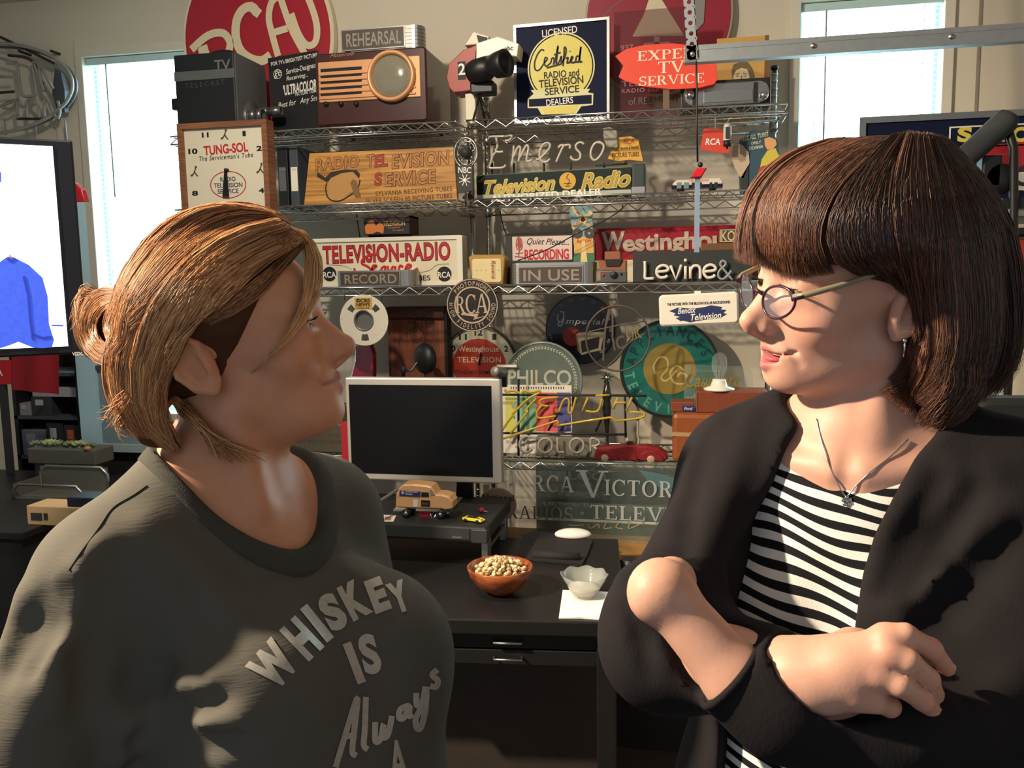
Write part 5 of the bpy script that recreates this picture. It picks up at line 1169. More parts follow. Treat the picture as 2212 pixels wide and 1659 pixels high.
# leather cases, porcelain lamp socket with clear bulb
lea = mat('brown_leather', '8a4a22', .45, var=.18, scale=25, bump=.15); lea2 = mat('russet_leather', '7a3c22', .5, var=.15, scale=30, bump=.15)
Y = 2.965
x0, x1, z0, z1 = prect(1452, 1700, 895, 995, Y); z0 = S4
zc = Zat(1480, 893, Y)
s = thing('leather_case', 'tan leather carrying case with a pale band on the lower shelf', 'case', base_of(x0, x1, Y, z0))
MB().box((x0, Y, z0), (x1, Y+.16, zc)).build('body', lea, s, bevel=.016)
u = Zat(1480, 938, Y); MB().box((x0-.002, Y-.002, u-.008), (x1+.002, Y+.162, u+.006)).build('band', mat('case_band', 'a98a66', .5), s)
zt_ = zc
x0, x1, z0, z1 = prect(1503, 1660, 858, 911, Y)
s = thing('leather_box', 'russet stitched leather box stacked on the carrying case', 'box', base_of(x0, x1, Y, zt_))
MB().box((x0, Y+.02, zt_), (x1, Y+.14, zt_+.075)).build('body', lea2, s, bevel=.004)
for k in range(14): MB().cyl((x0+.006, Y+.019, zt_+.006+k*.0048), (x0+.006, Y+.0185, zt_+.0085+k*.0048), .0008, 5).build('stitch', mat('stitch_dark', '40200f', .6), s)
ztop = zt_+.075
x0, x1, z0, z1 = prect(1444, 1502, 866, 892, Y)
s = thing('small_leather_wallet', 'flat brown leather case with a blue oval tag', 'case', base_of(x0, x1, Y, zt_))
xw = Xat(1456, 880, Y)
MB().box((xw-.012, Y+.03, zt_), (x1-.003, Y+.12, zt_+.035)).build('body', lea2, s, bevel=.003)
x_0, x_1, z_0, z_1 = prect(1473, 1502, 876, 888, Y+.03); MB().prism(rrect(x_0, z_0, x_1-.003, z_1, .006), Y+.027, Y+.03).build('tag', mat('tag_blue', '26346a', .4), s)
ptext(s, M_wtext, 'Ford', 1478, 1496, 879, 886, Y+.027, 0, .3)
c = at(1553, 853, Y+.06)
s = thing('bulb_socket_lamp', 'clear light bulb in a white porcelain socket on the leather box', 'lamp', (c.x, Y+.06, ztop))
MB().lathe([(0, ztop), (.052, ztop), (.053, ztop+.006), (.03, ztop+.014), (.024, ztop+.030), (.022, ztop+.038), (0, ztop+.038)], (c.x, Y+.06, 0)).build('porcelain_base', mat('porcelain', 'e2ded2', .2, coat=.5), s)
zb = ztop+.036
MB().lathe([(.013, zb), (.015, zb+.01), (.024, zb+.035), (.027, zb+.055), (.024, zb+.078), (.014, zb+.092), (0, zb+.096)], (c.x, Y+.06, 0)).build('bulb_glass', mat('bulb_glass', 'c8cfca', .03, alpha=.12, coat=.25, var=0), s)
MB().tube([(c.x-.004, Y+.06, zb), (c.x-.008, Y+.06, zb+.05), (c.x, Y+.06, zb+.06), (c.x+.008, Y+.06, zb+.05), (c.x+.004, Y+.06, zb)], .0009, 4).build('filament', M_dark, s)
# Capehart glass plate
Y = 3.14
x0, x1, z0, z1 = prect(1475, 1622, 792, 900, Y)
s = thing('capehart_glass_plate', 'clear glass plate with gold script Capehart behind the bulb', 'sign', base_of(x0, x1, Y, S4))
MB().prism([(x0, S4), (x1+.02, S4), (x1+.005, z1-.02), (x1-.01, z1), (x0+.005, z1+.008)], Y, Y+.006).build('plate', mat('thin_plate_glass', 'a7b0a0', .06, alpha=.16, coat=.5, var=0), s)
ptext(s, M_gold, 'Capehart', 1481, 1598, 806, 845, Y, .005, .35, 1.0, .02); ptext(s, mat('plate_print', '8f9a84', .5), 'The Incomparable', 1503, 1575, 797, 806, Y, .0, .3)
ptext(s, mat('plate_print', '8f9a84', .5), 'PHONOGRAPH', 1481, 1560, 857, 863, Y, .01)
# red pressed-metal toy car
Y = 2.945
x0, x1, z0, z1 = prect(1284, 1442, 964, 1006, Y); z0 = S4
s = thing('red_toy_car', 'old red toy car with pale wheels on the front of the lower shelf', 'toy car', base_of(x0, x1, Y+.03, z0))
L_ = x1-x0; H_ = .060
def carx(u, v): return (x0+L_*u, z0+H_*v)
mr = mat('toy_car_red', '7c1f22', .4, var=.15)
MB().prism([carx(*p) for p in ((.02, .12), (0, .45), (.03, .78), (.25, .86), (.33, .90), (.42, 1.0), (.52, 1.0), (.60, .92), (.72, .95), (.88, .82), (.98, .55), (1, .22), (.96, .12))], Y+.008, Y+.062, .006).build('body', mr, s)
for u in (.14, .77):
    MB().prism([carx(u-.14, .12), carx(u-.13, .5), carx(u-.06, .72), carx(u+.06, .72), carx(u+.15, .45), carx(u+.19, .12)], Y, Y+.014, .005).build('fender', mr, s)
    for yy in (Y-.002, Y+.06): MB().lathe([(0, yy), (.011, yy), (.0135, yy+.002), (.0135, yy+.010), (0, yy+.010)], (x0+L_*(u+.005), 0, z0+.0135), 'Y', 20).build('wheel', mat('wheel_buff', 'b0917a', .5), s)
MB().box((x0+L_*.44, Y+.02, z0+H_), (x0+L_*.52, Y+.05, z0+H_*1.12)).build('cockpit', M_black, s)
MB().prism([carx(*p) for p in ((.34, .15), (.34, .62), (.56, .62), (.58, .15))], Y+.005, Y+.009).build('door', mr, s)

# ---- glass signs standing on a low wooden cabinet behind the desk
zl = .665
s = thing('wooden_cabinet', 'low dark cabinet with a light-brown wooden top holding the glass signs', 'cabinet', (-.30, 2.80, 0))
MB().box((-.72, 2.69, 0), (.22, 2.925, zl-.02)).build('body', mat('cabinet_dark', '2c2520', .7), s)
MB().box((-.73, 2.68, zl-.02), (.23, 2.93, zl)).build('top', wood('oak', '7d5a30', 'a37a45', (1.5, 1, 14), .5), s, bevel=.003)
g1 = mat('plate_glass_green', '8fa39a', .05, alpha=.10, coat=.6, var=0); sil = mat('silver_etched', '9fa5a3', .5)
Y = 2.84
x0, x1, z0, z1 = prect(1085, 1560, 997, 1150, Y)
s = thing('victor_glass_sign', 'clear glass sign etched RCA VICTOR in silver capitals', 'sign', base_of(x0, x1, Y, zl))
MB().box((x0, Y, zl), (x1, Y+.006, z1)).build('glass', g1, s)
pserif(s, sil, 'RCA', 1150, 1240, 1028, 1062, Y); pserif(s, sil, 'V', 1247, 1313, 1016, 1075, Y); pserif(s, sil, 'ICTOR', 1306, 1454, 1038, 1072, Y)
q = P2(1093, 1033, Y); MB().ringplate(circ(q[0], q[1], .037), circ(q[0], q[1], .034), Y-.0008, Y-.0001).build('logo_ring', sil, s); pserif(s, sil, 'RCA', 1074, 1116, 1022, 1042, Y, gap=-.02)
Y = 2.885
x0, x1, z0, z1 = prect(1158, 1560, 1010, 1122, Y)
s = thing('dark_glass_sign', 'smoky dark glass sign lettered Star Bright and ELECTRON TUBES', 'sign', base_of(x0, x1, Y, zl))
MB().box((x0, Y, zl), (x1, Y+.006, z1)).build('glass', mat('smoky_glass', '22282a', .06, alpha=.62, coat=.5, var=0), s)
ptext(s, mat('dim_letters', '59605e', .5), 'PHILCO', 1165, 1310, 1018, 1036, Y, .02); ptext(s, mat('dim_letters', '59605e', .5), 'Star Bright', 1204, 1296, 1062, 1075, Y, .01); ptext(s, mat('dim_silver2', '8d8f88', .5), 'ELECTRON TUBES', 1168, 1306, 1086, 1094, Y, .01)
MB().prism(poly_px([(1380, 1015), (1420, 1022), (1480, 1040), (1480, 1070), (1440, 1060), (1400, 1040)], Y), Y-.001, Y-.0002).build('blue_patch', mat('print_steelblue', '3d6272', .4), s)
MB().box((x0-.005, Y-.002, Zat(1200, 1124, Y)), (x1, Y, Zat(1200, 1119, Y))).build('bright_edge', M_white, s)
Y = 2.80
x0, x1, z0, z1 = prect(1120, 1560, 1090, 1150, Y)
s = thing('radios_glass_sign', 'low clear glass sign etched RADIOS and TELEVISION in grey capitals', 'sign', base_of(x0, x1, Y, zl))
MB().box((x0, Y, zl), (x1, Y+.005, z1)).build('glass', g1, s)
dg = mat('dim_etched', '7a7a6e', .5)
pserif(s, dg, 'RADIOS', 1096, 1238, 1094, 1122, Y); pserif(s, sil, 'TELEVISION', 1275, 1560, 1096, 1126, Y); q = P2(1258, 1109, Y); MB().prism(circ(q[0], q[1], .006, n=14), Y-.0009, Y-.0001).build('dot', dg, s)
mb = MB(); strokes_px(mb, [Gx([(690, 1505), (740, 1510), (800, 1505)]), Gx([(830, 1500), (850, 1530), (900, 1500), (910, 1530)]), Gx([(960, 1490), (945, 1530), (1000, 1525)]), Gx([(1060, 1480), (1030, 1520), (1080, 1535)]), Gx([(1140, 1470), (1120, 1530), (1200, 1500)])], Y, 2.2); mb.build('script_etching', mat('etched_gold', '9a8c66', .5), s)
# ================================================================== black desk
DZ = .74
M_desk = mat('black_desk', '1a1a1b', .38, var=.12, scale=80); M_deskb = mat('black_desk_frame', '141415', .55)
DR = math.radians(6.2); DO = Vector((-.138, 1.949, 0))
DM = Matrix.Translation(DO) @ Matrix.Rotation(DR, 4, 'Z')       # desk frame: x to the left is negative, y to the back
dk = thing('black_desk', 'black desk with two shallow drawers in the middle of the room', 'desk', DM @ Vector((-.5, .33, 0)))
DW, DD = 1.0, .66
MB().box((-DW, 0, DZ-.038), (0, DD, DZ)).xf(DM).build('desktop', M_desk, dk, bevel=.004)
MB().box((-DW+.04, .045, DZ-.06), (-.03, DD-.02, DZ-.038)).xf(DM).build('sub_frame', M_deskb, dk)
for k in range(2):
    zt = DZ-.048-k*.042
    d = MB().box((-.62, .035, zt-.038), (-.05, .42, zt)).xf(DM).build('drawer', M_deskb, dk, bevel=.002)
    p = MB(); hx0, hx1 = -.318, -.250
    p.tube([(hx0, .033, zt-.018), (hx0, .018, zt-.018), (hx1, .018, zt-.018), (hx1, .033, zt-.018)], .0038, 8); p.xf(DM).build('handle', M_steel, d)
for (x, y) in ((-.045, .05), (-.045, DD-.06), (-DW+.045, .05), (-DW+.045, DD-.06)):
    MB().box((x-.024, y-.024, 0), (x+.024, y+.024, DZ-.06)).xf(DM).build('leg', M_deskb, dk, bevel=.003)
MB().box((-DW+.04, DD-.085, .10), (-.05, DD-.055, .14)).xf(DM).build('rear_rail', M_deskb, dk)
MB().cyl((-DW+.04, .25, .17), (-.05, .25, .17), .012, 12).xf(DM).build('foot_bar', M_steel, dk)
MB().box((-DW+.05, .30, .12), (-.05, .31, DZ-.06)).xf(DM).build('modesty_panel', mat('panel_brownblack', '3a322c', .8, var=.2, scale=30), dk)
p0 = onz(1348, 1215, DZ); MB().cyl((p0.x+.012, p0.y+.05, DZ-.09), (p0.x+.012, p0.y+.05, DZ-.005), .022, 18).build('side_knob', M_black, dk)

# ---- riser
RZ = .86
s = thing('monitor_riser', 'black mesh monitor riser with silver legs', 'riser', (-.8, 2.42, DZ))
rx0, rx1, ry0, ry1 = -1.06, -.548, 2.265, 2.60
sl = MB(); sl.box((rx0, ry0, RZ-.045), (rx1, ry1, RZ)).build('platform', mat('riser_black', '1d1e1f', .6, var=.1), s, bevel=.006)
MB().box((rx0+.02, ry0-.002, RZ-.036), (rx1-.05, ry0+.001, RZ-.008)).build('front_mesh', mat('mesh_grille', '2a2b2b', .7, var=.4, scale=900), s)
MB().box((rx1-.045, ry0-.003, RZ-.046), (rx1+.002, ry0+.03, RZ-.006)).build('corner_cap', mat('cap_grey', '303234', .45), s, bevel=.003)
MB().box((rx1-.10, ry0-.003, RZ-.034), (rx1-.072, ry0-.001, RZ-.028)).build('badge', M_steel, s)
for x in (rx0+.03, rx1-.012):
    for y in (ry0+.06, ry1-.04): MB().box((x-.012, y-.03, DZ), (x+.008, y+.01, RZ-.045)).build('leg', M_steel, s, bevel=.002)
    MB().box((x-.008, ry0+.05, RZ-.08), (x+.006, ry1-.03, RZ-.068)).build('side_rail', M_steel, s)
# ---- monitor
MY = 2.47
mx0, mx1, mz1 = Xat(745, 815, MY), Xat(1080, 820, MY), Zat(910, 817, MY); mz0 = Zat(925, 1040, MY)
M_alu = mat('satin_aluminium', 'c2bdb2', .38, .55, var=.02)
s = thing('computer_monitor', 'widescreen computer monitor with aluminium bezel and dark screen', 'monitor', ((mx0+mx1)/2, MY+.04, RZ))
MB().box((mx0, MY, mz0), (mx1, MY+.035, mz1)).build('bezel', M_alu, s, bevel=.004)
u0, u1, v0, v1 = prect(757, 1063, 832, 1026, MY)
MB().box((u0, MY-.0012, v0), (u1, MY+.001, v1)).build('screen', mat('screen_black', '0d0d0e', .32, var=.02, spec=.3), s)
cx = (mx0+mx1)/2+.01
st = MB(); w_ = .085
prof = [(MY+.03, mz0+.12), (MY+.036, mz0+.02), (MY+.02, mz0-.045), (MY-.06, RZ+.003), (MY-.075, RZ)]
vs = []; fs = []
for (y, z) in prof: vs += [(cx-w_, y, z), (cx+w_, y, z)]
for (y, z) in prof: vs += [(cx-w_, y+.006, z+.0025), (cx+w_, y+.006, z+.0025)]
n = len(prof)
for k in range(n-1): fs += [(2*k, 2*k+1, 2*k+3, 2*k+2), (2*n+2*k, 2*n+2*k+2, 2*n+2*k+3, 2*n+2*k+1), (2*k, 2*k+2, 2*n+2*k+2, 2*n+2*k), (2*k+1, 2*n+2*k+1, 2*n+2*k+3, 2*k+3)]
st.add(vs, fs).build('stand', M_alu, s)
MB().box((cx-w_, MY-.077, RZ), (cx+w_, MY+.10, RZ+.004)).build('stand_foot', M_alu, s)
# webcam
p = at(1073, 812, MY-.01)
s = thing('webcam', 'small black and silver webcam clipped on the monitor corner', 'webcam', (p.x, MY, mz1))
MB().box((p.x-.018, MY+.036, mz1-.03), (p.x+.02, MY+.05, mz1+.02)).build('clip', M_black, s, bevel=.003)
MB().lathe([(0, -.028), (.014, -.028), (.0155, -.024), (.0155, .024), (.014, .028), (0, .028)], (0, 0, 0), 'X', 20).xf(Matrix.Translation((p.x+.002, MY+.02, mz1+.018)) @ Matrix.Rotation(1.2, 4, 'Z') @ Matrix.Rotation(.2, 4, 'Y')).build('barrel', mat('webcam_mesh', '6d6a62', .5, .5, var=.3, scale=700), s)
# red card left of the monitor, strip of film boxes
Y = 2.62
x0, x1, z0, z1 = prect(738, 752, 912, 1004, Y)
tag(MB().box((x0, Y, RZ), (x1+.02, Y+.01, z1)).build('red_card', mat('card_red', 'a8202c', .5)), 'narrow red card standing just left of the monitor', 'card')
# set top / grey radio front under the chin
Y = 2.975
x0, x1, z0, z1 = prect(560, 738, 915, 972, Y); z0 = S4
s = thing('grey_amplifier', 'long grey metal amplifier box with engraved lettering, left of the monitor', 'amplifier', base_of(x0, x1, Y, z0))
MB().box((x0, Y, z0), (x1, Y+.2, z1)).build('case', mat('warm_grey_metal', '7d7363', .4, .4), s, bevel=.004)
ptext(s, mat('engraved', '5a5144', .5), 'TELEVISION', 686, 740, 938, 943, Y, 0, 0, 1.3); ptext(s, mat('engraved', '5a5144', .5), 'Built with the Future', 640, 737, 947, 957, Y, 0, .3)
q = P2(640, 967, Y); MB().lathe([(0, Y-.01), (.008, Y-.009), (.010, Y)], (q[0], 0, q[1]), 'Y', 16).build('knob', M_steel, s)
x0_, x1_, z0_, z1_ = prect(560, 738, 880, 914, Y+.05)
hues = ['6b6a5a', '8f8a74', '5b6572', '9a8d78', '4c4a46', '7a6a58']
zz = z1+.001
for k in range(26):
    xa = x0_+(x1_-x0_)*k/26
    o = MB().box((xa, Y+.05, zz), (xa+(x1_-x0_)/26*.9, Y+.18, zz+.052+.006*math.sin(k*2.3))).build('record_sleeve', mat('sleeve_%d' % (k % 6), hues[k % 6], .6))
    tag(o, 'thin record sleeve standing in the row on the grey amplifier', 'record', 'record sleeves on the grey amplifier')

# ---- things on the riser
Y = 2.33
s = thing('toy_van', 'peach-coloured toy panel van with blue dealer lettering on the riser', 'toy van', (Xat(912, 1100, Y), Y+.03, RZ))
H2 = lambda l: [(620+x/3.318, 700+y/3.318) for x, y in l]
vx0, vx1 = Xat(853, 1080, Y), Xat(980, 1080, Y); vz1 = Zat(900, 1047, Y); zb = RZ+.008
mv = mat('van_peach', 'd9a873', .3, coat=.4, var=.03)
o = poly_px(H2([(775, 1310), (778, 1230), (800, 1175), (830, 1152), (900, 1148), (1000, 1158), (1035, 1168), (1065, 1222), (1110, 1222), (1165, 1240), (1185, 1275), (1188, 1330), (1150, 1345), (1110, 1330), (900, 1325), (800, 1318)]), Y)
MB().prism(o, Y, Y+.055, .005).build('body', mv, s)
def vp(l, d0, d1, nm, m): return MB().prism(poly_px(H2(l), Y), Y-d0, Y-d1).build(nm, m, s)
vp([(808, 1192), (958, 1200), (955, 1240), (805, 1232)], .0012, .0002, 'blue_banner', mat('van_blue', '2a2f6a', .4))
vp([(965, 1205), (1015, 1208), (1018, 1238), (962, 1238)], .0014, .0002, 'window', M_ktext); vp([(1022, 1195), (1035, 1185), (1060, 1222), (1028, 1230)], .0014, .0002, 'windscreen', mat('van_glass', '8d8a7c', .15))
vp([(905, 1258), (938, 1260), (938, 1310), (905, 1308)], .0012, .0002, 'white_panel', M_white); vp([(962, 1262), (1025, 1264), (1025, 1308), (962, 1306)], .0012, .0002, 'black_panel', M_ktext)
ptext(s, M_wtext, 'Authorized', 876, 902, 1060, 1064, Y-.0012, .005); ptext(s, M_wtext, 'Dealer', 876, 892, 1065, 1069, Y-.0012, .005); ptext(s, M_gold, 'SERVICE', 912, 926, 1086, 1090, Y-.0012, 0)
q = P2(870, 1064, Y-.0012); MB().prism(circ(q[0], q[1], .005, n=14), Y-.002, Y-.0012).build('badge', mat('badge_pink', 'c9a0a0', .4), s)
MB().prism(poly_px(H2([(1110, 1330), (1190, 1318), (1190, 1345), (1110, 1350)]), Y), Y-.002, Y+.057).build('bumper', M_dark, s)
for px in (851, 1098):
    x = 620+px/3.318; p = at(x, 1099, Y)
    for yy in (Y-.003, Y+.047): MB().lathe([(0, yy), (.0065, yy), (.008, yy-.001), (.0125, yy), (.0125, yy+.011), (0, yy+.011)], (p.x, 0, RZ+.0128), 'Y', 22).build('wheel', M_black, s)
    MB().lathe([(0, Y-.006), (.006, Y-.0055), (.007, Y-.003)], (p.x, 0, RZ+.0128), 'Y', 18).build('hubcap', M_chrome, s)
# chrome flag emblem
pe = onz(930, 1118, RZ); Ye = pe.y
s = thing('crossed_flags_emblem', 'chrome and red crossed racing flags emblem leaning by the van', 'emblem', (pe.x, Ye, RZ))
MB().prism(poly_px([(902, 1104), (930, 1107), (932, 1116), (908, 1118)], Ye), Ye, Ye+.003).build('red_flag', mat('flag_red', '9a2030', .35), s)
for k in range(10):
    u, v = k % 5, k//5; a = 940+u*6; b = 1108-u*1.6+v*4.5; MB().prism(poly_px([(a, b), (a+6, b-1.6), (a+6, b+3), (a, b+4.6)], Ye), Ye, Ye+.003).build('checker', M_wtext if (u+v) % 2 else M_ktext, s)
MB().tube([at(930, 1108, Ye), at(934, 1126, Ye), at(942, 1110, Ye)], .0015, 6).build('pole', M_chrome, s)
# yellow toy car
pc = onz(1023, 1127, RZ); Y = pc.y
s = thing('yellow_toy_car', 'tiny yellow sports car with black stripes on the riser', 'toy car', (pc.x, Y, RZ))
a = math.radians(-18); M0 = Matrix.Translation((pc.x, Y, RZ)) @ Matrix.Rotation(a, 4, 'Z')
my = mat('car_yellow', 'd2b81e', .25, coat=.5)
MB().prism([(-.031, .004), (-.033, .010), (-.028, .0125), (-.012, .013), (.004, .0135), (.024, .011), (.032, .008), (.032, .004)], -.012, .012, .002).xf(M0).build('body', my, s)
MB().prism([(-.02, .0125), (-.012, .019), (.002, .019), (.010, .0125)], -.010, .010, .001).xf(M0).build('cabin', M_ktext, s)
for yy in (-.005, .001): MB().add([(.008, yy, .0139), (.030, yy, .0095), (.030, yy+.003, .0095), (.008, yy+.003, .0139)], [(0, 1, 2, 3)]).xf(M0).build('stripe', M_ktext, s)
for x in (-.020, .020):
    for yy in (-.0135, .0085): MB().lathe([(0, yy), (.0055, yy), (.0055, yy+.005), (0, yy+.005)], (x, 0, .0056), 'Y', 14).xf(M0).build('wheel', M_black, s)
# red push pin
pp = onz(1040, 1108, RZ); s = thing('red_bulb_pin', 'small red glass pin lying behind the yellow toy car', 'pin', pp)
MB().sphere((pp.x, pp.y, RZ+.0085), .0085, 14, 8).build('head', mat('pin_red', '9c1830', .15, coat=.6), s); MB().cyl((pp.x, pp.y, RZ+.008), (pp.x+.022, pp.y-.004, RZ+.004), .0018, 8).build('shaft', M_steel, s)
# photo card
c_ = [onz(*p, RZ+.001) for p in ((818, 1112), (856, 1114), (850, 1127), (824, 1127))]
s = thing('photo_card', 'little white photo card lying at the riser edge', 'card', (c_[0]+c_[2])/2)
MB().add([*c_, *[v+Vector((0, 0, .001)) for v in c_]], [(3, 2, 1, 0), (4, 5, 6, 7), (0, 1, 5, 4), (1, 2, 6, 5), (2, 3, 7, 6), (3, 0, 4, 7)]).build('card', M_white, s)
d_ = [onz(*p, RZ+.0022) for p in ((832, 1116), (846, 1117), (844, 1124), (832, 1124))]; MB().add(d_, [(0, 1, 2, 3)]).build('photo', mat('photo_tone', 'a8654c', .5), s)
# cable beside monitor
tag(MB().tube(smooth_path([dp(800, 1095, 2.42), dp(840, 1070, 2.5), dp(878, 1043, 2.58)], 6), .005, 8).build('monitor_cable', mat('grey_cable', '6c7076', .5)), 'grey cable running down behind the monitor', 'cable')
# black speakers / books between monitor and glass sign
x0, x1, z0, z1 = prect(985, 1022, 1040, 1082, 2.58)
tag(MB().box((x0, 2.575, RZ), (x1, 2.595, z1)).build('hard_drive', mat('drive_blueblack', '16181f', .4), bevel=.003), 'dark blue-black hard drive standing behind the monitor foot', 'hard drive')
# round pale ball sign fragment
Y = 2.66
q = at(1075, 1090, Y); s = thing('national_plate', 'round cream plate with dark lettering half hidden behind the riser', 'plate', (q.x, Y, q.z-.05))
MB().prism(circ(q.x, q.z, .062, .055, 40), Y, Y+.008, .002).build('plate', mat('plate_cream', 'a99684', .5), s); ptext(s, mat('plate_print_dark', '2e2420', .5), 'National', 1042, 1110, 1068, 1082, Y, .01)
MB().box((q.x-.02, Y, .6651), (q.x+.02, Y+.02, q.z-.04)).build('plate_stand', M_blackm, s)

# ---- things on the desk
pm = onz(1237, 1163, DZ+.018)
# mouse pad with wrist rest
pad = [onz(*p, DZ) for p in ((1128, 1160), (1160, 1150), (1262, 1165), (1280, 1172), (1268, 1205), (1258, 1222), (1160, 1214), (1118, 1204))]
s = thing('mouse_pad', 'black mouse pad with raised wrist rest', 'mouse pad', (pad[0]+pad[3])/2)
n = len(pad); vs = [v+Vector((0, 0, .001)) for v in pad]+[v+Vector((0, 0, .007)) for v in pad]
MB().add(vs, [tuple(range(n)), tuple(range(2*n-1, n-1, -1))]+[(i, n+i, n+(i+1) % n, (i+1) % n) for i in range(n)]).build('pad', mat('pad_black', '1c1b1d', .8, bump=.2, scale=400), s)
a, b = onz(1150, 1212, DZ), onz(1250, 1218, DZ); MB().tube([a+Vector((0, .02, .012)), a.lerp(b, .5)+Vector((0, .018, .013)), b+Vector((0, .02, .012))], .013, 12).build('wrist_rest', mat('pad_black', '1c1b1d', .8, bump=.2, scale=400), s)
c = onz(1238, 1219, DZ+.012); MB().box((c.x-.012, c.y-.001, DZ+.007), (c.x+.012, c.y+.001, DZ+.009)).build('pad_tag', M_steel, s)
pm = onz(1236, 1162, DZ+.008)
s = thing('computer_mouse', 'glossy white computer mouse on the pad', 'mouse', (pm.x, pm.y, DZ+.007))
mm = MB(); mm.sphere((0, 0, 0), (.058, .032, .019), 28, 14); mm.v = [Vector((v.x, v.y, max(v.z, -.006))) for v in mm.v]
mm.xf(Matrix.Translation((pm.x, pm.y+.02, DZ+.0135)) @ Matrix.Rotation(.12, 4, 'Z')).build('shell', mat('mouse_white', 'e6e3dc', .15, coat=.6, var=.01), s)
# wooden bowl with pistachios
bc = onz(1076, 1288, DZ); bc.y += .028
s = thing('wooden_bowl', 'round wooden bowl on the black desk filled with pistachios', 'bowl', (bc.x, bc.y, DZ))
acacia = wood('acacia', '5f2c15', 'a2592c', (3, 12, 12), .35, 4)
RB = .086
MB().lathe([(0, DZ), (.030, DZ), (.034, DZ+.004), (.058, DZ+.020), (.077, DZ+.044), (RB, DZ+.070), (RB-.003, DZ+.073), (RB-.007, DZ+.070), (.070, DZ+.045), (.050, DZ+.024), (0, DZ+.012)], (bc.x, bc.y, 0), 'Z', 48).build('bowl', acacia, s)
# pistachio mesh: two shell halves + kernel edge
pn = MB()
for sg in (1, -1):
    h = MB(); h.sphere((0, 0, 0), (.0085, .0056, .0058), 10, 6); h.v = [Vector((v.x, max(v.y, .0004), v.z)) for v in h.v]
    h.xf(Matrix.Rotation(.16*sg, 4, 'Z') @ Matrix.Scale(sg, 4, (0, 1, 0))); pn.join(h)
pme = bpy.data.meshes.new('pistachio'); pme.from_pydata([tuple(v) for v in pn.v], [], pn.f); pme.polygons.foreach_set('use_smooth', [True]*len(pn.f))
pme2 = pme.copy(); pme3 = pme.copy()
for m_, c_ in ((pme, 'cbb288'), (pme2, 'b89a6c'), (pme3, 'd6c39c')): m_.materials.append(mat('shell_'+c_, c_, .6, var=.12, scale=90))
rnd = random.Random(3); k = 0; placed = []
for layer, (zz, rr, cnt) in enumerate(((.050, .064, 30), (.060, .067, 46), (.068, .064, 50), (.076, .050, 34), (.084, .034, 18), (.091, .016, 6))):
    for i in range(cnt):
        a = i*2.39996+layer; r_ = rr*math.sqrt((i+.6)/cnt)
        o = bpy.data.objects.new('pistachio', (pme, pme2, pme3)[k % 3]); COL.objects.link(o)
        o.location = (bc.x+r_*math.cos(a), bc.y+r_*math.sin(a), DZ+zz+rnd.uniform(-.003, .003)-.010*max(0, r_/.07-.75))
        o.rotation_euler = (rnd.uniform(0, 6), rnd.uniform(-.6, .6), rnd.uniform(0, 6)); k += 1
        tag(o, 'small roasted pistachio in its shell heaped in the wooden bowl', 'pistachio', 'pistachios in the wooden bowl')
# napkin and glass bowl
gc = onz(1260, 1300, DZ); gc.y += .022
nk = [onz(*p, DZ) for p in ((1213, 1283), (1300, 1285), (1300, 1340), (1255, 1337), (1207, 1337))]
s = thing('paper_napkin', 'white paper napkin under the glass bowl', 'napkin', (gc.x, gc.y, DZ))
nk[0].y = nk[1].y = gc.y+.045; nk[1].x = nk[2].x+.004
mb = MB(); n = len(nk)
mb.add([v+Vector((0, 0, .0005)) for v in nk]+[v+Vector((0, 0, .003+.002*(i % 2))) for i, v in enumerate(nk)], [tuple(range(n)), tuple(range(2*n-1, n-1, -1))]+[(i, n+i, n+(i+1) % n, (i+1) % n) for i in range(n)])
for f_i in range(1): pass
mb.build('napkin_sheet', mat('napkin_white', 'e9e7e2', .8, var=.02), s)
s = thing('glass_bowl', 'small scalloped clear glass bowl standing on the napkin', 'bowl', (gc.x, gc.y, DZ+.0055))
N = 64; prof = [(0, .002), (.026, .002), (.031, .006), (.040, .022), (.051, .042), (.060, .060), (.0575, .060), (.0485, .042), (.0375, .023), (.028, .009), (0, .007)]
vs = []; fs = []; m = len(prof)
for k in range(N):
    a = 2*PI*k/N
    for (r_, h_) in prof:
        sc = 1+.03*math.cos(8*a)*max(0, (h_-.02)/.04); vs.append((gc.x+r_*sc*math.cos(a), gc.y+r_*sc*math.sin(a), DZ+.0055+h_+(.002*math.cos(8*a) if h_ > .055 else 0)))
for k in range(N):
    for i in range(m-1): fs.append((k*m+i, ((k+1) % N)*m+i, ((k+1) % N)*m+i+1, k*m+i+1))
MB().add(vs, fs, True).build('glass', mat('cast_glass', 'd5dcd4', .12, alpha=.26, coat=.8, var=.05, scale=60), s)
MB().lathe([(0, .009), (.030, .010), (.040, .024), (.041, .027), (.02, .030), (0, .031)], (gc.x, gc.y, DZ+.0055)).build('shell_leavings', mat('salt_dust', 'd8d3c4', .6, alpha=.75, bump=.6, scale=200), s)
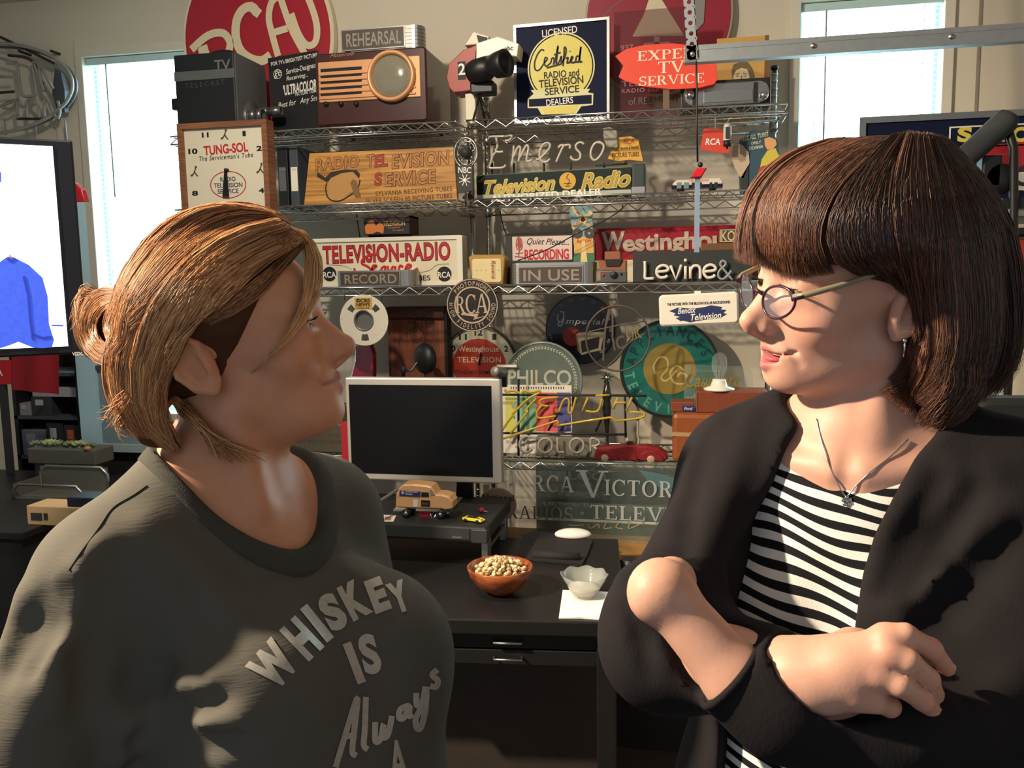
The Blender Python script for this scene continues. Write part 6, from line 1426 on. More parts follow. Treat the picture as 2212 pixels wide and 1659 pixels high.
# ================================================================== left side: television, neon, rack, planter
TVY = math.radians(38.3)
tr_ = dp(156, 303, 1.72); br_ = dp(182, 768, 1.72)
TM = Matrix.Translation((tr_.x, tr_.y, 0)) @ Matrix.Rotation(TVY, 4, 'Z')
ztv1, ztv0 = tr_.z, br_.z
TW = .78
s = thing('flat_television', 'black flat television at the left edge showing a blue sweater on white', 'television', TM @ Vector((-TW/2, .03, 0)))
MB().box((-TW, 0, ztv0), (0, .05, ztv1)).xf(TM).build('cabinet', mat('tv_black', '14161d', .3), s, bevel=.004)
sb, stp = .034, .014
sx0, sx1, sz0, sz1 = -TW+sb, -.036, ztv0+.017, ztv1-.014
MB().box((sx0, -.002, sz0), (sx1, .002, sz1)).xf(TM).build('screen', mat('screen_white', 'eef4ff', .3, emit=1.25, var=.02, scale=3), s)
def tvp(px, py):      # pixel -> (x,z) on the television plane
    d = ray(px, py); nrm = TM.to_3x3() @ Vector((0, -1, 0)); t = (Vector((tr_.x, tr_.y, 0))-CAM).dot(nrm)/d.dot(nrm); q = TM.inverted() @ (CAM+d*t); return (q.x, q.z)
blue = mat('sweater_blue', '3550c8', .4, emit=.55, var=.25, scale=120)
pts = [(0, 566), (14, 556), (30, 556), (62, 572), (92, 600), (103, 640), (106, 700), (117, 735), (112, 750), (90, 752), (70, 750), (40, 738), (20, 746), (0, 752)]
poly = [tvp(*p) for p in pts]; xl = poly[0][0]; poly = poly+[(xl-.25, poly[-1][1]), (xl-.27, poly[0][1]+.01), (xl-.05, poly[0][1]+.02)]
MB().prism(poly, -.0034, -.0022).xf(TM).build('screen_picture_sweater', blue, s)
mb = MB(); mb.prism([tvp(*p) for p in ((18, 556), (22, 548), (28, 556))], -.0036, -.0034).xf(TM); mb.build('screen_picture_neck', mat('picture_skin', 'b98a72', .4, emit=.4), s)
mdb = mat('sweater_shadow', '2238a0', .4, emit=.35)
for l in ([(52, 596), (62, 640), (66, 690), (72, 735)], [(70, 722), (92, 730), (112, 728)], [(16, 556), (24, 566), (34, 558)]): ribbon(MB(), [tvp(*p) for p in l], .005, -.0036).xf(TM).build('screen_picture_fold', mdb, s)
MB().prism([tvp(*p) for p in ((112, 701), (137, 702), (137, 705), (112, 704))], -.0034, -.0022).xf(TM).build('screen_picture_line', blue, s)
MB().prism([tvp(*p) for p in ((-4, 362), (3, 375), (3, 394), (-4, 394))], -.0034, -.0022).xf(TM).build('screen_picture_mark', blue, s)
q0, q1 = tvp(156, 766), tvp(182, 758); text_box(MB(), 'VIZIO', q0[0], q0[0]+.022, q0[1]-.002, q0[1]+.005, -.0005, .02).xf(TM).build('maker_lettering', M_wtext, s)
MB().box((-TW/2-.04, .01, .62), (-TW/2+.04, .045, ztv0)).xf(TM).build('neck', M_black, s)
MB().box((-TW/2-.2, -.10, .605), (-TW/2+.2, .14, .62)).xf(TM).build('stand_base', M_black, s, bevel=.004)
s = thing('television_bench', 'black low bench carrying the flat television', 'bench', TM @ Vector((-TW/2, .05, 0)))
MB().box((-TW, -.14, .56), (-.12, .2, .605)).xf(TM).build('bench_top', M_deskb, s, bevel=.004)
for x in (-TW+.03, -.15):
    for y in (-.11, .17): MB().box((x-.02, y-.02, 0), (x+.02, y+.02, .56)).xf(TM).build('leg', M_deskb, s)
# neon sign on the wall, upper left
Y = 3.30
N_ = lambda l: [(x/6.635, 60+y/6.635) for x, y in l]
s = thing('oval_neon_sign', 'unlit grey neon FUN STATION sign in an oval tube ring on the left wall', 'neon sign', at(60, 290, Y))
M_gn = mat('grey_neon_tube', '8f8d88', .25, coat=.5); M_gd = mat('painted_out_tube', '35322f', .5)
cx, cz = at(0, 190, Y).x-.09, at(60, 186, Y).z; ex = at(157, 190, Y).x-cx; ez = .19
MB().tube([(cx+ex*math.cos(2*PI*k/64), Y, cz+ez*math.sin(2*PI*k/64)) for k in range(64)], .0075, 8, closed=True).build('oval_tube', M_gn, s)
MB().tube([(cx+ex*.985*math.cos(2*PI*k/64), Y+.035, cz+ez*.96*math.sin(2*PI*k/64)) for k in range(64)], .0055, 8, closed=True).build('oval_frame', mat('frame_grey', '6c6f74', .35, .6), s)
for nm, st in (('tube_f', [[(-60, 420), (240, 490)], [(-40, 700), (170, 705)], [(-50, 420), (-40, 960)]]), ('tube_u', [[(240, 500), (300, 900), (340, 980), (480, 970), (520, 900), (460, 540)]]), ('tube_n', [[(560, 560), (600, 860)], [(470, 480), (630, 900)], [(590, 560), (760, 870)]]),
               ('tube_s', [[(240, 1040), (120, 1080), (20, 1130), (140, 1160), (220, 1100)]]), ('tube_i', [[(240, 1080), (255, 1300)]]), ('tube_o', [[(400, 1290), (390, 1150), (450, 1060), (530, 1100), (560, 1200), (560, 1290)], [(370, 1140), (400, 1040), (480, 1020)]]), ('tube_n', [[(640, 1290), (640, 1030), (680, 1020), (700, 1080)], [(690, 1050), (800, 1290)], [(830, 1050), (860, 1200), (830, 1300)]])):
    neon(MB(), [N_(l) for l in st], Y, .0065, 8).build(nm, M_gn, s)
for l in ([(0, 130), (350, 300), (800, 520)], [(120, 395), (470, 480), (640, 910)], [(0, 930), (200, 915)], [(250, 1305), (720, 1305)], [(90, 1080), (250, 1030)]): neon(MB(), [N_(l)], Y+.016, .006, 8).build('blocked_tube', M_gd, s)
for l in ([(60, 1300), (90, 1540)], [(390, 1320), (410, 1550)], [(510, 1320), (520, 1560)], [(930, 1330), (960, 1620)]): neon(MB(), [N_(l)], Y+.02, .004, 6, 3, False).build('lead_wire', M_gn, s)
MB().prism(poly_px(N_([(800, 580), (880, 640), (940, 900), (940, 1210), (830, 1180), (760, 950)]), Y+.03), Y+.025, Y+.05).build('transformer_plate', mat('transformer_grey', '565a62', .4, .4), s)
for px in (40, 110): MB().cyl(at(px, 110, Y+.03), (at(px, 110, Y+.03).x, WALL, at(px, 110, Y+.03).z), .006, 8).build('wall_mount', M_dark, s)
# red shade behind the television
Y = 2.445
s = thing('red_lamp_shade', 'sliver of a red sign right of the flat television, on the frosted cabinet', 'sign', at(172, 440, Y))
MB().prism(poly_px([(140, 388), (162, 395), (176, 410), (184, 436), (140, 436)], Y), Y, Y+.02, .003).build('panel', M_red, s)
# pale blue frosted cabinet side
Y = 2.44
x0, x1, z0, z1 = prect(160, 262, 425, 962, Y)
s = thing('frosted_cabinet', 'pale blue frosted glass cabinet behind the hair bun under the left window', 'cabinet', base_of(x0, x1, Y, 0))
mfr = mat('frosted_blue', '9fc3d2', .35, alpha=.9, var=.05, scale=4)
xa, xb = Xat(163, 780, Y), Xat(212, 880, Y); xc = Xat(300, 900, Y)
MB().box((xa, Y, Zat(190, 958, Y)), (xb, Y+.012, Zat(180, 437, Y))).build('glass_door', mfr, s)
MB().box((xb, Y+.01, Zat(190, 958, Y)), (xc, Y+.02, Zat(190, 783, Y))).build('glass_side', mat('frosted_grey', '6f858c', .4, alpha=.92, var=.1, scale=5), s)
MB().box((xb, Y, Zat(230, 798, Y)), (xc, Y+.05, Zat(230, 790, Y))).build('shelf_edge', mat('steel_dark', '4d5a5e', .4, .5), s)
MB().box((xa-.01, Y, Zat(190, 962, Y)-.02), (xc, Y+.1, Zat(190, 958, Y))).build('glass_shelf', mat('shelf_aqua', '8fa4a8', .3), s)
MB().box((xa-.01, Y+.02, 0), (xc, Y+.1, Zat(190, 962, Y)-.02)).build('base', M_blackm, s)
# black media rack with boxes
Y = 2.56
x0, x1 = Xat(26, 850, Y), Xat(172, 850, Y); zt = Zat(100, 740, Y)
s = thing('media_rack', 'black open media rack behind the flat television', 'rack', base_of(x0, x1, Y, 0))
for x in (x0, x1-.014): MB().box((x, Y, 0), (x+.014, Y+.2, zt)).build('side', M_black, s)
MB().box((x0, Y+.19, 0), (x1, Y+.2, zt)).build('back', M_blackm, s)
shz = [Zat(100, 805, Y), Zat(100, 899, Y), Zat(100, 985, Y)]
for z in shz: MB().box((x0, Y, z-.012), (x1, Y+.19, z)).build('shelf', mat('rack_shelf', '3a3d44', .5), s)
bx = [(34, 60, 872, 898, 'pale grey box on the middle rack shelf', '777b80'), (62, 105, 858, 898, 'dark box on the middle rack shelf', '2a2c31'), (107, 165, 838, 868, 'grey folder lying across the rack boxes', '8b8f94'), (32, 92, 930, 984, 'white and grey carton low on the rack', '6f747a'), (95, 130, 915, 984, 'black carton with pale print low on the rack', '1c1d22'), (133, 168, 920, 984, 'black carton with an orange patch low on the rack', '24242a')]
for (a, b, t, bt, lb, c_) in bx:
    zb = shz[1] if bt < 905 else shz[2]
    if t == 838: zb = Zat(80, 858, Y)+.0005; a = 64
    u0, u1 = Xat(a, t, Y), Xat(b, t, Y); zt_ = Zat((a+b)/2, t, Y); u0 = max(u0, x0+.016); u1 = min(u1, x1-.016)
    o = thing('storage_box', lb, 'box', base_of(u0, u1, Y, zb)); MB().box((u0, Y+.01, zb), (u1, Y+.15, zt_)).build('carton', mat('box_'+c_, c_, .6), o, bevel=.001)
    MB().box((u0+(u1-u0)*.2, Y+.009, zb+(zt_-zb)*.55), (u0+(u1-u0)*.6, Y+.0099, zb+(zt_-zb)*.85)).build('print_patch', mat('patch_orange', 'a04a28', .5) if 'orange' in lb else mat('patch_grey', '9a9c9e', .6), o)
# red cloth hanging
Y = 2.36
s = thing('red_banner', 'dark red cloth banner hanging below the flat television', 'banner', at(76, 850, Y))
vs = []; n = 12
for k in range(n+1):
    u = k/n; px = 26+u*100
    for (py, dy) in ((755, 0), (842+10*u, 0)): p = at(px, py, Y); vs.append((p.x, Y+.006*math.sin(u*9), p.z))
MB().add(vs, [(2*k, 2*k+1, 2*k+3, 2*k+2) for k in range(n)], True).build('cloth', mat('banner_red', '8a1020', .7, bump=.2), s)
x0_, x1_, z0_, z1_ = prect(26, 126, 752, 757, Y); MB().cyl((x0_, Y, z1_), (x1_, Y, z1_), .004, 8).build('rod', M_dark, s); MB().cyl(((x0_+x1_)/2, Y, z1_), ((x0_+x1_)/2, 2.42, z1_-.01), .004, 8).build('rod_bracket', M_dark, s)
CZ0 = .941
s = thing('red_letter_panel', 'small bright red panel with a white A at the left edge below the television', 'panel', at(8, 830, Y))
MB().prism(poly_px([(-60, 776), (23, 778), (23, 830), (-60, 832)], Y), Y, Y+.004).build('panel', M_red, s); ptext(s, M_wtext, 'A', -8, 6, 795, 812, Y, .03)
MB().box((Xat(20, 800, Y)-.05, Y+.004, CZ0), (Xat(20, 800, Y)-.03, Y+.02, Zat(20, 800, Y))).build('post', M_dark, s)
# side cabinet with planter, mesh organiser and cream box
CZ = .94
pl = onz(128, 1040, CZ)
Yp = pl.y
s = thing('side_cabinet', 'black side cabinet left of the woman with the bun', 'cabinet', (pl.x, Yp+.1, 0))
MB().box((pl.x-.52, Yp-.50, 0), (pl.x+.30, Yp+.12, CZ-.02)).build('body', M_blackm, s)
MB().box((pl.x-.53, Yp-.51, CZ-.02), (pl.x+.31, Yp+.13, CZ)).build('top', M_black, s, bevel=.003)
x0, x1, z0, z1 = prect(62, 208, 970, 1012, Yp)
s = thing('succulent_planter', 'grey rectangular planter with pale green succulents', 'planter', base_of(x0, x1, Yp+.03, CZ))
zpb = CZ+.055
MB().box((x0+.02, Yp+.0, CZ), (x1-.02, Yp+.08, zpb)).build('plinth', M_dark, s)
MB().box((x0, Yp-.005, zpb), (x1, Yp+.085, z1)).build('trough', mat('planter_grey', '53544c', .7, var=.1), s, bevel=.004)
mg = [mat('leaf_pale', '9aa671', .5, var=.15), mat('leaf_sage', '71805c', .5, var=.15), mat('leaf_grey', '7d8578', .5, var=.15)]
leaf = None; rnd = random.Random(5)
for i, (px, R_, n_, mi) in enumerate(((75, .030, 16, 2), (105, .040, 20, 0), (128, .03, 14, 1), (150, .034, 18, 1), (168, .036, 18, 0), (192, .026, 14, 1))):
    p = at(px, 962, Yp+.03); pm_ = MB().lathe([(0, .012), (.007, .008), (.009, 0), (0, 0)], (p.x, Yp+.035, z1-.004), 'Z', 10).build('succulent_core', mg[mi], s)
    for k in range(n_):
        a = k*2.4; u = (k+1)/n_; el = 1.2-.95*u; L_ = R_*(.55+.45*u); w_ = L_*.22
        lv = MB().add([(0, 0, 0), (L_*.55, w_, .002), (L_, 0, .003), (L_*.55, -w_, .002), (L_*.55, 0, w_*.8), (L_*.5, 0, -w_*.5)], [(0, 1, 4), (1, 2, 4), (2, 3, 4), (3, 0, 4), (1, 0, 5), (2, 1, 5), (3, 2, 5), (0, 3, 5)], True)
        lv.xf(Matrix.Translation((p.x, Yp+.035, z1+.002)) @ Matrix.Rotation(a, 4, 'Z') @ Matrix.Rotation(-el, 4, 'Y')).build('succulent_leaf', mg[mi], pm_)
c = at(188, 965, Yp-.002); MB().sphere((c.x, Yp+.0, z1+.004), (.012, .01, .008), 12, 8).build('pebble', mat('pebble_peach', 'a9764e', .6), s)
Yo = Yp-.16
x0, x1, z0, z1 = prect(58, 205, 1018, 1110, Yo)
s = thing('mesh_organizer', 'silver wire-mesh desk organizer in front of the planter', 'organizer', base_of(x0, x1, Yo, CZ))
M_mesh = mat('wire_mesh', '777771', .45, .6, var=.5, scale=500)
zt = z1; MB().box((x0, Yo+.06, CZ), (x1, Yo+.062, zt)).build('mesh_panel', M_mesh, s); MB().box((x0, Yo-.05, CZ), (x0+.002, Yo+.06, zt-.03)).build('mesh_side', M_mesh, s)
MB().tube([(x0, Yo+.06, CZ), (x0, Yo+.06, zt-.02), (x0+.02, Yo+.06, zt), (x1-.02, Yo+.06, zt), (x1, Yo+.06, zt-.02), (x1, Yo+.06, CZ)], .005, 8).build('wire_frame', M_steel, s)
MB().tube([(x0, Yo-.05, CZ), (x0, Yo-.05, zt-.05), (x0+.02, Yo-.05, zt-.03), (x1-.02, Yo-.05, zt-.03), (x1, Yo-.05, zt-.05), (x1, Yo-.05, CZ)], .004, 8).build('front_wire', M_steel, s)
MB().box((x0, Yo-.05, CZ), (x1, Yo+.06, CZ+.003)).build('tray', M_mesh, s)
Yb = Yp-.44
x0, x1, z0, z1 = prect(60, 190, 1108, 1160, Yb)
s = thing('cream_carton', 'cream cardboard box with a small dark window, at the shoulder', 'box', base_of(x0, x1, Yb, CZ))
z1 = max(z1, CZ+.05); MB().box((x0, Yb, CZ), (x1+.06, Yb+.075, z1)).build('carton', mat('carton_cream', 'b59a72', .6), s, bevel=.002)
MB().box((x0+.012, Yb-.001, z1-.038), (x0+.045, Yb, z1-.018)).build('window_print', M_dark, s)
MB().box((x0+.05, Yb-.001, z1-.036), (x0+.062, Yb, z1-.018)).build('window_print', M_dark, s)
tag(MB().box((x1-.06, Yb+.005, z1), (x1+.05, Yb+.07, z1+.025)).build('navy_box', mat('box_navy', '1b1f33', .5), bevel=.002), 'small navy box on the cream carton', 'box')
# ================================================================== right side
Y = 3.33
x0, x1, z0, z1 = prect(1853, 2300, 240, 470, Y); z1 = Zat(1900, 252, Y)
s = thing('framed_shop_sign', 'navy shop sign with yellow block letters in a silver frame on the right wall', 'sign', base_of(x0, x1, Y, z0))
fr = MB().ringplate([(x0, z0), (x1, z0), (x1, z1), (x0, z1)], [(x0+.022, z0+.022), (x1-.022, z0+.022), (x1-.022, z1-.022), (x0+.022, z1-.022)], Y-.01, WALL-.002); fr.build('frame', M_steel, s)
MB().box((x0+.01, Y, z0+.01), (x1-.01, WALL-.03, z1-.01)).build('panel', M_navy, s)
a0, a1, b0, b1 = prect(2050, 2300, 268, 316, Y); MB().ringplate([(a0, b0), (a1, b0), (a1, b1), (a0, b1)], [(a0+.005, b0+.005), (a1-.005, b0+.005), (a1-.005, b1-.005), (a0+.005, b1-.005)], Y-.001, Y-.0002).build('letter_border', M_wtext, s)
for t_, a, b in (('S', 2068, 2100), ('A', 2138, 2172), ('C', 2186, 2218)): ptext(s, M_yellow, t_, a, b, 274, 307, Y, .05)
MB().prism(poly_px([(2060, 318), (2300, 300), (2300, 345), (2060, 350)], Y), Y-.001, Y-.0002).build('red_band', M_red, s)
MB().prism(poly_px([(2150, 335), (2300, 322), (2300, 368), (2185, 372), (2164, 350)], Y), Y-.0022, Y-.0011).build('red_block', mat('print_red_dull', '9c2430', .5), s)
MB().prism(poly_px([(2172, 372), (2300, 362), (2300, 415), (2180, 410)], Y), Y-.0022, Y-.0011).build('white_block', M_wtext, s); q = P2(2212, 380, Y)
MB().ringplate(circ(q[0], q[1], .035), circ(q[0], q[1], .022), Y-.0035, Y-.0022).build('dial_print', M_dark, s); ptext(s, M_wtext, 'AUTHORIZED', 2150, 2230, 332, 340, Y-.0012, .01)
# boom arm of a camera stand
Yb = 2.72
s = thing('studio_boom', 'dark grey padded boom arm on a stand in front of the right wall sign', 'boom stand', (Xat(2185, 420, Yb), Yb, 0))
a, b = at(2172, 262, Yb), at(2080, 345, Yb)
MB().tube([at(2182, 248, Yb), a, a.lerp(b, .5), b, at(2050, 372, Yb)], [.028, .036, .034, .032, .03], 16).build('boom', mat('boom_foam', '34383a', .85, bump=.3, scale=150), s)
MB().tube([a, at(2190, 320, Yb), (Xat(2200, 420, Yb), Yb, 1.5), (Xat(2200, 420, Yb), Yb, .02)], .012, 10).build('stand_pole', M_black, s)
MB().box((Xat(2122, 370, Yb), Yb, Zat(2122, 405, Yb)), (Xat(2165, 370, Yb), Yb+.06, Zat(2122, 335, Yb))).build('clamp', M_black, s, bevel=.006)
q = at(2165, 385, Yb); MB().lathe([(0, -.03), (.04, -.03), (.045, 0), (.04, .03), (0, .03)], (q.x, Yb+.03, q.z), 'Y', 24).build('lens_drum', M_black, s)
MB().box((Xat(2165, 440, Yb), Yb, Zat(2165, 452, Yb)), (Xat(2290, 440, Yb), Yb+.08, Zat(2165, 428, Yb))).build('cross_tray', M_black, s)
for a_ in (0, 2.1, 4.2): MB().tube([(Xat(2200, 420, Yb), Yb, .18), (Xat(2200, 420, Yb)+.3*math.cos(a_), Yb+.3*math.sin(a_), .012)], .01, 8).build('tripod_leg', M_black, s)
Y = 3.10
x0, x1, z0, z1 = prect(2130, 2320, 488, 505, Y)
s = thing('black_wall_shelf', 'dark shelf with a red box seen at the right edge behind the hair', 'shelf', base_of(x0, x1, Y, z0))
MB().box((x0, Y, z0), (x1, WALL, z1-.005)).build('board', M_black, s)
x0, x1, z0, z1 = prect(2192, 2260, 515, 560, Y); tag(MB().box((x0, Y+.05, z0), (x1, WALL, z1)).build('red_wall_box', mat('wall_box_red', 'a8352c', .5)), 'small red box on the right wall below the dark shelf', 'box')
Y = 2.2
s = thing('office_chair', 'black office chair back just behind the right shoulder', 'chair', (Xat(2220, 900, Y), Y, 0))
cx_ = Xat(2240, 900, Y); zt = Zat(2200, 862, Y)
MB().prism(rrect(cx_-.15, zt-.5, cx_+.33, zt, .05), Y, Y+.07, .015).build('backrest', mat('chair_black', '191a1c', .7), s)
MB().box((cx_-.14, Y-.45, .44), (cx_+.32, Y+.02, .52)).build('seat', mat('chair_black', '191a1c', .7), s, bevel=.03)
MB().cyl((cx_+.09, Y-.2, .06), (cx_+.09, Y-.2, .45), .03, 14).build('gas_lift', M_black, s)
for k in range(5): a_ = k*2*PI/5; MB().tube([(cx_+.09, Y-.2, .09), (cx_+.09+.3*math.cos(a_), Y-.2+.3*math.sin(a_), .035)], .018, 8).build('base_spoke', M_black, s); MB().sphere((cx_+.09+.3*math.cos(a_), Y-.2+.3*math.sin(a_), .025), .025, 12, 8).build('castor', M_black, s)
MB().box((cx_+.06, Y-.05, .46), (cx_+.12, Y+.1, zt-.3)).build('back_support', M_black, s)
# ================================================================== people: implicit-surface sculpting
CR = np.array(((_R.x, _R.y, _R.z), (_F.x, _F.y, _F.z), (_U.x, _U.y, _U.z)))     # rows: camera right, forward, up
def Q(px, py, d): return np.array([(px-CX)/FPX*d, d, -(py-CY)/FPX*d])           # camera-aligned metres
def q2w(v): return np.asarray(v) @ CR + np.array(CAM)
def w2q(v): return (np.asarray(v)-np.array(CAM)) @ CR.T
UPQ = CR @ np.array([0, 0, 1.0])                                                # world up in camera-aligned axes
def nrm(v): v = np.asarray(v, float); return v/np.linalg.norm(v)
def smin(a, b, k):
    h = np.clip(.5+.5*(b-a)/k, 0, 1); return b+(a-b)*h-k*h*(1-h)
def smax(a, b, k): return -smin(-a, -b, k)
def ssub(a, b, k): return smax(a, -b, k)
def ell(p, c, r, A=None):
    q = p-np.asarray(c)
    if A is not None: q = q @ np.asarray(A).T
    r = np.asarray(r, float); k0 = np.linalg.norm(q/r, axis=1); k1 = np.linalg.norm(q/(r*r), axis=1)+1e-9
    return k0*(k0-1)/k1
def sph(p, c, r): return np.linalg.norm(p-np.asarray(c), axis=1)-r
def cap(p, a, b, ra, rb=None):
    a = np.asarray(a, float); b = np.asarray(b, float); rb = ra if rb is None else rb; ab = b-a; t = np.clip((p-a) @ ab/(ab @ ab+1e-12), 0, 1)
    return np.linalg.norm(p-a-t[:, None]*ab, axis=1)-(ra+(rb-ra)*t)
def chain(p, pts, rs, k=.01):
    d = None
    for i in range(len(pts)-1):
        e = cap(p, pts[i], pts[i+1], rs[i], rs[i+1]); d = e if d is None else smin(d, e, k)
    return d
def sdf_mesh(fn, lo, hi, h):
    lo = np.asarray(lo, float); hi = np.asarray(hi, float); K = 4
    n = (np.ceil((hi-lo)/(h*K)).astype(int))*K+1; m = (n-1)//K+1
    ax = [lo[i]+h*K*np.arange(m[i]) for i in range(3)]
    G = np.stack(np.meshgrid(*ax, indexing='ij'), -1).reshape(-1, 3); Cv = fn(G).reshape(m)
    def up(a, axis):
        a = np.moveaxis(a, axis, 0); o = np.empty(((a.shape[0]-1)*K+1,)+a.shape[1:]); o[::K] = a
        for k in range(1, K): o[k::K] = a[:-1]*(1-k/K)+a[1:]*(k/K)
        return np.moveaxis(o, 0, axis)
    V = up(up(up(Cv, 0), 1), 2)
    idx = np.argwhere(np.abs(V) < h*K*1.9)
    P = lo+idx*h; vals = np.empty(len(P))
    for s in range(0, len(P), 250000): vals[s:s+250000] = fn(P[s:s+250000])
    V[idx[:, 0], idx[:, 1], idx[:, 2]] = vals
    # naive surface nets
    S = V < 0
    c8 = [(i, j, k) for i in (0, 1) for j in (0, 1) for k in (0, 1)]
    cs = sum(S[i:n[0]-1+i, j:n[1]-1+j, k:n[2]-1+k].astype(np.int8) for i, j, k in c8)
    cells = np.argwhere((cs > 0) & (cs < 8)); cid = -np.ones(n-1, int); cid[cells[:, 0], cells[:, 1], cells[:, 2]] = np.arange(len(cells))
    cv = np.stack([V[cells[:, 0]+i, cells[:, 1]+j, cells[:, 2]+k] for i, j, k in c8], 1); acc = np.zeros((len(cells), 3)); cnt = np.zeros(len(cells))
    co = np.array(c8, float)
    for a in range(8):
        for b in range(a+1, 8):
            if abs(co[a]-co[b]).sum() != 1: continue
            ma = (cv[:, a] < 0) != (cv[:, b] < 0); t = cv[ma, a]/(cv[ma, a]-cv[ma, b]); acc[ma] += co[a]+t[:, None]*(co[b]-co[a]); cnt[ma] += 1
    verts = lo+h*(cells+acc/cnt[:, None]); faces = []
    for d in range(3):
        e1, e2 = (d+1) % 3, (d+2) % 3; sl0 = [slice(None)]*3; sl1 = [slice(None)]*3; sl0[d] = slice(0, -1); sl1[d] = slice(1, None)
        E = np.argwhere(S[tuple(sl0)] != S[tuple(sl1)]); E = E[(E[:, e1] > 0) & (E[:, e2] > 0) & (E[:, e1] < n[e1]-1) & (E[:, e2] < n[e2]-1)]
        if not len(E): continue
        q = []
        for (u, v) in ((-1, -1), (0, -1), (0, 0), (-1, 0)):
            F_ = E.copy(); F_[:, e1] += u; F_[:, e2] += v; q.append(cid[F_[:, 0], F_[:, 1], F_[:, 2]])
        q = np.stack(q, 1); neg = S[E[:, 0], E[:, 1], E[:, 2]]; q[~neg] = q[~neg][:, ::-1]; faces.append(q[(q >= 0).all(1)])
    return verts, np.concatenate(faces)
def relax(v, f, it=2, lam=.5):
    """light Laplacian smoothing"""
    n = len(v); e = np.concatenate([f[:, [0, 1]], f[:, [1, 2]], f[:, [2, 3]], f[:, [3, 0]]])
    for _ in range(it):
        s = np.zeros_like(v); c = np.zeros(n); np.add.at(s, e[:, 0], v[e[:, 1]]); np.add.at(c, e[:, 0], 1); np.add.at(s, e[:, 1], v[e[:, 0]]); np.add.at(c, e[:, 1], 1)
        v = v+lam*(s/c[:, None]-v)
    return v
def np_object(name, vq, f, m, parent, attrs=None, colors=None):
    """mesh from camera-aligned vertices; attrs: name -> float per vertex; colors: (n,3) linear"""
    w = q2w(vq)-np.array(ROOT[parent.name]); me = bpy.data.meshes.new(name); me.from_pydata(w.tolist(), [], f.tolist())
    me.polygons.foreach_set('use_smooth', np.ones(len(f), bool)); me.materials.append(m)
    for k, a in (attrs or {}).items():
        at_ = me.attributes.new(k, 'FLOAT', 'POINT'); at_.data.foreach_set('value', np.asarray(a, np.float32))
    if colors is not None:
        at_ = me.attributes.new('tint', 'FLOAT_COLOR', 'POINT'); cc = np.ones((len(vq), 4), np.float32); cc[:, :3] = colors; at_.data.foreach_set('color', cc.ravel())
    me.update(); o = bpy.data.objects.new(name, me); COL.objects.link(o); o.parent = parent; ROOT[o.name] = ROOT[parent.name]; return o
def bvh_of(vq, f): return BVHTree.FromPolygons([tuple(v) for v in vq], [tuple(int(i) for i in q) for q in f])
def castq(bvh, px, py):
    d = Vector(((px-CX)/FPX, 1, -(py-CY)/FPX)); r = bvh.ray_cast(Vector((0, 0, 0)), d.normalized()); return (None, None) if r[0] is None else (np.array(r[0]), np.array(r[1]))
def join_meshes(parts):
    V, F_ = [], []; n = 0
    for v, f in parts: V.append(v); F_.append(f+n); n += len(v)
    return np.concatenate(V), np.concatenate(F_)

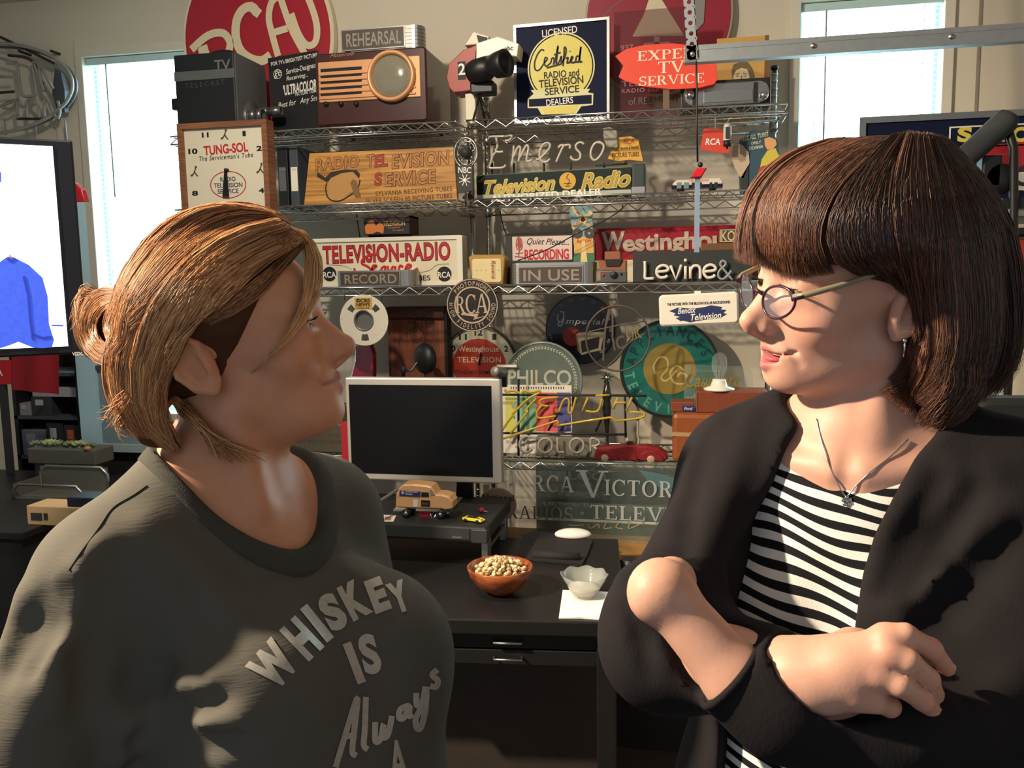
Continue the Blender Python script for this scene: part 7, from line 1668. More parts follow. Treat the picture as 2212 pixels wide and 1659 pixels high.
# ---------------------------------------------------------------- head (local: x forward, y sideways, z up; origin between the ears)
def head_sdf(p, o):
    q = p.copy(); q[:, 1] = np.abs(q[:, 1]); fx = o.get('face', 1.0)
    d = ell(q, (-.014, 0, .040), (.094, .073, .086))
    d = smin(d, ell(q, (.034, 0, .042), (.056, .056, .060)), .03)
    d = smin(d, ell(q, (.034, 0, -.026), (.054, .050, .072)), .03)
    d = smin(d, sph(q, (.052, .038, -.014), .025), .022)
    d = smin(d, cap(q, (.000, .048, -.050), (.060, .014, -.082+o.get('chin', 0)), .022, .016), .026)
    d = smin(d, ell(q, (.072, 0, -.085+o.get('chin', 0)), (.0175, .018, .0155)), .016)
    d = smin(d, ell(q, (.067, 0, -.052), (.0215, .028, .025)), .018)
    d = smin(d, cap(q, (.082, .006, .037), (.066, .046, .036), .0085, .008), .014)
    d = ssub(d, sph(q, (.106, .033, .014), .020), .014)
    d = smin(d, sph(q, (.0735, .031, .015), .0142), .006)                                   # lids
    d = smin(d, cap(q, (.085, .020, .004), (.070, .044, .006), .005), .010)                 # lower lid bag
    d = smin(d, cap(q, (.084, 0, .022), (.108, 0, -.014), .0060, .0072), .014)              # nose bridge
    d = smin(d, ell(q, (.088, 0, -.016), (.021, .0150, .022)), .012)
    d = smin(d, sph(q, (.1130, 0, -.0190), .0090), .010)
    d = smin(d, sph(q, (.0990, .0105, -.0240), .0070), .008)
    d = ssub(d, cap(q, (.0985, .0185, -.0175), (.0925, .0185, -.0300), .0012), .005)
    d = smin(d, cap(q, (.111, 0, -.0275), (.098, 0, -.035), .0048), .006)
    d = ssub(d, ell(q, (.1040, .0064, -.0325), (.0062, .0032, .0040)), .003)
    up_, lo_ = o.get('lip_gap', 0.0), -o.get('lip_gap', 0.0)
    sm = o.get('smile', 0.0)
    lipU = cap(q, (.0925, 0, -.0500+up_*.4), (.0795-sm*.3, .023+sm*.4, -.0545+sm), .0058, .0026)
    lipL = cap(q, (.0905, 0, -.0620+lo_), (.0785-sm*.3, .022+sm*.4, -.0570+lo_*.3+sm), .0068, .0028)
    d = smin(d, lipU, .005); d = smin(d, lipL, .006)
    if o.get('lip_gap', 0) > 0: d = ssub(ssub(d, cap(q, (.090, .012, -.0550), (.0745, .0285+sm*.4, -.0545+sm), .0014, .0018), .003) if True else d, ell(q, (.092, 0, -.0560+lo_*.35), (.018, .019, .0034+o['lip_gap']*.6)), .003) if True else ssub(d, ell(q, (.092, 0, -.0560+lo_*.35), (.018, .019, .0034+o['lip_gap']*.6)), .003)
    else: d = ssub(d, chain(q, [(.1000, 0, -.0562), (.0905, .0150, -.0556), (.0785, .0275, -.0530+sm)], [.0012, .0014, .0022], .002), .004)
    d = ssub(d, cap(q, (.089, .0250, -.032), (.074, .036, -.060), .0016), .007)             # smile fold
    d = ssub(d, ell(q, (.0885, .031, .0140), (.012, .0115, o.get('eye', .0030))), .002)     # eye slit
    ex = o.get('ear_x', -.012); ez = o.get('ear_z', 0.0); es = o.get('ear_s', 1.0)
    ec = np.array((ex, .0765, ez)); t = math.radians(16); A = np.array([[math.cos(t), 0, math.sin(t)], [.18, .98, 0], [-math.sin(t), 0, math.cos(t)]])
    ear = ell(q, ec, (.0175*es, .0070, .0305*es), A)
    pe = (q-ec) @ A.T/es
    ear = smax(ear, -ell(pe*es, (.003*es, .0075, -.003*es), (.0085*es, .0075, .0135*es)), .002)
    ear = smax(ear, -ell(pe*es, (-.002*es, .0078, .010*es), (.0105*es, .0052, .0125*es)), .002)
    hel = [(.010, .002, .004), (.013, .004, .016), (.006, .006, .027), (-.006, .007, .027), (-.0145, .007, .014), (-.015, .006, -.002), (-.009, .004, -.018), (.003, .001, -.027), (.009, .0, -.020)]
    ear = smin(ear, chain(pe*es, [np.array(h)*es for h in hel], [.0032, .0034, .0036, .0038, .0036, .0034, .0034, .0050, .0040], .002), .003)
    ear = smin(ear, cap(pe*es, np.array((.011, .002, .002))*es, np.array((.010, .003, -.010))*es, .0036*es), .003)
    d = smin(d, ear, .006)
    return d
def head_tint(p, base, o):
    """skin colour: lips pinker, cheeks, nose and ears a little redder"""
    q = p.copy(); q[:, 1] = np.abs(q[:, 1]); c = np.tile(np.array(base), (len(p), 1)); up_ = o.get('lip_gap', 0.0)
    lip = np.minimum(cap(q, (.0925, 0, -.0500+up_*.4), (.0795, .023, -.0545), .0058, .0026), cap(q, (.0905, 0, -.0620-up_), (.0785, .022, -.0570), .0068, .0028))
    w = np.clip(1-lip/.0022, 0, 1)[:, None]*(p[:, 0] > .075)[:, None]; c = c*(1-w)+np.array(o.get('lip', (.46, .15, .13)))*w
    if up_ > 0:
        mw = np.clip(1-ell(q, (.084, 0, -.0560-up_*.35), (.012, .016, .0034+up_*.6))/.002, 0, 1)[:, None]; c = c*(1-mw)+np.array((.42, .16, .16))*mw
    for ctr, r in (((.062, .045, -.015), .035), ((.114, 0, -.02), .02), ((-.012, .08, 0), .03)):
        w = np.clip(1-np.linalg.norm(q-np.array(ctr), axis=1)/r, 0, 1)[:, None]*.35; c = c*(1-w)+c*np.array((1.08, .78, .74))*w
    w = np.clip(1-(cap(q, (.0835, .012, .0400), (.068, .052, .0400), .0028, .0016))/.0022, 0, 1)[:, None]*.75; c = c*(1-w)+np.array(o.get('brow', (.08, .045, .03)))*w
    return c
def frame(fwd, side, scale=1.0):
    f = nrm(fwd); s = np.asarray(side, float); s = nrm(s-f*(s @ f)); u = np.cross(f, s)
    return np.stack([f, s, u])          # rows: x forward, y (her left), z up
class Local:
    def __init__(s, O, A, k=1.0): s.O = np.asarray(O, float); s.A = np.asarray(A); s.k = k
    def to(s, p): return ((np.asarray(p)-s.O) @ s.A.T)/s.k
    def frm(s, l): return (np.asarray(l)*s.k) @ s.A+s.O

# ---------------------------------------------------------------- materials for people
def attr_mat(name, rough, sss=0.0, spec=.4, bump=0.0, bscale=300, sheen=0.0, coat=0.0):
    m = bpy.data.materials.new(name); m.use_nodes = True; nt = m.node_tree; b = nt.nodes['Principled BSDF']
    a = nt.nodes.new('ShaderNodeAttribute'); a.attribute_name = 'tint'; tc = nt.nodes.new('ShaderNodeTexCoord')
    nz = nt.nodes.new('ShaderNodeTexNoise'); nz.inputs['Scale'].default_value = 55; nz.inputs['Detail'].default_value = 5; nt.links.new(tc.outputs['Object'], nz.inputs['Vector'])
    mx = nt.nodes.new('ShaderNodeMix'); mx.data_type = 'RGBA'; mx.blend_type = 'MULTIPLY'; mx.inputs['Factor'].default_value = .35
    cr = nt.nodes.new('ShaderNodeValToRGB'); cr.color_ramp.elements[0].position = .3; cr.color_ramp.elements[0].color = (.80, .72, .68, 1); cr.color_ramp.elements[1].position = .7; cr.color_ramp.elements[1].color = (1, 1, 1, 1)
    nt.links.new(nz.outputs['Fac'], cr.inputs['Fac']); nt.links.new(a.outputs['Color'], mx.inputs['A']); nt.links.new(cr.outputs['Color'], mx.inputs['B']); nt.links.new(mx.outputs['Result'], b.inputs['Base Color'])
    b.inputs['Roughness'].default_value = rough; b.inputs['Specular IOR Level'].default_value = spec; b.inputs['Coat Weight'].default_value = coat
    if sss: b.inputs['Subsurface Weight'].default_value = sss; b.inputs['Subsurface Radius'].default_value = (.008, .003, .0015); b.inputs['Subsurface Scale'].default_value = 1.0
    if bump:
        n2 = nt.nodes.new('ShaderNodeTexNoise'); n2.inputs['Scale'].default_value = bscale; n2.inputs['Detail'].default_value = 4; nt.links.new(tc.outputs['Object'], n2.inputs['Vector'])
        bp = nt.nodes.new('ShaderNodeBump'); bp.inputs['Strength'].default_value = bump; bp.inputs['Distance'].default_value = .001; nt.links.new(n2.outputs['Fac'], bp.inputs['Height']); nt.links.new(bp.outputs['Normal'], b.inputs['Normal'])
    return m
M_skin = attr_mat('skin', .48, sss=.25, spec=.35, bump=.12, bscale=420)
def knit(name, col, scale, strength, direction=(1, .12, 1), rough=.9, var=.12):
    m = mat(name, col, rough, var=var, scale=14, spec=.15); nt = m.node_tree; b = nt.nodes['Principled BSDF']
    tc = nt.nodes.new('ShaderNodeTexCoord'); mp = nt.nodes.new('ShaderNodeMapping'); mp.inputs['Scale'].default_value = direction
    nz = nt.nodes.new('ShaderNodeTexNoise'); nz.inputs['Scale'].default_value = scale; nz.inputs['Detail'].default_value = 3
    bp = nt.nodes.new('ShaderNodeBump'); bp.inputs['Strength'].default_value = strength; bp.inputs['Distance'].default_value = .002
    nt.links.new(tc.outputs['Object'], mp.inputs['Vector']); nt.links.new(mp.outputs['Vector'], nz.inputs['Vector']); nt.links.new(nz.outputs['Fac'], bp.inputs['Height']); nt.links.new(bp.outputs['Normal'], b.inputs['Normal'])
    return m
M_hairstr = attr_mat('hair_strands', .38, spec=.5)

# ---------------------------------------------------------------- hair strands laid on a surface
def strands(sheets, bvh, seed, rad, segs=12, default_d=.9, palette=None):
    """sheets: (edge A, edge B, count, lift range, colour weights, px wobble): strands run from the first to the last point of the edges"""
    rg = np.random.RandomState(seed); V, F_, Ct = [], [], []; n0 = 0
    def resample(poly):
        p = smooth_path([Vector((x, y, 0)) for x, y in poly], 6); p = np.array([(v.x, v.y) for v in p]); s = np.r_[0, np.cumsum(np.linalg.norm(np.diff(p, axis=0), axis=1))]; u = np.linspace(0, s[-1], segs+1)
        return np.stack([np.interp(u, s, p[:, 0]), np.interp(u, s, p[:, 1])], 1)
    for (Aa, Bb, cnt, lift, pal, wob, *rest) in sheets:
        A, B = resample(Aa), resample(Bb); dd = rest[0] if rest else None; fall = rest[1] if len(rest) > 1 else 0.0
        for k in range(cnt):
            t = rg.rand(); P = A*(1-t)+B*t; ph = rg.rand()*6.28; fr = 1+rg.rand()*1.5; u = np.linspace(0, 1, segs+1)
            dirp = np.gradient(P, axis=0); nn = np.stack([-dirp[:, 1], dirp[:, 0]], 1); nn /= np.linalg.norm(nn, axis=1)[:, None]+1e-6
            P = P+nn*(wob*np.sin(ph+fr*3*u)*(.3+u))[:, None]
            a0, a1 = rg.rand()*.08, 1-rg.rand()**2*.22; uu = np.linspace(a0, a1, segs+1); P = np.stack([np.interp(uu, u, P[:, i]) for i in (0, 1)], 1)
            dep = np.full(segs+1, np.nan); nr = np.zeros((segs+1, 3))
            for i, (x, y) in enumerate(P):
                h, nv = castq(bvh, x, y)
                if h is not None and (dd is None or abs(h[1]-dd) < .09): dep[i] = h[1]; nr[i] = nv
            ok = ~np.isnan(dep)
            if ok.sum() == 0: dep[:] = dd or default_d
            else: dep = np.interp(np.arange(segs+1), np.where(ok)[0], dep[ok])
            raw = dep.copy()
            for _ in range(3): dep[1:-1] = (dep[:-2]+2*dep[1:-1]+dep[2:])/4
            dep = np.where(ok, np.minimum(dep, raw), dep); lf = lift[0]+(lift[1]-lift[0])*rg.rand()
            if ok.any():
                iw = np.where(ok)[0]; nr = nr[iw[np.argmin(np.abs(np.arange(segs+1)[:, None]-iw[None]), 1)]]
                for _ in range(2): nr[1:-1] = (nr[:-2]+2*nr[1:-1]+nr[2:])/4
            else: nr[:, 1] = -1
            pts = np.stack([Q(x, y, d_)+nr[i]*lf*(.35+.65*min(1, 2.5*i/segs)) for i, ((x, y), d_) in enumerate(zip(P, dep))])
            r = rad*(.7+.6*rg.rand())*(1-.75*np.clip((u-.6)/.4, 0, 1)**1.5); r[0] *= .5
            tg = np.gradient(pts, axis=0); tg /= np.linalg.norm(tg, axis=1)[:, None]+1e-9; side = np.cross(tg, np.array([0, -1.0, 0])); side /= np.linalg.norm(side, axis=1)[:, None]+1e-9; out = np.cross(side, tg)
            ring = np.stack([pts+side*r[:, None], pts-side*r[:, None], pts+out*np.sign((out[:, 1:2]*-1))*r[:, None]*.9], 1)
            V.append(ring.reshape(-1, 3)); b = n0+np.arange(segs)[:, None]*3
            for (i, j) in ((0, 1), (1, 2), (2, 0)): F_.append(np.concatenate([b+i, b+j, b+j+3, b+i+3], 1))
            n0 += 3*(segs+1)
            c = np.array(palette[rg.choice(len(palette), p=pal)])*(.8+.4*rg.rand()); Ct.append(np.tile(c, (3*(segs+1), 1)))
    return np.concatenate(V), np.concatenate(F_), np.concatenate(Ct)
def tube_q(pts, r, seg=6, closed=False):
    mb = MB().tube([Vector(p) for p in pts], r, seg, closed); return mb
def mb_q(mb, name, m, parent): mb.v = [Vector(q2w(np.array(v))) for v in mb.v]; return mb.build(name, m, parent)
# ================================================================== woman on the left (profile to the right, hair in a bun)
H1 = Local(Q(505, 765, .95)+np.array((.014, 0, 0)), frame((.972, .03, .225), (0, .985, .17)), 1.0)
H1.O = np.array((-.298, .950, .036))
o1 = dict(smile=.002, ear_x=-.031, ear_z=.001, ear_s=1.14, eye=.0015, lip=(.50, .20, .17), brow=(.12, .07, .045))
SKIN1 = (.68, .34, .20)
s1v = nrm((.57, .82, 0)-UPQ*(np.array((.57, .82, 0)) @ UPQ)); n1v = nrm(np.cross(s1v, UPQ)); 
T1 = Local(np.array((-.318, .955, -.142)), np.stack([s1v, n1v, UPQ]))          # u: near->far shoulder, v: front, w: up
nb1 = T1.frm((0.0, -.012, .035))
def torso1(p, g=0.0):
    t = T1.to(p); d = ell(t, (0, .005, -.15), (.165, .108, .185))
    d = smin(d, cap(t, (-.122, -.005, -.036), (.132, -.005, -.030), .054), .05)
    d = smin(d, cap(t, (-.02, -.02, .055), (-.125, -.01, -.030), .042, .05), .04); d = smin(d, cap(t, (.02, -.02, .050), (.120, -.01, -.028), .042, .05), .04)
    d = smin(d, ell(t, (-.062, .108, -.170), (.088, .090, .092)), .05); d = smin(d, ell(t, (.088, .124, -.172), (.088, .092, .094)), .05)
    d = smin(d, ell(t, (0, .045, -.40), (.170, .150, .22)), .06)
    return d-g
EL_C, EL_R = np.array((0.016, .008)), np.array((.092, .088))
def neckd(t): 
    e = (t[:, :2]-EL_C)/EL_R; r = np.linalg.norm(e, axis=1); return (r-1)*.092
neck1 = [H1.frm((-.026, 0, -.045)), H1.frm((-.034, 0, -.085)), T1.frm((0, .0, .03)), T1.frm((0, .0, -.05))]
def arms1(p, g=0.0):
    sh = T1.frm((-.142, -.005, -.048)); el_ = Q(60, 1650, .80); d = cap(p, sh, el_, .055+g, .047+g)
    sh2 = T1.frm((.150, .0, -.045)); el2 = T1.frm((.195, .03, -.33)); return smin(d, cap(p, sh2, el2, .052+g, .044+g), .02)
def skin1(p):
    d = head_sdf(H1.to(p), o1)
    d = smin(d, chain(p, neck1, [.050, .051, .056, .07], .02), .028)
    # under-chin fullness
    d = smin(d, ell(H1.to(p), (.036, 0, -.084), (.042, .040, .020)), .03)
    d = smin(d, cap(p, H1.frm((-.02, -.045, -.06)), T1.frm((-.01, .065, .02)), .014), .02)
    return smin(d, torso1(p, -.002)+np.clip((neckd(T1.to(p))-.012)*1.2, 0, .05), .035)
lo, hi = np.array((-.50, .80, -.30)), np.array((-.12, 1.08, .22))
hv, hf = sdf_mesh(skin1, lo, hi, .0022); hv = relax(hv, hf, 1, .25)
hc = head_tint(H1.to(hv), SKIN1, o1)
def arm_skin1(p):
    return smin(arms1(p, -.022), torso1(p, -.03), .03)
av, af = sdf_mesh(arm_skin1, (-.75, .62, -.75), (.02, 1.35, -.10), .014)
# forearms and hands hanging below the frame
def hand_chain(el_, wr, tip, side, r=.040):
    ax = nrm(tip-wr); sd = nrm(np.cross(ax, side)); pal = wr+ax*.045
    def f(p):
        d = cap(p, el_, wr, r, .027); d = smin(d, cap(p, wr, wr+ax*.07, .026, .030), .02)
        for k, (off, L_) in enumerate(((-.026, .060), (-.009, .072), (.009, .068), (.026, .052))):
            b = wr+ax*.085+sd*off; d = smin(d, chain(p, [b, b+ax*L_*.5+side*.006, b+ax*L_+side*.022], [.0095, .0085, .007], .004), .006)
        b = wr+ax*.03-sd*.028; d = smin(d, chain(p, [b, b+ax*.035-sd*.02+side*.006, b+ax*.062-sd*.024+side*.012], [.012, .010, .008], .004), .01); return d
    return f
e1 = Q(60, 1650, .80); w1 = e1-UPQ*.22+np.array((.05, -.02, 0)); t1 = w1-UPQ*.16; sidev = np.array((.3, -.9, 0.))
e2 = T1.frm((.175, .0, -.33)); w2 = T1.frm((.21, .10, -.55)); t2 = w2-UPQ*.16
pa = []
for (e, w, t) in ((e1, w1, t1), (e2, w2, t2)):
    fn = hand_chain(e, w, t, nrm(sidev)); mn = np.minimum(np.minimum(e, w), t)-.07; mxx = np.maximum(np.maximum(e, w), t)+.07; pa.append(sdf_mesh(fn, mn, mxx, .006))
W1 = thing('person', 'woman in a dark grey Whiskey T-shirt, brown hair in a bun, facing right', 'person', Vector((*q2w(T1.O)[:2], 0)))
bv, bf = join_meshes([(hv, hf), (av, af)]+pa)
bc = np.tile(np.array(SKIN1), (len(bv), 1)); bc[:len(hv)] = hc
np_object('body', bv, bf, M_skin, W1, colors=bc)
# eyes
def eyes(parent, H, iris, near):
    for sy in (-1, 1):
        c = np.array((.0735, .031*sy, .015)); mb = MB().sphere((0, 0, 0), .0127, 20, 14); mb.v = [Vector(q2w(H.frm(np.array(v)+c))) for v in mb.v]; e = mb.build('eye', mat('eye_white', 'cfc4b8', .15, coat=.8, var=.02), parent)
        mi = MB(); mi.lathe([(0, .0132), (.0026, .0130)], (0, 0, 0), 'X', 16); mi.v = [Vector(q2w(H.frm(np.array(v)+c+np.array((0, 0, -.0005))))) for v in mi.v]; mi.build('pupil', M_ktext, e)
        mi = MB(); mi.lathe([(.0026, .01290), (.0058, .0117)], (0, 0, 0), 'X', 18); mi.v = [Vector(q2w(H.frm(np.array(v)+c+np.array((0, 0, -.0005))))) for v in mi.v]; mi.build('iris', iris, e)
        lash = MB()
        for k in range(14):
            a = -1.0+2.0*k/13; b0 = np.array((.0735+.0150*math.cos(a*.75), .031*sy+.0125*math.sin(a), .0185)); b1 = b0+np.array((.0065*math.cos(a*.6), .006*math.sin(a), .0025)); lash.tube([Vector(q2w(H.frm(b0))), Vector(q2w(H.frm((b0+b1)/2+np.array((0, 0, -.001))))), Vector(q2w(H.frm(b1)))], [.0005, .0004, .0001], 4)
        o = lash.build('eyelashes', M_ktext, parent); o['kind'] = 'stuff'
eyes(W1, H1, mat('iris_brown', '4a2c18', .2), -1)

# ---- hair: cap, side fall, bun
def hair1(p):
    q = H1.to(p); q2 = q.copy(); q2[:, 1] = np.abs(q2[:, 1])
    d = ell(q2, (-.020, 0, .046), (.108, .087, .098))
    lim = .030+.85*(q[:, 2]-.03)+np.clip(q[:, 2]-.08, 0, 1)*.8
    d = smax(d, (q[:, 0]-lim)*.75, .012)
    d = smax(d, -(q[:, 2]+.100+.35*(q[:, 0]+.03))*.9, .012)
    d = ssub(d, ell(q2, (-.014, .098, -.004), (.036, .032, .038)), .012)
    # near side fall behind the ear
    fall = chain(p, [Q(370, 600, .915), Q(330, 680, .885), Q(300, 770, .884), Q(300, 860, .892), Q(330, 930, .897), Q(385, 968, .892)], [.03, .027, .026, .022, .013, .004], .02)
    d = smin(d, fall, .02)
    d = smin(d, chain(p, [Q(400, 640, .98), Q(350, 780, .99), Q(345, 860, .985)], [.03, .032, .016], .02), .03)
    bun = ell(p, Q(228, 706, .975), (.033, .036, .043)); bun = smin(bun, ell(p, Q(262, 690, .972), (.022, .03, .03)), .02)
    return smin(d, bun, .012)
cv_, cf_ = sdf_mesh(hair1, (-.53, .80, -.12), (-.15, 1.09, .24), .0045); cv_ = relax(cv_, cf_, 2)
HP1 = [(.42, .18, .070), (.66, .33, .135), (.13, .055, .026), (.86, .55, .26)]
base1 = np.tile(np.array((.085, .036, .018)), (len(cv_), 1))
np_object('hair', cv_, cf_, attr_mat('hair_cap', .75, spec=.12, bump=.6, bscale=160), W1, colors=base1)
hb = bvh_of(cv_, cf_); skb = bvh_of(*join_meshes([(cv_, cf_), (hv, hf)]))
A_ = [.40, .34, .18, .08]; B_ = [.30, .42, .10, .18]; D_ = [.3, .1, .6, 0]
sheets = [
    # crown sweeping back to the bun
    ([(560, 448), (470, 452), (390, 492), (320, 560), (268, 640), (250, 700)], [(640, 500), (560, 500), (470, 548), (390, 620), (310, 700), (262, 735)], 900, (.0005, .005), A_, 3),
    ([(600, 462), (500, 446), (420, 462), (350, 515), (290, 590), (258, 650)], [(560, 448), (470, 452), (390, 492), (320, 560), (268, 640), (250, 700)], 420, (.001, .006), B_, 4),
    # side section over the ear and down behind it
    ([(655, 520), (590, 548), (520, 592), (450, 660), (395, 745), (345, 850), (350, 930), (392, 980)], [(600, 470), (500, 500), (400, 570), (320, 680), (285, 780), (290, 870), (318, 930), (365, 962)], 1500, (.001, .007), B_, 4),
    ([(655, 525), (590, 560), (530, 612), (470, 668), (410, 702), (360, 760), (345, 840), (352, 920)], [(655, 520), (590, 548), (520, 592), (450, 660), (395, 745), (345, 850), (350, 930), (392, 980)], 500, (.002, .008), B_, 3),
    # dark temple hair tucked behind the ear
    ([(668, 520), (620, 575), (560, 640), (500, 680), (455, 700)], [(640, 520), (590, 570), (530, 620), (470, 662), (420, 690)], 350, (.0003, .003), D_, 3),
    # front face strand
    ([(622, 492), (646, 525), (650, 590), (640, 660), (606, 740), (558, 795)], [(652, 500), (680, 545), (682, 600), (664, 668), (622, 738), (546, 802)], 330, (.006, .012), [.15, .35, .0, .5], 2, .93),
    # bun coils
    ([(285, 640), (240, 622), (196, 640), (172, 690), (180, 745), (220, 785), (262, 782)], [(290, 680), (250, 660), (222, 676), (208, 708), (222, 740), (250, 752), (275, 740)], 520, (.0005, .004), [.5, .2, .28, .02], 3),
    ([(290, 650), (250, 655), (228, 690), (232, 725), (252, 742), (268, 720)], [(296, 660), (262, 672), (246, 695), (246, 712), (254, 722), (262, 708)], 260, (.001, .005), [.5, .2, .28, .02], 2),
    ([(262, 650), (282, 690), (276, 740), (250, 772)], [(226, 640), (248, 690), (244, 740), (222, 776)], 140, (.001, .005), [.5, .2, .28, .02], 4),
    ([(520, 443), (420, 453), (338, 503), (283, 573), (248, 650), (240, 720)], [(560, 447), (470, 462), (388, 518), (318, 600), (275, 690), (268, 760)], 520, (.0008, .005), A_, 3),
    ([(240, 690), (230, 780), (243, 860), (290, 935)], [(330, 700), (300, 790), (300, 870), (330, 945)], 560, (.0008, .005), A_, 4),
    ([(600, 458), (540, 440), (470, 442), (400, 462)], [(640, 490), (570, 462), (490, 462), (410, 500)], 260, (.0008, .005), B_, 3),
    # wispy ends at the nape and below the ear
    ([(375, 850), (420, 880), (450, 930), (462, 985)], [(360, 860), (400, 895), (470, 950), (520, 1000)], 110, (.004, .014), B_, 8, .90),
    ([(380, 870), (430, 900), (500, 960), (575, 995)], [(370, 860), (430, 910), (470, 960), (500, 1010)], 40, (.004, .014), B_, 9, .90),
    ([(285, 820), (265, 850), (240, 880), (215, 880)], [(300, 860), (280, 900), (262, 930), (290, 960)], 16, (0, .01), A_, 8, .93),
    ([(215, 630), (190, 620), (178, 640), (170, 670)], [(200, 640), (180, 650), (168, 690), (160, 720)], 25, (0, .006), A_, 6, .97)]
sheets = [(a, b, int(c*2.3), *r) for a, b, c, *r in sheets]
sv, sf, sc = strands(sheets, skb, 11, .00036, 10, .93, HP1)
o = np_object('hair_strands', sv, sf, M_hairstr, W1, colors=sc); o['kind'] = 'stuff'

# ---- T-shirt
RIDGES1, VALS1 = [], []
def shirt1_base(p):
    t = T1.to(p); d = smin(torso1(p, .007), arms1(p, .014), .035)
    # cloth hangs from the bust
    d = smin(d, ell(t, (.025, .104, -.33), (.160, .125, .20)), .06)
    for (pts, r, k) in RIDGES1: d = smin(d, chain(p, pts, [r*.4]+[r]*(len(pts)-2)+[r*.4], .006), k)
    for (pts, r, k) in VALS1: d = ssub(d, chain(p, pts, [r*.4]+[r]*(len(pts)-2)+[r*.4], .006), k)
    return d
def shirt1(p):
    t = T1.to(p); d = shirt1_base(p)
    d = smax(d, -np.where(t[:, 2] > -.16, neckd(t), .05), .003)
    # sleeve ends: elbow
    e = Q(60, 1650, .80); s_ = T1.frm((-.170, -.005, -.025)); ax = nrm(e-s_)
    return d
blo, bhi = np.array((-.72, .60, -.66)), np.array((.02, 1.30, .02))
v0, f0 = sdf_mesh(shirt1_base, blo, bhi, .010); b0 = bvh_of(v0, f0)
def lay(bvh, pts, off=0.0):
    out = []
    for (x, y) in pts:
        h, n_ = castq(bvh, x, y)
        if h is not None: out.append(h+n_*off)
    return out
for pts, r, k, off in (([(60, 1190), (50, 1290), (20, 1400)], .014, .03, -.006), ([(175, 1240), (130, 1330), (90, 1440), (60, 1560)], .013, .028, -.006), ([(215, 1190), (200, 1290), (150, 1410), (130, 1520)], .012, .026, -.006),
                       ([(240, 1640), (290, 1570), (370, 1500), (450, 1480)], .014, .026, -.004), ([(250, 1655), (330, 1610), (420, 1560), (520, 1560)], .013, .026, -.004), ([(320, 1130), (420, 1220), (520, 1330)], .010, .03, -.008)):
    l = lay(b0, pts, off)
    if len(l) > 1: RIDGES1.append((l, r, k))
for pts, r, k, off in (([(262, 1215), (275, 1290), (292, 1380), (315, 1460), (330, 1520)], .020, .028, .004), ([(150, 1270), (110, 1350), (70, 1450)], .012, .02, .004), ([(95, 1290), (60, 1360), (20, 1450)], .011, .02, .004), ([(300, 1600), (380, 1540), (470, 1520)], .012, .02, .004), ([(300, 1650), (400, 1610), (520, 1600)], .012, .02, .004), ([(225, 1230), (215, 1330), (190, 1430), (180, 1540)], .014, .022, .004)):
    l = lay(b0, pts, off)
    if len(l) > 1: VALS1.append((l, r, k))
tv, tf = sdf_mesh(shirt1, blo, bhi, .0052); tv = relax(tv, tf, 2)
M_tee = knit('tee_heather', '5d5b54', 160, .25, (.35, .35, 3.5), .92, .10)
np_object('t_shirt', tv, tf, M_tee, W1)
tb = bvh_of(tv, tf)
# ribbed collar band: a strip laid along the neck opening
TH, RR = 72, [.955, .970, .985, 1.02, 1.06, 1.10, 1.135, 1.145]; OFF = [-.006, -.001, .0026, .0034, .0034, .0032, .0026, -.001]
th = np.linspace(0, 2*PI, TH, endpoint=False); ws = np.linspace(.13, -.16, 200); grid = np.zeros((TH, len(RR), 3))
for j, r_ in enumerate(RR):
    rr_ = max(r_, 1.0); uu, vv = EL_C[0]+EL_R[0]*rr_*np.cos(th), EL_C[1]+EL_R[1]*rr_*np.sin(th)
    L_ = np.stack([np.repeat(uu, 200), np.repeat(vv, 200), np.tile(ws, TH)], 1); D_v = shirt1_base(T1.frm(L_)).reshape(TH, 200); k_ = np.argmax(D_v < 0, 1); wz = ws[k_]
    for _ in range(3): wz = (np.roll(wz, 1)+2*wz+np.roll(wz, -1))/4
    P_ = T1.frm(np.stack([uu, vv, wz], 1)); e_ = 2e-3; g_ = np.stack([shirt1_base(P_+np.eye(3)[i]*e_)-shirt1_base(P_-np.eye(3)[i]*e_) for i in range(3)], 1); g_ /= np.linalg.norm(g_, axis=1)[:, None]
    inn = T1.frm(np.stack([EL_C[0]+EL_R[0]*r_*np.cos(th), EL_C[1]+EL_R[1]*r_*np.sin(th), wz], 1))-P_
    grid[:, j] = P_+g_*OFF[j]+inn
nj = len(RR); cf2 = np.array([(i*nj+j, i*nj+j+1, ((i+1) % TH)*nj+j+1, ((i+1) % TH)*nj+j) for i in range(TH) for j in range(nj-1)])
np_object('collar', grid.reshape(-1, 3), cf2, knit('tee_rib', '484843', 300, .25, (2, 2, .4), .92), W1)
for nm, pts in (('shoulder_seam', [(318, 1050), (290, 1070), (245, 1098), (215, 1140), (175, 1195), (150, 1232)]),):
    l = lay(tb, pts, .0006); mb_q(tube_q([Vector(p) for p in smooth_path([Vector(a) for a in l], 5)], .0007, 5), nm, mat('seam_dark', '1c1d1e', .9), W1)
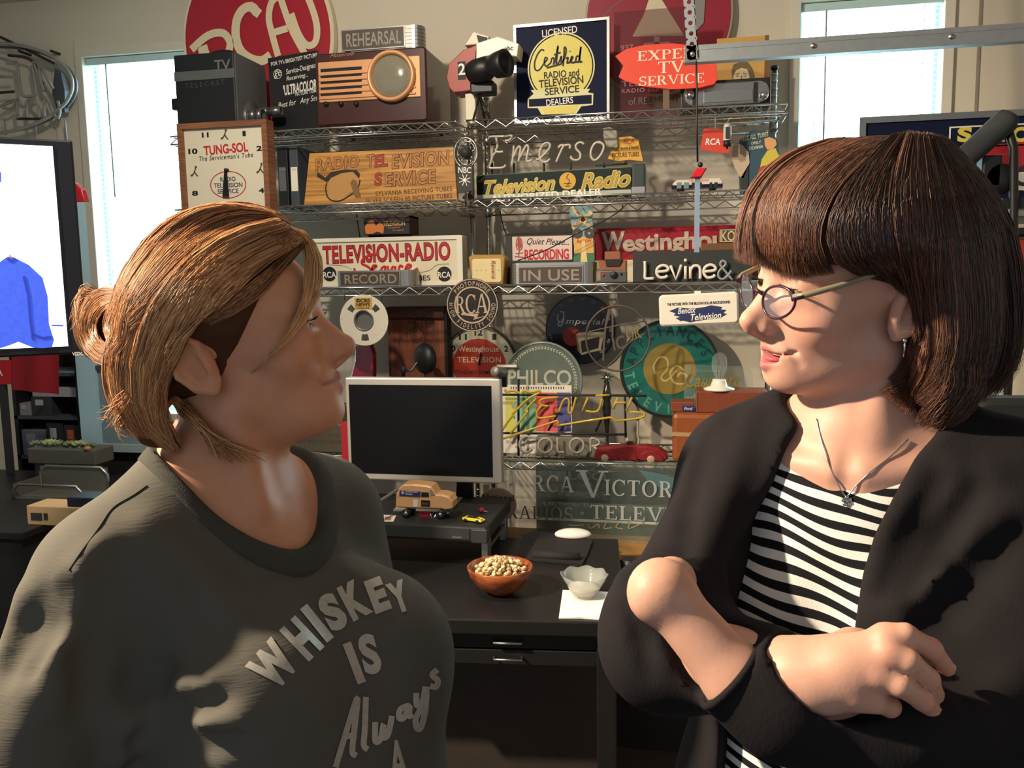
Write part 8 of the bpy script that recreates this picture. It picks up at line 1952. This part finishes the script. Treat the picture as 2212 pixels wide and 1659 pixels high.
# print on the shirt: letters cut fine and laid on the cloth
M_foil = mat('silver_foil', 'bdb9ae', .42, .3, var=.25, scale=200)
def cloth_letters(items, bvh, name, m, parent, off=.0011):
    mb = MB()
    for (kind, data) in items:
        if kind == 't':
            ch, cx, cy, w_, h_, rot, sk, bold = data; vs, fs, (x0, x1, y0, y1) = glyphs(ch, bold); bm = bmesh.new(); bv_ = [bm.verts.new(((x-(x0+x1)/2)/(x1-x0)*w_, (y-(y0+y1)/2)/(y1-y0)*h_, 0)) for x, y in vs]
            for f in fs:
                try: bm.faces.new([bv_[i] for i in f])
                except ValueError: pass
            bmesh.ops.triangulate(bm, faces=bm.faces)
            for _ in range(5):
                le = [e for e in bm.edges if e.calc_length() > 9]
                if not le: break
                bmesh.ops.subdivide_edges(bm, edges=le, cuts=1); bmesh.ops.triangulate(bm, faces=bm.faces)
            ca, sa = math.cos(rot), math.sin(rot); bm.verts.index_update(); pts = []
            for v in bm.verts:
                x, y = v.co.x+sk*v.co.y, v.co.y; pts.append((cx+x*ca+y*sa, cy+x*sa-y*ca))
            fcs = [tuple(v.index for v in f.verts) for f in bm.faces]; bm.free()
        else:
            line, w_ = data; p = smooth_path([Vector((x, y, 0)) for x, y in line], 6); pts = []; n = len(p)
            for i in range(n):
                t = p[min(i+1, n-1)]-p[max(i-1, 0)]; t = t.normalized(); pts += [(p[i].x-t.y*w_/2, p[i].y+t.x*w_/2), (p[i].x+t.y*w_/2, p[i].y-t.x*w_/2)]
            fcs = [(2*i, 2*i+1, 2*i+3, 2*i+2) for i in range(n-1)]
        loc = []; good = []
        for (x, y) in pts:
            h, n_ = castq(bvh, x, y)
            if h is None: loc.append(None)
            else: loc.append(h+n_*off)
        mp = {}; vv = []
        for i, l in enumerate(loc):
            if l is not None: mp[i] = len(vv); vv.append(Vector(q2w(l)))
        mb.add(vv, [tuple(mp[i] for i in f) for f in fcs if all(i in mp for i in f)])
    return mb.build(name, m, parent)
Wx = lambda l: [(x/2.212, 940+y/2.212) for x, y in l]
for i, (ch, cx, cy, w_, h_, r) in enumerate((('W', 1305, 1100, 190, 195, -.85), ('H', 1440, 975, 105, 205, -.76), ('I', 1512, 902, 44, 205, -.68), ('S', 1588, 848, 98, 185, -.50), ('K', 1695, 790, 108, 180, -.48), ('E', 1805, 767, 84, 165, -.36), ('Y', 1905, 775, 90, 150, -.34))):
    cloth_letters([('t', (ch, cx/2.212, 940+cy/2.212, w_/2.212, h_/2.212, r, .0, .06))], tb, 'print_letter', M_foil, W1)
cloth_letters([('t', ('I', 1690/2.212, 940+1090/2.212, 19, 92, -.36, 0, .05))], tb, 'print_letter', M_foil, W1); cloth_letters([('t', ('S', 1765/2.212, 940+1047/2.212, 40, 88, -.25, 0, .05))], tb, 'print_letter', M_foil, W1)
sl = [[(1600, 1585), (1640, 1450), (1690, 1290), (1705, 1265), (1690, 1400), (1680, 1510), (1700, 1530)], [(1640, 1440), (1700, 1430)], [(1745, 1250), (1740, 1400), (1735, 1480), (1755, 1500)], [(1790, 1370), (1790, 1460), (1815, 1450), (1830, 1380), (1825, 1440), (1850, 1430), (1870, 1340)], [(1950, 1290), (1910, 1310), (1905, 1350), (1930, 1345), (1955, 1290), (1950, 1340), (1970, 1330)], [(1985, 1230), (1990, 1290), (2015, 1270), (2030, 1200)], [(2035, 1200), (2030, 1300), (2010, 1390), (1990, 1400), (1985, 1350), (2030, 1270)], [(2086, 1120), (2062, 1146), (2088, 1172), (2078, 1202), (2052, 1196)]]
cloth_letters([('s', (Wx(l), 13)) for l in sl], tb, 'script_print', M_foil, W1)
cloth_letters([('t', ('A', 1900/2.212, 940+1560/2.212, 42, 95, -.1, 0, .03))], tb, 'print_letter', M_foil, W1)
# trousers to the floor
def legs(T, w0, zfloor):
    def f(p):
        t = T.to(p); d = ell(t, (0, .02, w0), (.175, .125, .14))
        for s_ in (-1, 1):
            d = smin(d, chain(t, [(s_*.085, .02, w0-.05), (s_*.09, .03, w0-.42), (s_*.09, .0, zfloor+.09)], [.095, .07, .055], .02), .03)
            d = smin(d, cap(t, (s_*.09, -.02, zfloor+.045), (s_*.095, .13, zfloor+.04), .045, .038), .03)
        return d
    return f
zf = -(q2w(T1.O)[2]); fn = legs(T1, -.60, zf); c_ = T1.frm((0, 0, (zf-.5)/2)); ext = np.array((.36, .40, .62))
lo_, hi_ = np.array((T1.O[0]-.36, T1.O[1]-.25, T1.O[2]+zf-.12)), np.array((T1.O[0]+.36, T1.O[1]+.55, T1.O[2]-.36))
lv, lf = sdf_mesh(fn, lo_, hi_, .022); np_object('trousers', relax(lv, lf, 1), lf, knit('trouser_black', '1d1f24', 200, .2), W1)
# ================================================================== woman on the right (bob with fringe, glasses, arms crossed)
H2 = Local(np.array((.336, .852, .088)), frame((-.968, -.19, -.085), (0.17, -.94, -.27)), .955)
o2 = dict(chin=.005, smile=.007, ear_x=-.014, ear_z=-.002, ear_s=1.0, eye=.0036, lip_gap=.0042, lip=(.55, .17, .16), brow=(.06, .03, .02))
SKIN2 = (.64, .37, .275)
s2v = np.array((.87, -.49, 0)); s2v = nrm(s2v-UPQ*(s2v @ UPQ)); n2v = nrm(np.cross(UPQ, s2v))*-1
if n2v[1] > 0: n2v = -n2v
T2 = Local(np.array((.352, .875, -.080)), np.stack([s2v, n2v, UPQ]))            # u: her right (far) -> her left (near), v: front, w: up
def torso2(p, g=0.0):
    t = T2.to(p); d = ell(t, (0, -.005, -.14), (.150, .092, .18))
    d = smin(d, cap(t, (-.112, -.015, -.028), (.135, -.015, -.022), .048), .045)
    for s_ in (-1, 1):
        d = smin(d, cap(t, (s_*.02, -.02, .045), (s_*.115, -.015, -.018), .038, .044), .04); d = smin(d, ell(t, (s_*.068, .070, -.175), (.070, .062, .075)), .05)
    d = smin(d, ell(t, (0, .02, -.40), (.150, .115, .22)), .06)
    return d-g
neck2 = [H2.frm((-.022, 0, -.045)), H2.frm((-.032, 0, -.085)), T2.frm((0, -.002, .03)), T2.frm((0, -.002, -.06))]
def skin2(p):
    d = head_sdf(H2.to(p), o2); d = smin(d, chain(p, neck2, [.047, .046, .050, .065], .02), .026)
    for s_ in (-1, 1): d = smin(d, cap(p, H2.frm((-.02, s_*.042, -.055)), T2.frm((s_*.016, .045, .012)), .010, .009), .014)      # neck cords
    t_ = T2.to(p); d = smin(d, torso2(p, -.001)+np.clip((-.075-t_[:, 2])*1.5, 0, .04)+np.clip((np.abs(t_[:, 0])-.10)*1.5, 0, .04), .03)
    for s_ in (-1, 1): d = smin(d, cap(p, T2.frm((s_*.015, .058, .000)), T2.frm((s_*.075, .035, .006)), .007), .018)               # collar bones
    return d
hv2, hf2 = sdf_mesh(skin2, np.array((.17, .66, -.20)), np.array((.52, 1.0, .26)), .0022); hv2 = relax(hv2, hf2, 1, .25)
hc2 = head_tint(H2.to(hv2), SKIN2, o2)
# ---- arm joints
SHR, SHL = T2.frm((-.122, -.015, -.04)), T2.frm((.152, -.015, -.03))
ELR = Q(1440, 1395, .80); WRR = Q(1725, 1462, .690)
ELL_ = Q(2215, 1590, .735); WRL = Q(1440, 1290, .720)
# bare left forearm, wrist bending under the other arm
def fore2(p):
    d = chain(p, [ELL_, Q(1900, 1580, .705), Q(1690, 1520, .698), Q(1600, 1472, .700)], [.040, .034, .028, .0255], .02); d = smin(d, cap(p, Q(1590, 1466, .700), WRL, .0265, .0225), .015)
    d = smin(d, ell(p, Q(1420, 1275, .722), (.0195, .022, .0175)), .018); d = smin(d, sph(p, Q(1402, 1300, .714), .0115), .012)
    return smin(d, chain(p, [Q(1428, 1272, .725), Q(1452, 1254, .765), Q(1470, 1258, .81)], [.022, .019, .016], .01), .02)
fv, ff = sdf_mesh(fore2, np.minimum(ELL_, WRL)-.09+np.array((-.02, 0, 0)), np.maximum(ELL_, WRL)+.10, .004)
# right hand on the left arm: palm and fingers
def fing(p, pts, rs): return chain(p, pts, rs, .004)
MCP = [Q(1912, 1378, .656), Q(1918, 1412, .648), Q(1893, 1458, .650), Q(1850, 1502, .658)]
FG = [[MCP[0], Q(1955, 1372, .650), Q(2012, 1402, .656), Q(2046, 1444, .674)], [MCP[1], Q(1962, 1428, .640), Q(2006, 1466, .650), Q(2022, 1502, .668)],
      [MCP[2], Q(1945, 1480, .640), Q(1992, 1512, .650), Q(2016, 1538, .664)], [MCP[3], Q(1888, 1514, .652), Q(1922, 1526, .660), Q(1938, 1530, .676)]]
def hand2(p):
    d = cap(p, ELR, WRR, .040, .027)
    d = smin(d, cap(p, WRR, Q(1775, 1465, .676), .0245, .0235), .02)
    for m_ in MCP: d = smin(d, cap(p, Q(1768, 1468, .680), m_, .0185, .0105), .014)
    d = smin(d, cap(p, Q(1830, 1440, .668), Q(1860, 1450, .672), .022, .020), .014)
    d = smin(d, chain(p, [Q(1765, 1440, .69), Q(1840, 1400, .70), Q(1900, 1392, .70)], [.02, .015, .011], .008), .016)     # thumb under the hand
    fs = [fing(p, pts, [.0098, .0086, .0078, .0064]) for pts in FG]
    dd = fs[0]
    for e in fs[1:]: dd = np.minimum(dd, e)
    d = smin(d, dd, .007)
    for m_ in MCP: d = smin(d, sph(p, m_+np.array((0, -.003, .001)), .0074), .007)
    return d
gv, gf = sdf_mesh(hand2, np.minimum(ELR, WRR)-.05+np.array((0, -.07, 0)), np.array((.355, .87, -.165)), .0024); gv = relax(gv, gf, 1, .3)
W2_ = thing('person', 'woman in a black cardigan over a striped top, glasses, arms crossed, facing left', 'person', Vector((*q2w(T2.O)[:2], 0)))
bv, bf = join_meshes([(hv2, hf2), (fv, ff), (gv, gf)])
bc = np.tile(np.array(SKIN2), (len(bv), 1)); bc[:len(hv2)] = hc2
kn = np.ones(len(gv))*1e3
for m_ in MCP+[f[2] for f in FG]+[f[3] for f in FG]: kn = np.minimum(kn, np.linalg.norm(gv-m_, axis=1))
w = np.clip(1-kn/.02, 0, 1)[:, None]*.5; bc[len(hv2)+len(fv):] = np.array(SKIN2)*(1-w)+np.array(SKIN2)*np.array((1.05, .74, .68))*w
np_object('body', bv, bf, M_skin, W2_, colors=bc)
eyes(W2_, H2, mat('iris_hazel', '4b3a22', .2), 1)
for f in FG:        # finger nails
    t = nrm(f[3]-f[2]); c = f[3]-np.array((0, .0052, -.002))+t*.002; sd = nrm(np.cross(t, np.array((0, -1, 0)))); up = np.cross(sd, t)
    mb = MB().sphere((0, 0, 0), (1, 1, 1), 12, 8); mb.v = [Vector(q2w(c+t*(.0062*v.x)+sd*(.0046*v.y)+up*(.0016*v.z))) for v in mb.v]; mb.build('finger_nail', mat('nail_pale', 'd9b8a6', .3, coat=.4), W2_)
# teeth / tongue
mb = MB().sphere((0, 0, 0), (1, 1, 1), 16, 10); mb.v = [Vector(q2w(H2.frm(np.array((.079+.012*v.x, .014*v.y, -.0600+.0042*v.z))))) for v in mb.v]; mb.build('tongue', mat('tongue_pink', 'b5565a', .35), W2_)
mb = MB().sphere((0, 0, 0), (1, 1, 1), 16, 10); mb.v = [Vector(q2w(H2.frm(np.array((.083+.006*v.x, .017*v.y, -.0535+.0022*v.z))))) for v in mb.v]; mb.build('teeth', mat('tooth_white', 'd8cfbf', .3), W2_)

# ---- hair: bob with fringe
def hair2(p):
    q = H2.to(p); q2 = q.copy(); q2[:, 1] = np.abs(q2[:, 1])
    d = ell(q2, (-.022, 0, .052), (.128, .104, .108))
    d = smin(d, ell(q2, (-.045, .012, -.045), (.092, .098, .105)), .05)                      # body of the bob
    d = smin(d, ell(q2, (-.058, .066, -.060), (.046, .034, .085)), .03)
    # face opening: in front of the ears and below the fringe
    face = smax(-(q[:, 0]-(-.030+.30*np.clip(q[:, 2]-.0, 0, .2)-.15*np.clip(-.05-q[:, 2], 0, .1)))*.9, (q[:, 2]-(.052-.10*np.clip(q2[:, 1]-.045, 0, .1)))*.9, .012)
    d = ssub(d, face, .012)
    fr = smax(ell(q2, (.020, 0, .070), (.095, .086, .078)), -(q[:, 2]-.050), .012); d = smin(d, fr, .02)
    inner = ell(q2, (.0, 0, -.06), (.085, .066, .13)); d = ssub(d, np.where(q[:, 2] < .04, inner, .1), .01)
    return smax(d, -(q[:, 2]+.135+.15*q[:, 0])*.9, .02)
cv3, cf3 = sdf_mesh(hair2, (.13, .64, -.12), (.60, 1.10, .30), .0048); cv3 = relax(cv3, cf3, 2)
HP2 = [(.060, .030, .022), (.13, .060, .036), (.25, .11, .060), (.030, .017, .015)]
np_object('hair', cv3, cf3, bpy.data.materials.get('hair_cap') or attr_mat('hair_cap', .5, spec=.4, bump=.6, bscale=160), W2_, colors=np.tile(np.array((.050, .026, .019)), (len(cv3), 1)))
hb2 = bvh_of(*join_meshes([(cv3, cf3), (hv2, hf2)]))
DK = [.42, .18, .02, .38]; MD = [.40, .36, .12, .12]; RD = [.10, .40, .46, .04]
sheets = [
    # fringe from the crown to above the glasses
    ([(1790, 300), (1700, 335), (1630, 400), (1598, 480), (1590, 560)], [(1900, 300), (1820, 340), (1740, 420), (1720, 510), (1738, 600)], 1700, (.001, .006), RD, 3),
    ([(1900, 300), (1820, 340), (1740, 420), (1720, 510), (1738, 600)], [(1930, 300), (1870, 350), (1800, 430), (1770, 520), (1800, 590)], 500, (.001, .006), MD, 3),
    # near side falling to the shoulder
    ([(1930, 290), (1860, 360), (1800, 450), (1790, 540), (1850, 590), (1930, 600)], [(1960, 285), (1920, 360), (1890, 450), (1890, 540), (1930, 600), (1960, 640)], 700, (.001, .006), DK, 3),
    ([(1960, 285), (1930, 380), (1925, 480), (1945, 580), (1975, 680), (1960, 770), (1915, 820)], [(2010, 290), (2040, 380), (2060, 500), (2075, 620), (2080, 740), (2060, 830), (2010, 880)], 1900, (.001, .008), MD, 5),
    ([(2010, 290), (2040, 380), (2060, 500), (2075, 620), (2080, 740), (2060, 830), (2010, 880)], [(2040, 300), (2120, 390), (2175, 500), (2195, 620), (2198, 720), (2185, 790), (2150, 850)], 1500, (.001, .008), DK, 5),
    ([(1880, 330), (1850, 430), (1850, 520), (1890, 580), (1950, 610)], [(1960, 300), (1940, 420), (1940, 520), (1955, 600), (1985, 660)], 700, (.001, .006), DK, 4),
    # tips turning towards the chin
    ([(1985, 680), (1975, 760), (1935, 815), (1900, 850)], [(2020, 700), (2015, 790), (1985, 850), (1955, 900)], 500, (.003, .010), RD, 6),
    ([(2040, 740), (2040, 830), (2000, 890), (1970, 920)], [(2120, 740), (2110, 820), (2080, 880), (2040, 920)], 400, (.002, .010), MD, 7)]
sheets = [(a, b, int(c*1.6), *r) for a, b, c, *r in sheets]
sv, sf, sc = strands(sheets, hb2, 23, .00036, 10, .80, HP2)
o = np_object('hair_strands', sv, sf, M_hairstr, W2_, colors=sc); o['kind'] = 'stuff'

# ---- glasses
gl = thing('eyeglasses', 'purple-brown oval eyeglasses with pale temples on the right woman', 'glasses', Vector(q2w(H2.frm((.1, 0, .02)))))
def hq(pts): return [Vector(q2w(H2.frm(np.array(p)))) for p in pts]
M_frame = mat('tortoise_frame', '3c1f30', .25, coat=.4, var=.3, scale=80); M_temple = mat('temple_horn', '8c8468', .3)
for sy in (-1, 1):
    pts = []
    for k in range(28):
        a = 2*PI*k/28; yy = .0330+.0235*math.cos(a); zz = .007+.0150*math.sin(a)*(1.0 if math.sin(a) > 0 else 1.15)+.0035*math.cos(a); xx = .1035-.010*((yy-.01)/.05)**2-.10*(zz-.008)*-.12
        pts.append((xx, sy*yy, zz))
    MB().tube(hq(pts), .0014, 6, closed=True).build('rim', M_frame, gl)
    c = np.mean(np.array(pts), 0); n_ = len(pts); mb = MB(); P = hq(pts)+hq([c]); mb.add(P, [(i, (i+1) % n_, n_) for i in range(n_)], True); mb.build('lens', mat('lens_glass', 'c8d4ea', .03, alpha=.12, coat=1.0, var=0), gl)
    MB().tube(hq([(.0975, sy*.0565, .015), (.088, sy*.065, .018), (.06, sy*.073, .026), (.02, sy*.080, .038), (-.02, sy*.082, .046), (-.034, sy*.080, .040)]), [.0026, .0030, .0027, .0022, .0016, .0012], 8).build('temple', M_temple, gl)
    MB().tube(hq([(.0985, sy*.0560, .013), (.090, sy*.0640, .017)]), .0026, 8).build('hinge', M_frame, gl)
MB().tube(hq([(.1035, -.0095, .010), (.1075, 0, .014), (.1035, .0095, .010)]), .0019, 6).build('bridge', M_frame, gl)

# ---- striped top
NECKP = [(1560, 975), (1690, 985), (1760, 998), (1830, 1004), (1900, 1000), (1975, 988), (2080, 960)]
tbv, tbf = sdf_mesh(lambda p: torso2(p, .004), np.array((.05, .60, -.62)), np.array((.62, 1.12, .02)), .009); tbv_b = bvh_of(tbv, tbf)
def uw(pts):
    out = []
    for x, y in pts:
        h, n_ = castq(tbv_b, x, y)
        if h is not None: out.append(T2.to(h[None])[0])
    return np.array(out)
nk = uw(NECKP[1:-1]); order = np.argsort(nk[:, 0]); nku, nkw = nk[order, 0], nk[order, 2]
def stripe_top(p):
    t = T2.to(p); d = torso2(p, .004); top = np.interp(t[:, 0], np.r_[-.12, nku, .12], np.r_[nkw[0]+.04, nkw, nkw[-1]+.04])
    fold = .0022*np.sin(t[:, 0]*70+t[:, 2]*40)*np.clip((-.12-t[:, 2])*6, 0, 1)
    return smax(d+fold, (t[:, 2]-top)*.9, .003)
zv, zf_ = sdf_mesh(stripe_top, np.array((.05, .60, -.60)), np.array((.62, 1.12, .0)), .0045); zv = relax(zv, zf_, 1)
tz = T2.to(zv); st_ = tz[:, 2]+.15*tz[:, 0]+.16*np.clip(tz[:, 1], 0, 1)*0+.0035*np.sin(tz[:, 0]*38+1.0)+.002*np.sin(tz[:, 0]*75+tz[:, 2]*60)
def stripe_mat():
    m = bpy.data.materials.new('breton_stripe'); m.use_nodes = True; nt = m.node_tree; b = nt.nodes['Principled BSDF']; b.inputs['Roughness'].default_value = .85; b.inputs['Specular IOR Level'].default_value = .2
    a = nt.nodes.new('ShaderNodeAttribute'); a.attribute_name = 'stripe'; d = nt.nodes.new('ShaderNodeMath'); d.operation = 'DIVIDE'; d.inputs[1].default_value = .0138
    fr = nt.nodes.new('ShaderNodeMath'); fr.operation = 'FRACT'; cr = nt.nodes.new('ShaderNodeValToRGB'); cr.color_ramp.interpolation = 'LINEAR'
    e = cr.color_ramp.elements; e[0].position = .47; e[0].color = (*srgb('e6e4df'), 1); e[1].position = .50; e[1].color = (*srgb('15161a'), 1)
    e2 = e.new(.97); e2.color = (*srgb('15161a'), 1); e3 = e.new(1.0); e3.color = (*srgb('e6e4df'), 1)
    nt.links.new(a.outputs['Fac'], d.inputs[0]); nt.links.new(d.outputs[0], fr.inputs[0]); nt.links.new(fr.outputs[0], cr.inputs['Fac']); nt.links.new(cr.outputs['Color'], b.inputs['Base Color'])
    tc = nt.nodes.new('ShaderNodeTexCoord'); nz = nt.nodes.new('ShaderNodeTexNoise'); nz.inputs['Scale'].default_value = 900; bp = nt.nodes.new('ShaderNodeBump'); bp.inputs['Strength'].default_value = .3; bp.inputs['Distance'].default_value = .001
    nt.links.new(tc.outputs['Object'], nz.inputs['Vector']); nt.links.new(nz.outputs['Fac'], bp.inputs['Height']); nt.links.new(bp.outputs['Normal'], b.inputs['Normal']); return m
np_object('striped_top', zv, zf_, stripe_mat(), W2_, attrs={'stripe': st_})

# ---- cardigan
LEFT = uw([(1771, 870), (1740, 905), (1704, 955), (1668, 1048), (1600, 1173), (1559, 1281), (1552, 1400), (1530, 1500), (1500, 1600), (1480, 1659)])
RIGHT = uw([(2030, 930), (1978, 986), (1932, 1069), (1890, 1152), (1864, 1240), (1849, 1349), (1840, 1450), (1800, 1600)])
def lim(arr, w): o_ = np.argsort(arr[:, 2]); return np.interp(w, arr[o_, 2], arr[o_, 0])
RID2, VAL2 = [], []
def card_base(p):
    t = T2.to(p); d = torso2(p, .016)
    d = smin(d, ell(t, (0, .03, -.42), (.172, .120, .22)), .05)
    d = smin(d, cap(p, SHR, ELR, .058, .060), .035)                       # far upper arm
    d = smin(d, ell(p, Q(1410, 1330, .80), (.040, .05, .050)), .03)        # pushed-up cuff bulge
    d = smin(d, cap(p, ELR, Q(1650, 1452, .725), .052, .040), .025)        # far forearm under the other
    d = smin(d, cap(p, SHL, ELL_, .066, .062), .04)                       # near upper arm
    d = smin(d, chain(p, [ELL_, Q(1900, 1580, .705), Q(1690, 1520, .698), Q(1585, 1462, .700)], [.062, .054, .042, .0335], .02), .03)
    for (pts, r, k) in RID2: d = smin(d, chain(p, pts, [r*.4]+[r]*(len(pts)-2)+[r*.4], .006), k)
    for (pts, r, k) in VAL2: d = ssub(d, chain(p, pts, [r*.4]+[r]*(len(pts)-2)+[r*.4], .006), k)
    return d
cb0 = bvh_of(*sdf_mesh(card_base, np.array((.04, .52, -.62)), np.array((.72, 1.15, .06)), .011))
for pts, r, k, off in (([(2060, 1010), (1990, 1130), (1930, 1260), (1890, 1340)], .010, .024, -.004), ([(2140, 1030), (2060, 1130), (1990, 1240), (1930, 1330)], .012, .026, -.004), ([(2200, 1090), (2120, 1180), (2030, 1280), (1970, 1340)], .012, .026, -.004), ([(1560, 900), (1510, 1010), (1490, 1120), (1500, 1250)], .010, .026, -.004), ([(1620, 900), (1590, 1010), (1540, 1150)], .009, .024, -.004),
                       ([(1330, 1290), (1380, 1340), (1400, 1420)], .012, .02, -.004), ([(1350, 1240), (1420, 1230), (1480, 1215)], .013, .02, -.004), ([(2010, 1600), (2100, 1560), (2190, 1480)], .014, .025, -.004)):
    l = lay(cb0, pts, off)
    if len(l) > 1: RID2.append((l, r, k))
for pts, r, k, off in (([(2030, 1040), (1970, 1160), (1910, 1280)], .010, .018, .003), ([(2110, 1060), (2030, 1170), (1960, 1280)], .010, .018, .003), ([(1350, 1260), (1400, 1255), (1470, 1245)], .010, .014, .003), ([(1360, 1310), (1390, 1370), (1400, 1450)], .010, .014, .003), ([(2200, 1150), (2110, 1240), (2040, 1320), (1990, 1350)], .012, .02, .003), ([(1530, 950), (1490, 1080), (1480, 1200)], .010, .02, .004)):
    l = lay(cb0, pts, off)
    if len(l) > 1: VAL2.append((l, r, k))
armcut = [SHR, ELR]
def card(p):
    t = T2.to(p); d = card_base(p)
    L_, R_ = lim(LEFT, t[:, 2]), lim(RIGHT, t[:, 2])
    op = smax(L_-t[:, 0], t[:, 0]-R_, .004)                                # <0 inside the opening
    body = torso2(p, .045); op = smax(op, body, .01); op = smax(op, -(t[:, 1]+.02), .01)
    near = chain(p, [ELL_, Q(1900, 1580, .705), Q(1690, 1520, .698), Q(1585, 1462, .700)], [.062, .054, .041, .031], .02)
    arms = np.minimum(near-.012, np.minimum(cap(p, ELR, Q(1650, 1452, .725), .052, .040), cap(p, SHR, ELR, .046, .052))+.006)
    op = smax(op, -arms, .006)
    d = ssub(d, op, .004)
    d = ssub(d, ell(p, T2.frm((0, -.005, .08)), (.075, .075, .07)), .01)   # room for the neck
    # cut the sleeve ends: left cuff, pocket for the bare wrist
    ax = nrm(Q(1440, 1290, .72)-Q(1690, 1520, .698)); cutp = (p-Q(1572, 1458, .70)) @ ax; cu = np.maximum(-cutp, cap(p, Q(1600, 1480, .70), WRL, .042, .042)); d = ssub(d, cu, .003)
    ax2 = nrm(WRR-ELR); cut2 = (p-Q(1700, 1455, .705)) @ ax2; d = ssub(d, np.maximum(-cut2, cap(p, Q(1690, 1455, .71), MCP[1], .036, .05)), .003)
    return d
kv, kf = sdf_mesh(card, np.array((.04, .52, -.66)), np.array((.74, 1.15, .06)), .0052); kv = relax(kv, kf, 4)
M_card = knit('cardigan_knit', '222022', 420, .18, (1, 1, .35), .95, .12)
np_object('cardigan', kv, kf, M_card, W2_)
kb = bvh_of(kv, kf)
# cuff rib edge and front band
c0 = Q(1577, 1462, .70); ax = nrm(Q(1440, 1290, .72)-Q(1690, 1520, .698)); e1_ = nrm(np.cross(ax, np.array((0, 1, 0)))); e2_ = np.cross(ax, e1_)
mb_q(tube_q([Vector(c0+.0312*(e1_*math.cos(2*PI*k/40)+e2_*math.sin(2*PI*k/40))) for k in range(40)], .0035, 6, True), 'cuff', knit('cardigan_rib', '201e20', 500, .5, (1, 1, .3)), W2_)
# necklace
ch = [(1765, 905), (1775, 950), (1790, 1000), (1808, 1040), (1828, 1072), (1850, 1048), (1880, 1020), (1925, 985), (1960, 950)]
bb = bvh_of(*join_meshes([(hv2, hf2), (zv, zf_)]))
nl = thing('necklace', 'fine silver chain necklace with a tiny star pendant on the right woman', 'necklace', Vector(q2w(Q(1828, 1080, .78))))
l = lay(bb, ch, .0012); mb_q(tube_q([Vector(p) for p in smooth_path([Vector(a) for a in l], 5)], .0007, 5), 'chain', M_chrome, nl)
c = lay(bb, [(1830, 1083)], .002)[0]
for k in range(5):
    a = 2*PI*k/5+.3; mb_q(MB().sphere(Vector(c+np.array((.0034*math.cos(a), 0, .0034*math.sin(a)))), (.0022, .0014, .0022), 8, 6), 'pendant_petal', M_chrome, nl)
mb_q(MB().sphere(Vector(c), (.002, .002, .002), 8, 6), 'pendant_centre', M_chrome, nl)
er = thing('earring', 'small silver drop earring on the right woman', 'earring', Vector(q2w(H2.frm((-.012, .082, -.035)))))
mb_q(MB().sphere(Vector(H2.frm((-.008, .0835, -.030))), .0022, 10, 8), 'stud', M_chrome, er); mb_q(tube_q([Vector(H2.frm((-.008, .084, -.031))), Vector(H2.frm((-.008, .084, -.046)))], .0010, 6), 'drop', M_chrome, er)
zf = -(q2w(T2.O)[2]); fn = legs(T2, -.60, zf)
lv, lf = sdf_mesh(fn, np.array((T2.O[0]-.36, T2.O[1]-.35, T2.O[2]+zf-.12)), np.array((T2.O[0]+.36, T2.O[1]+.45, T2.O[2]-.36)), .022); np_object('trousers', relax(lv, lf, 1), lf, knit('trouser_black', '1d1f24', 200, .2), W2_)
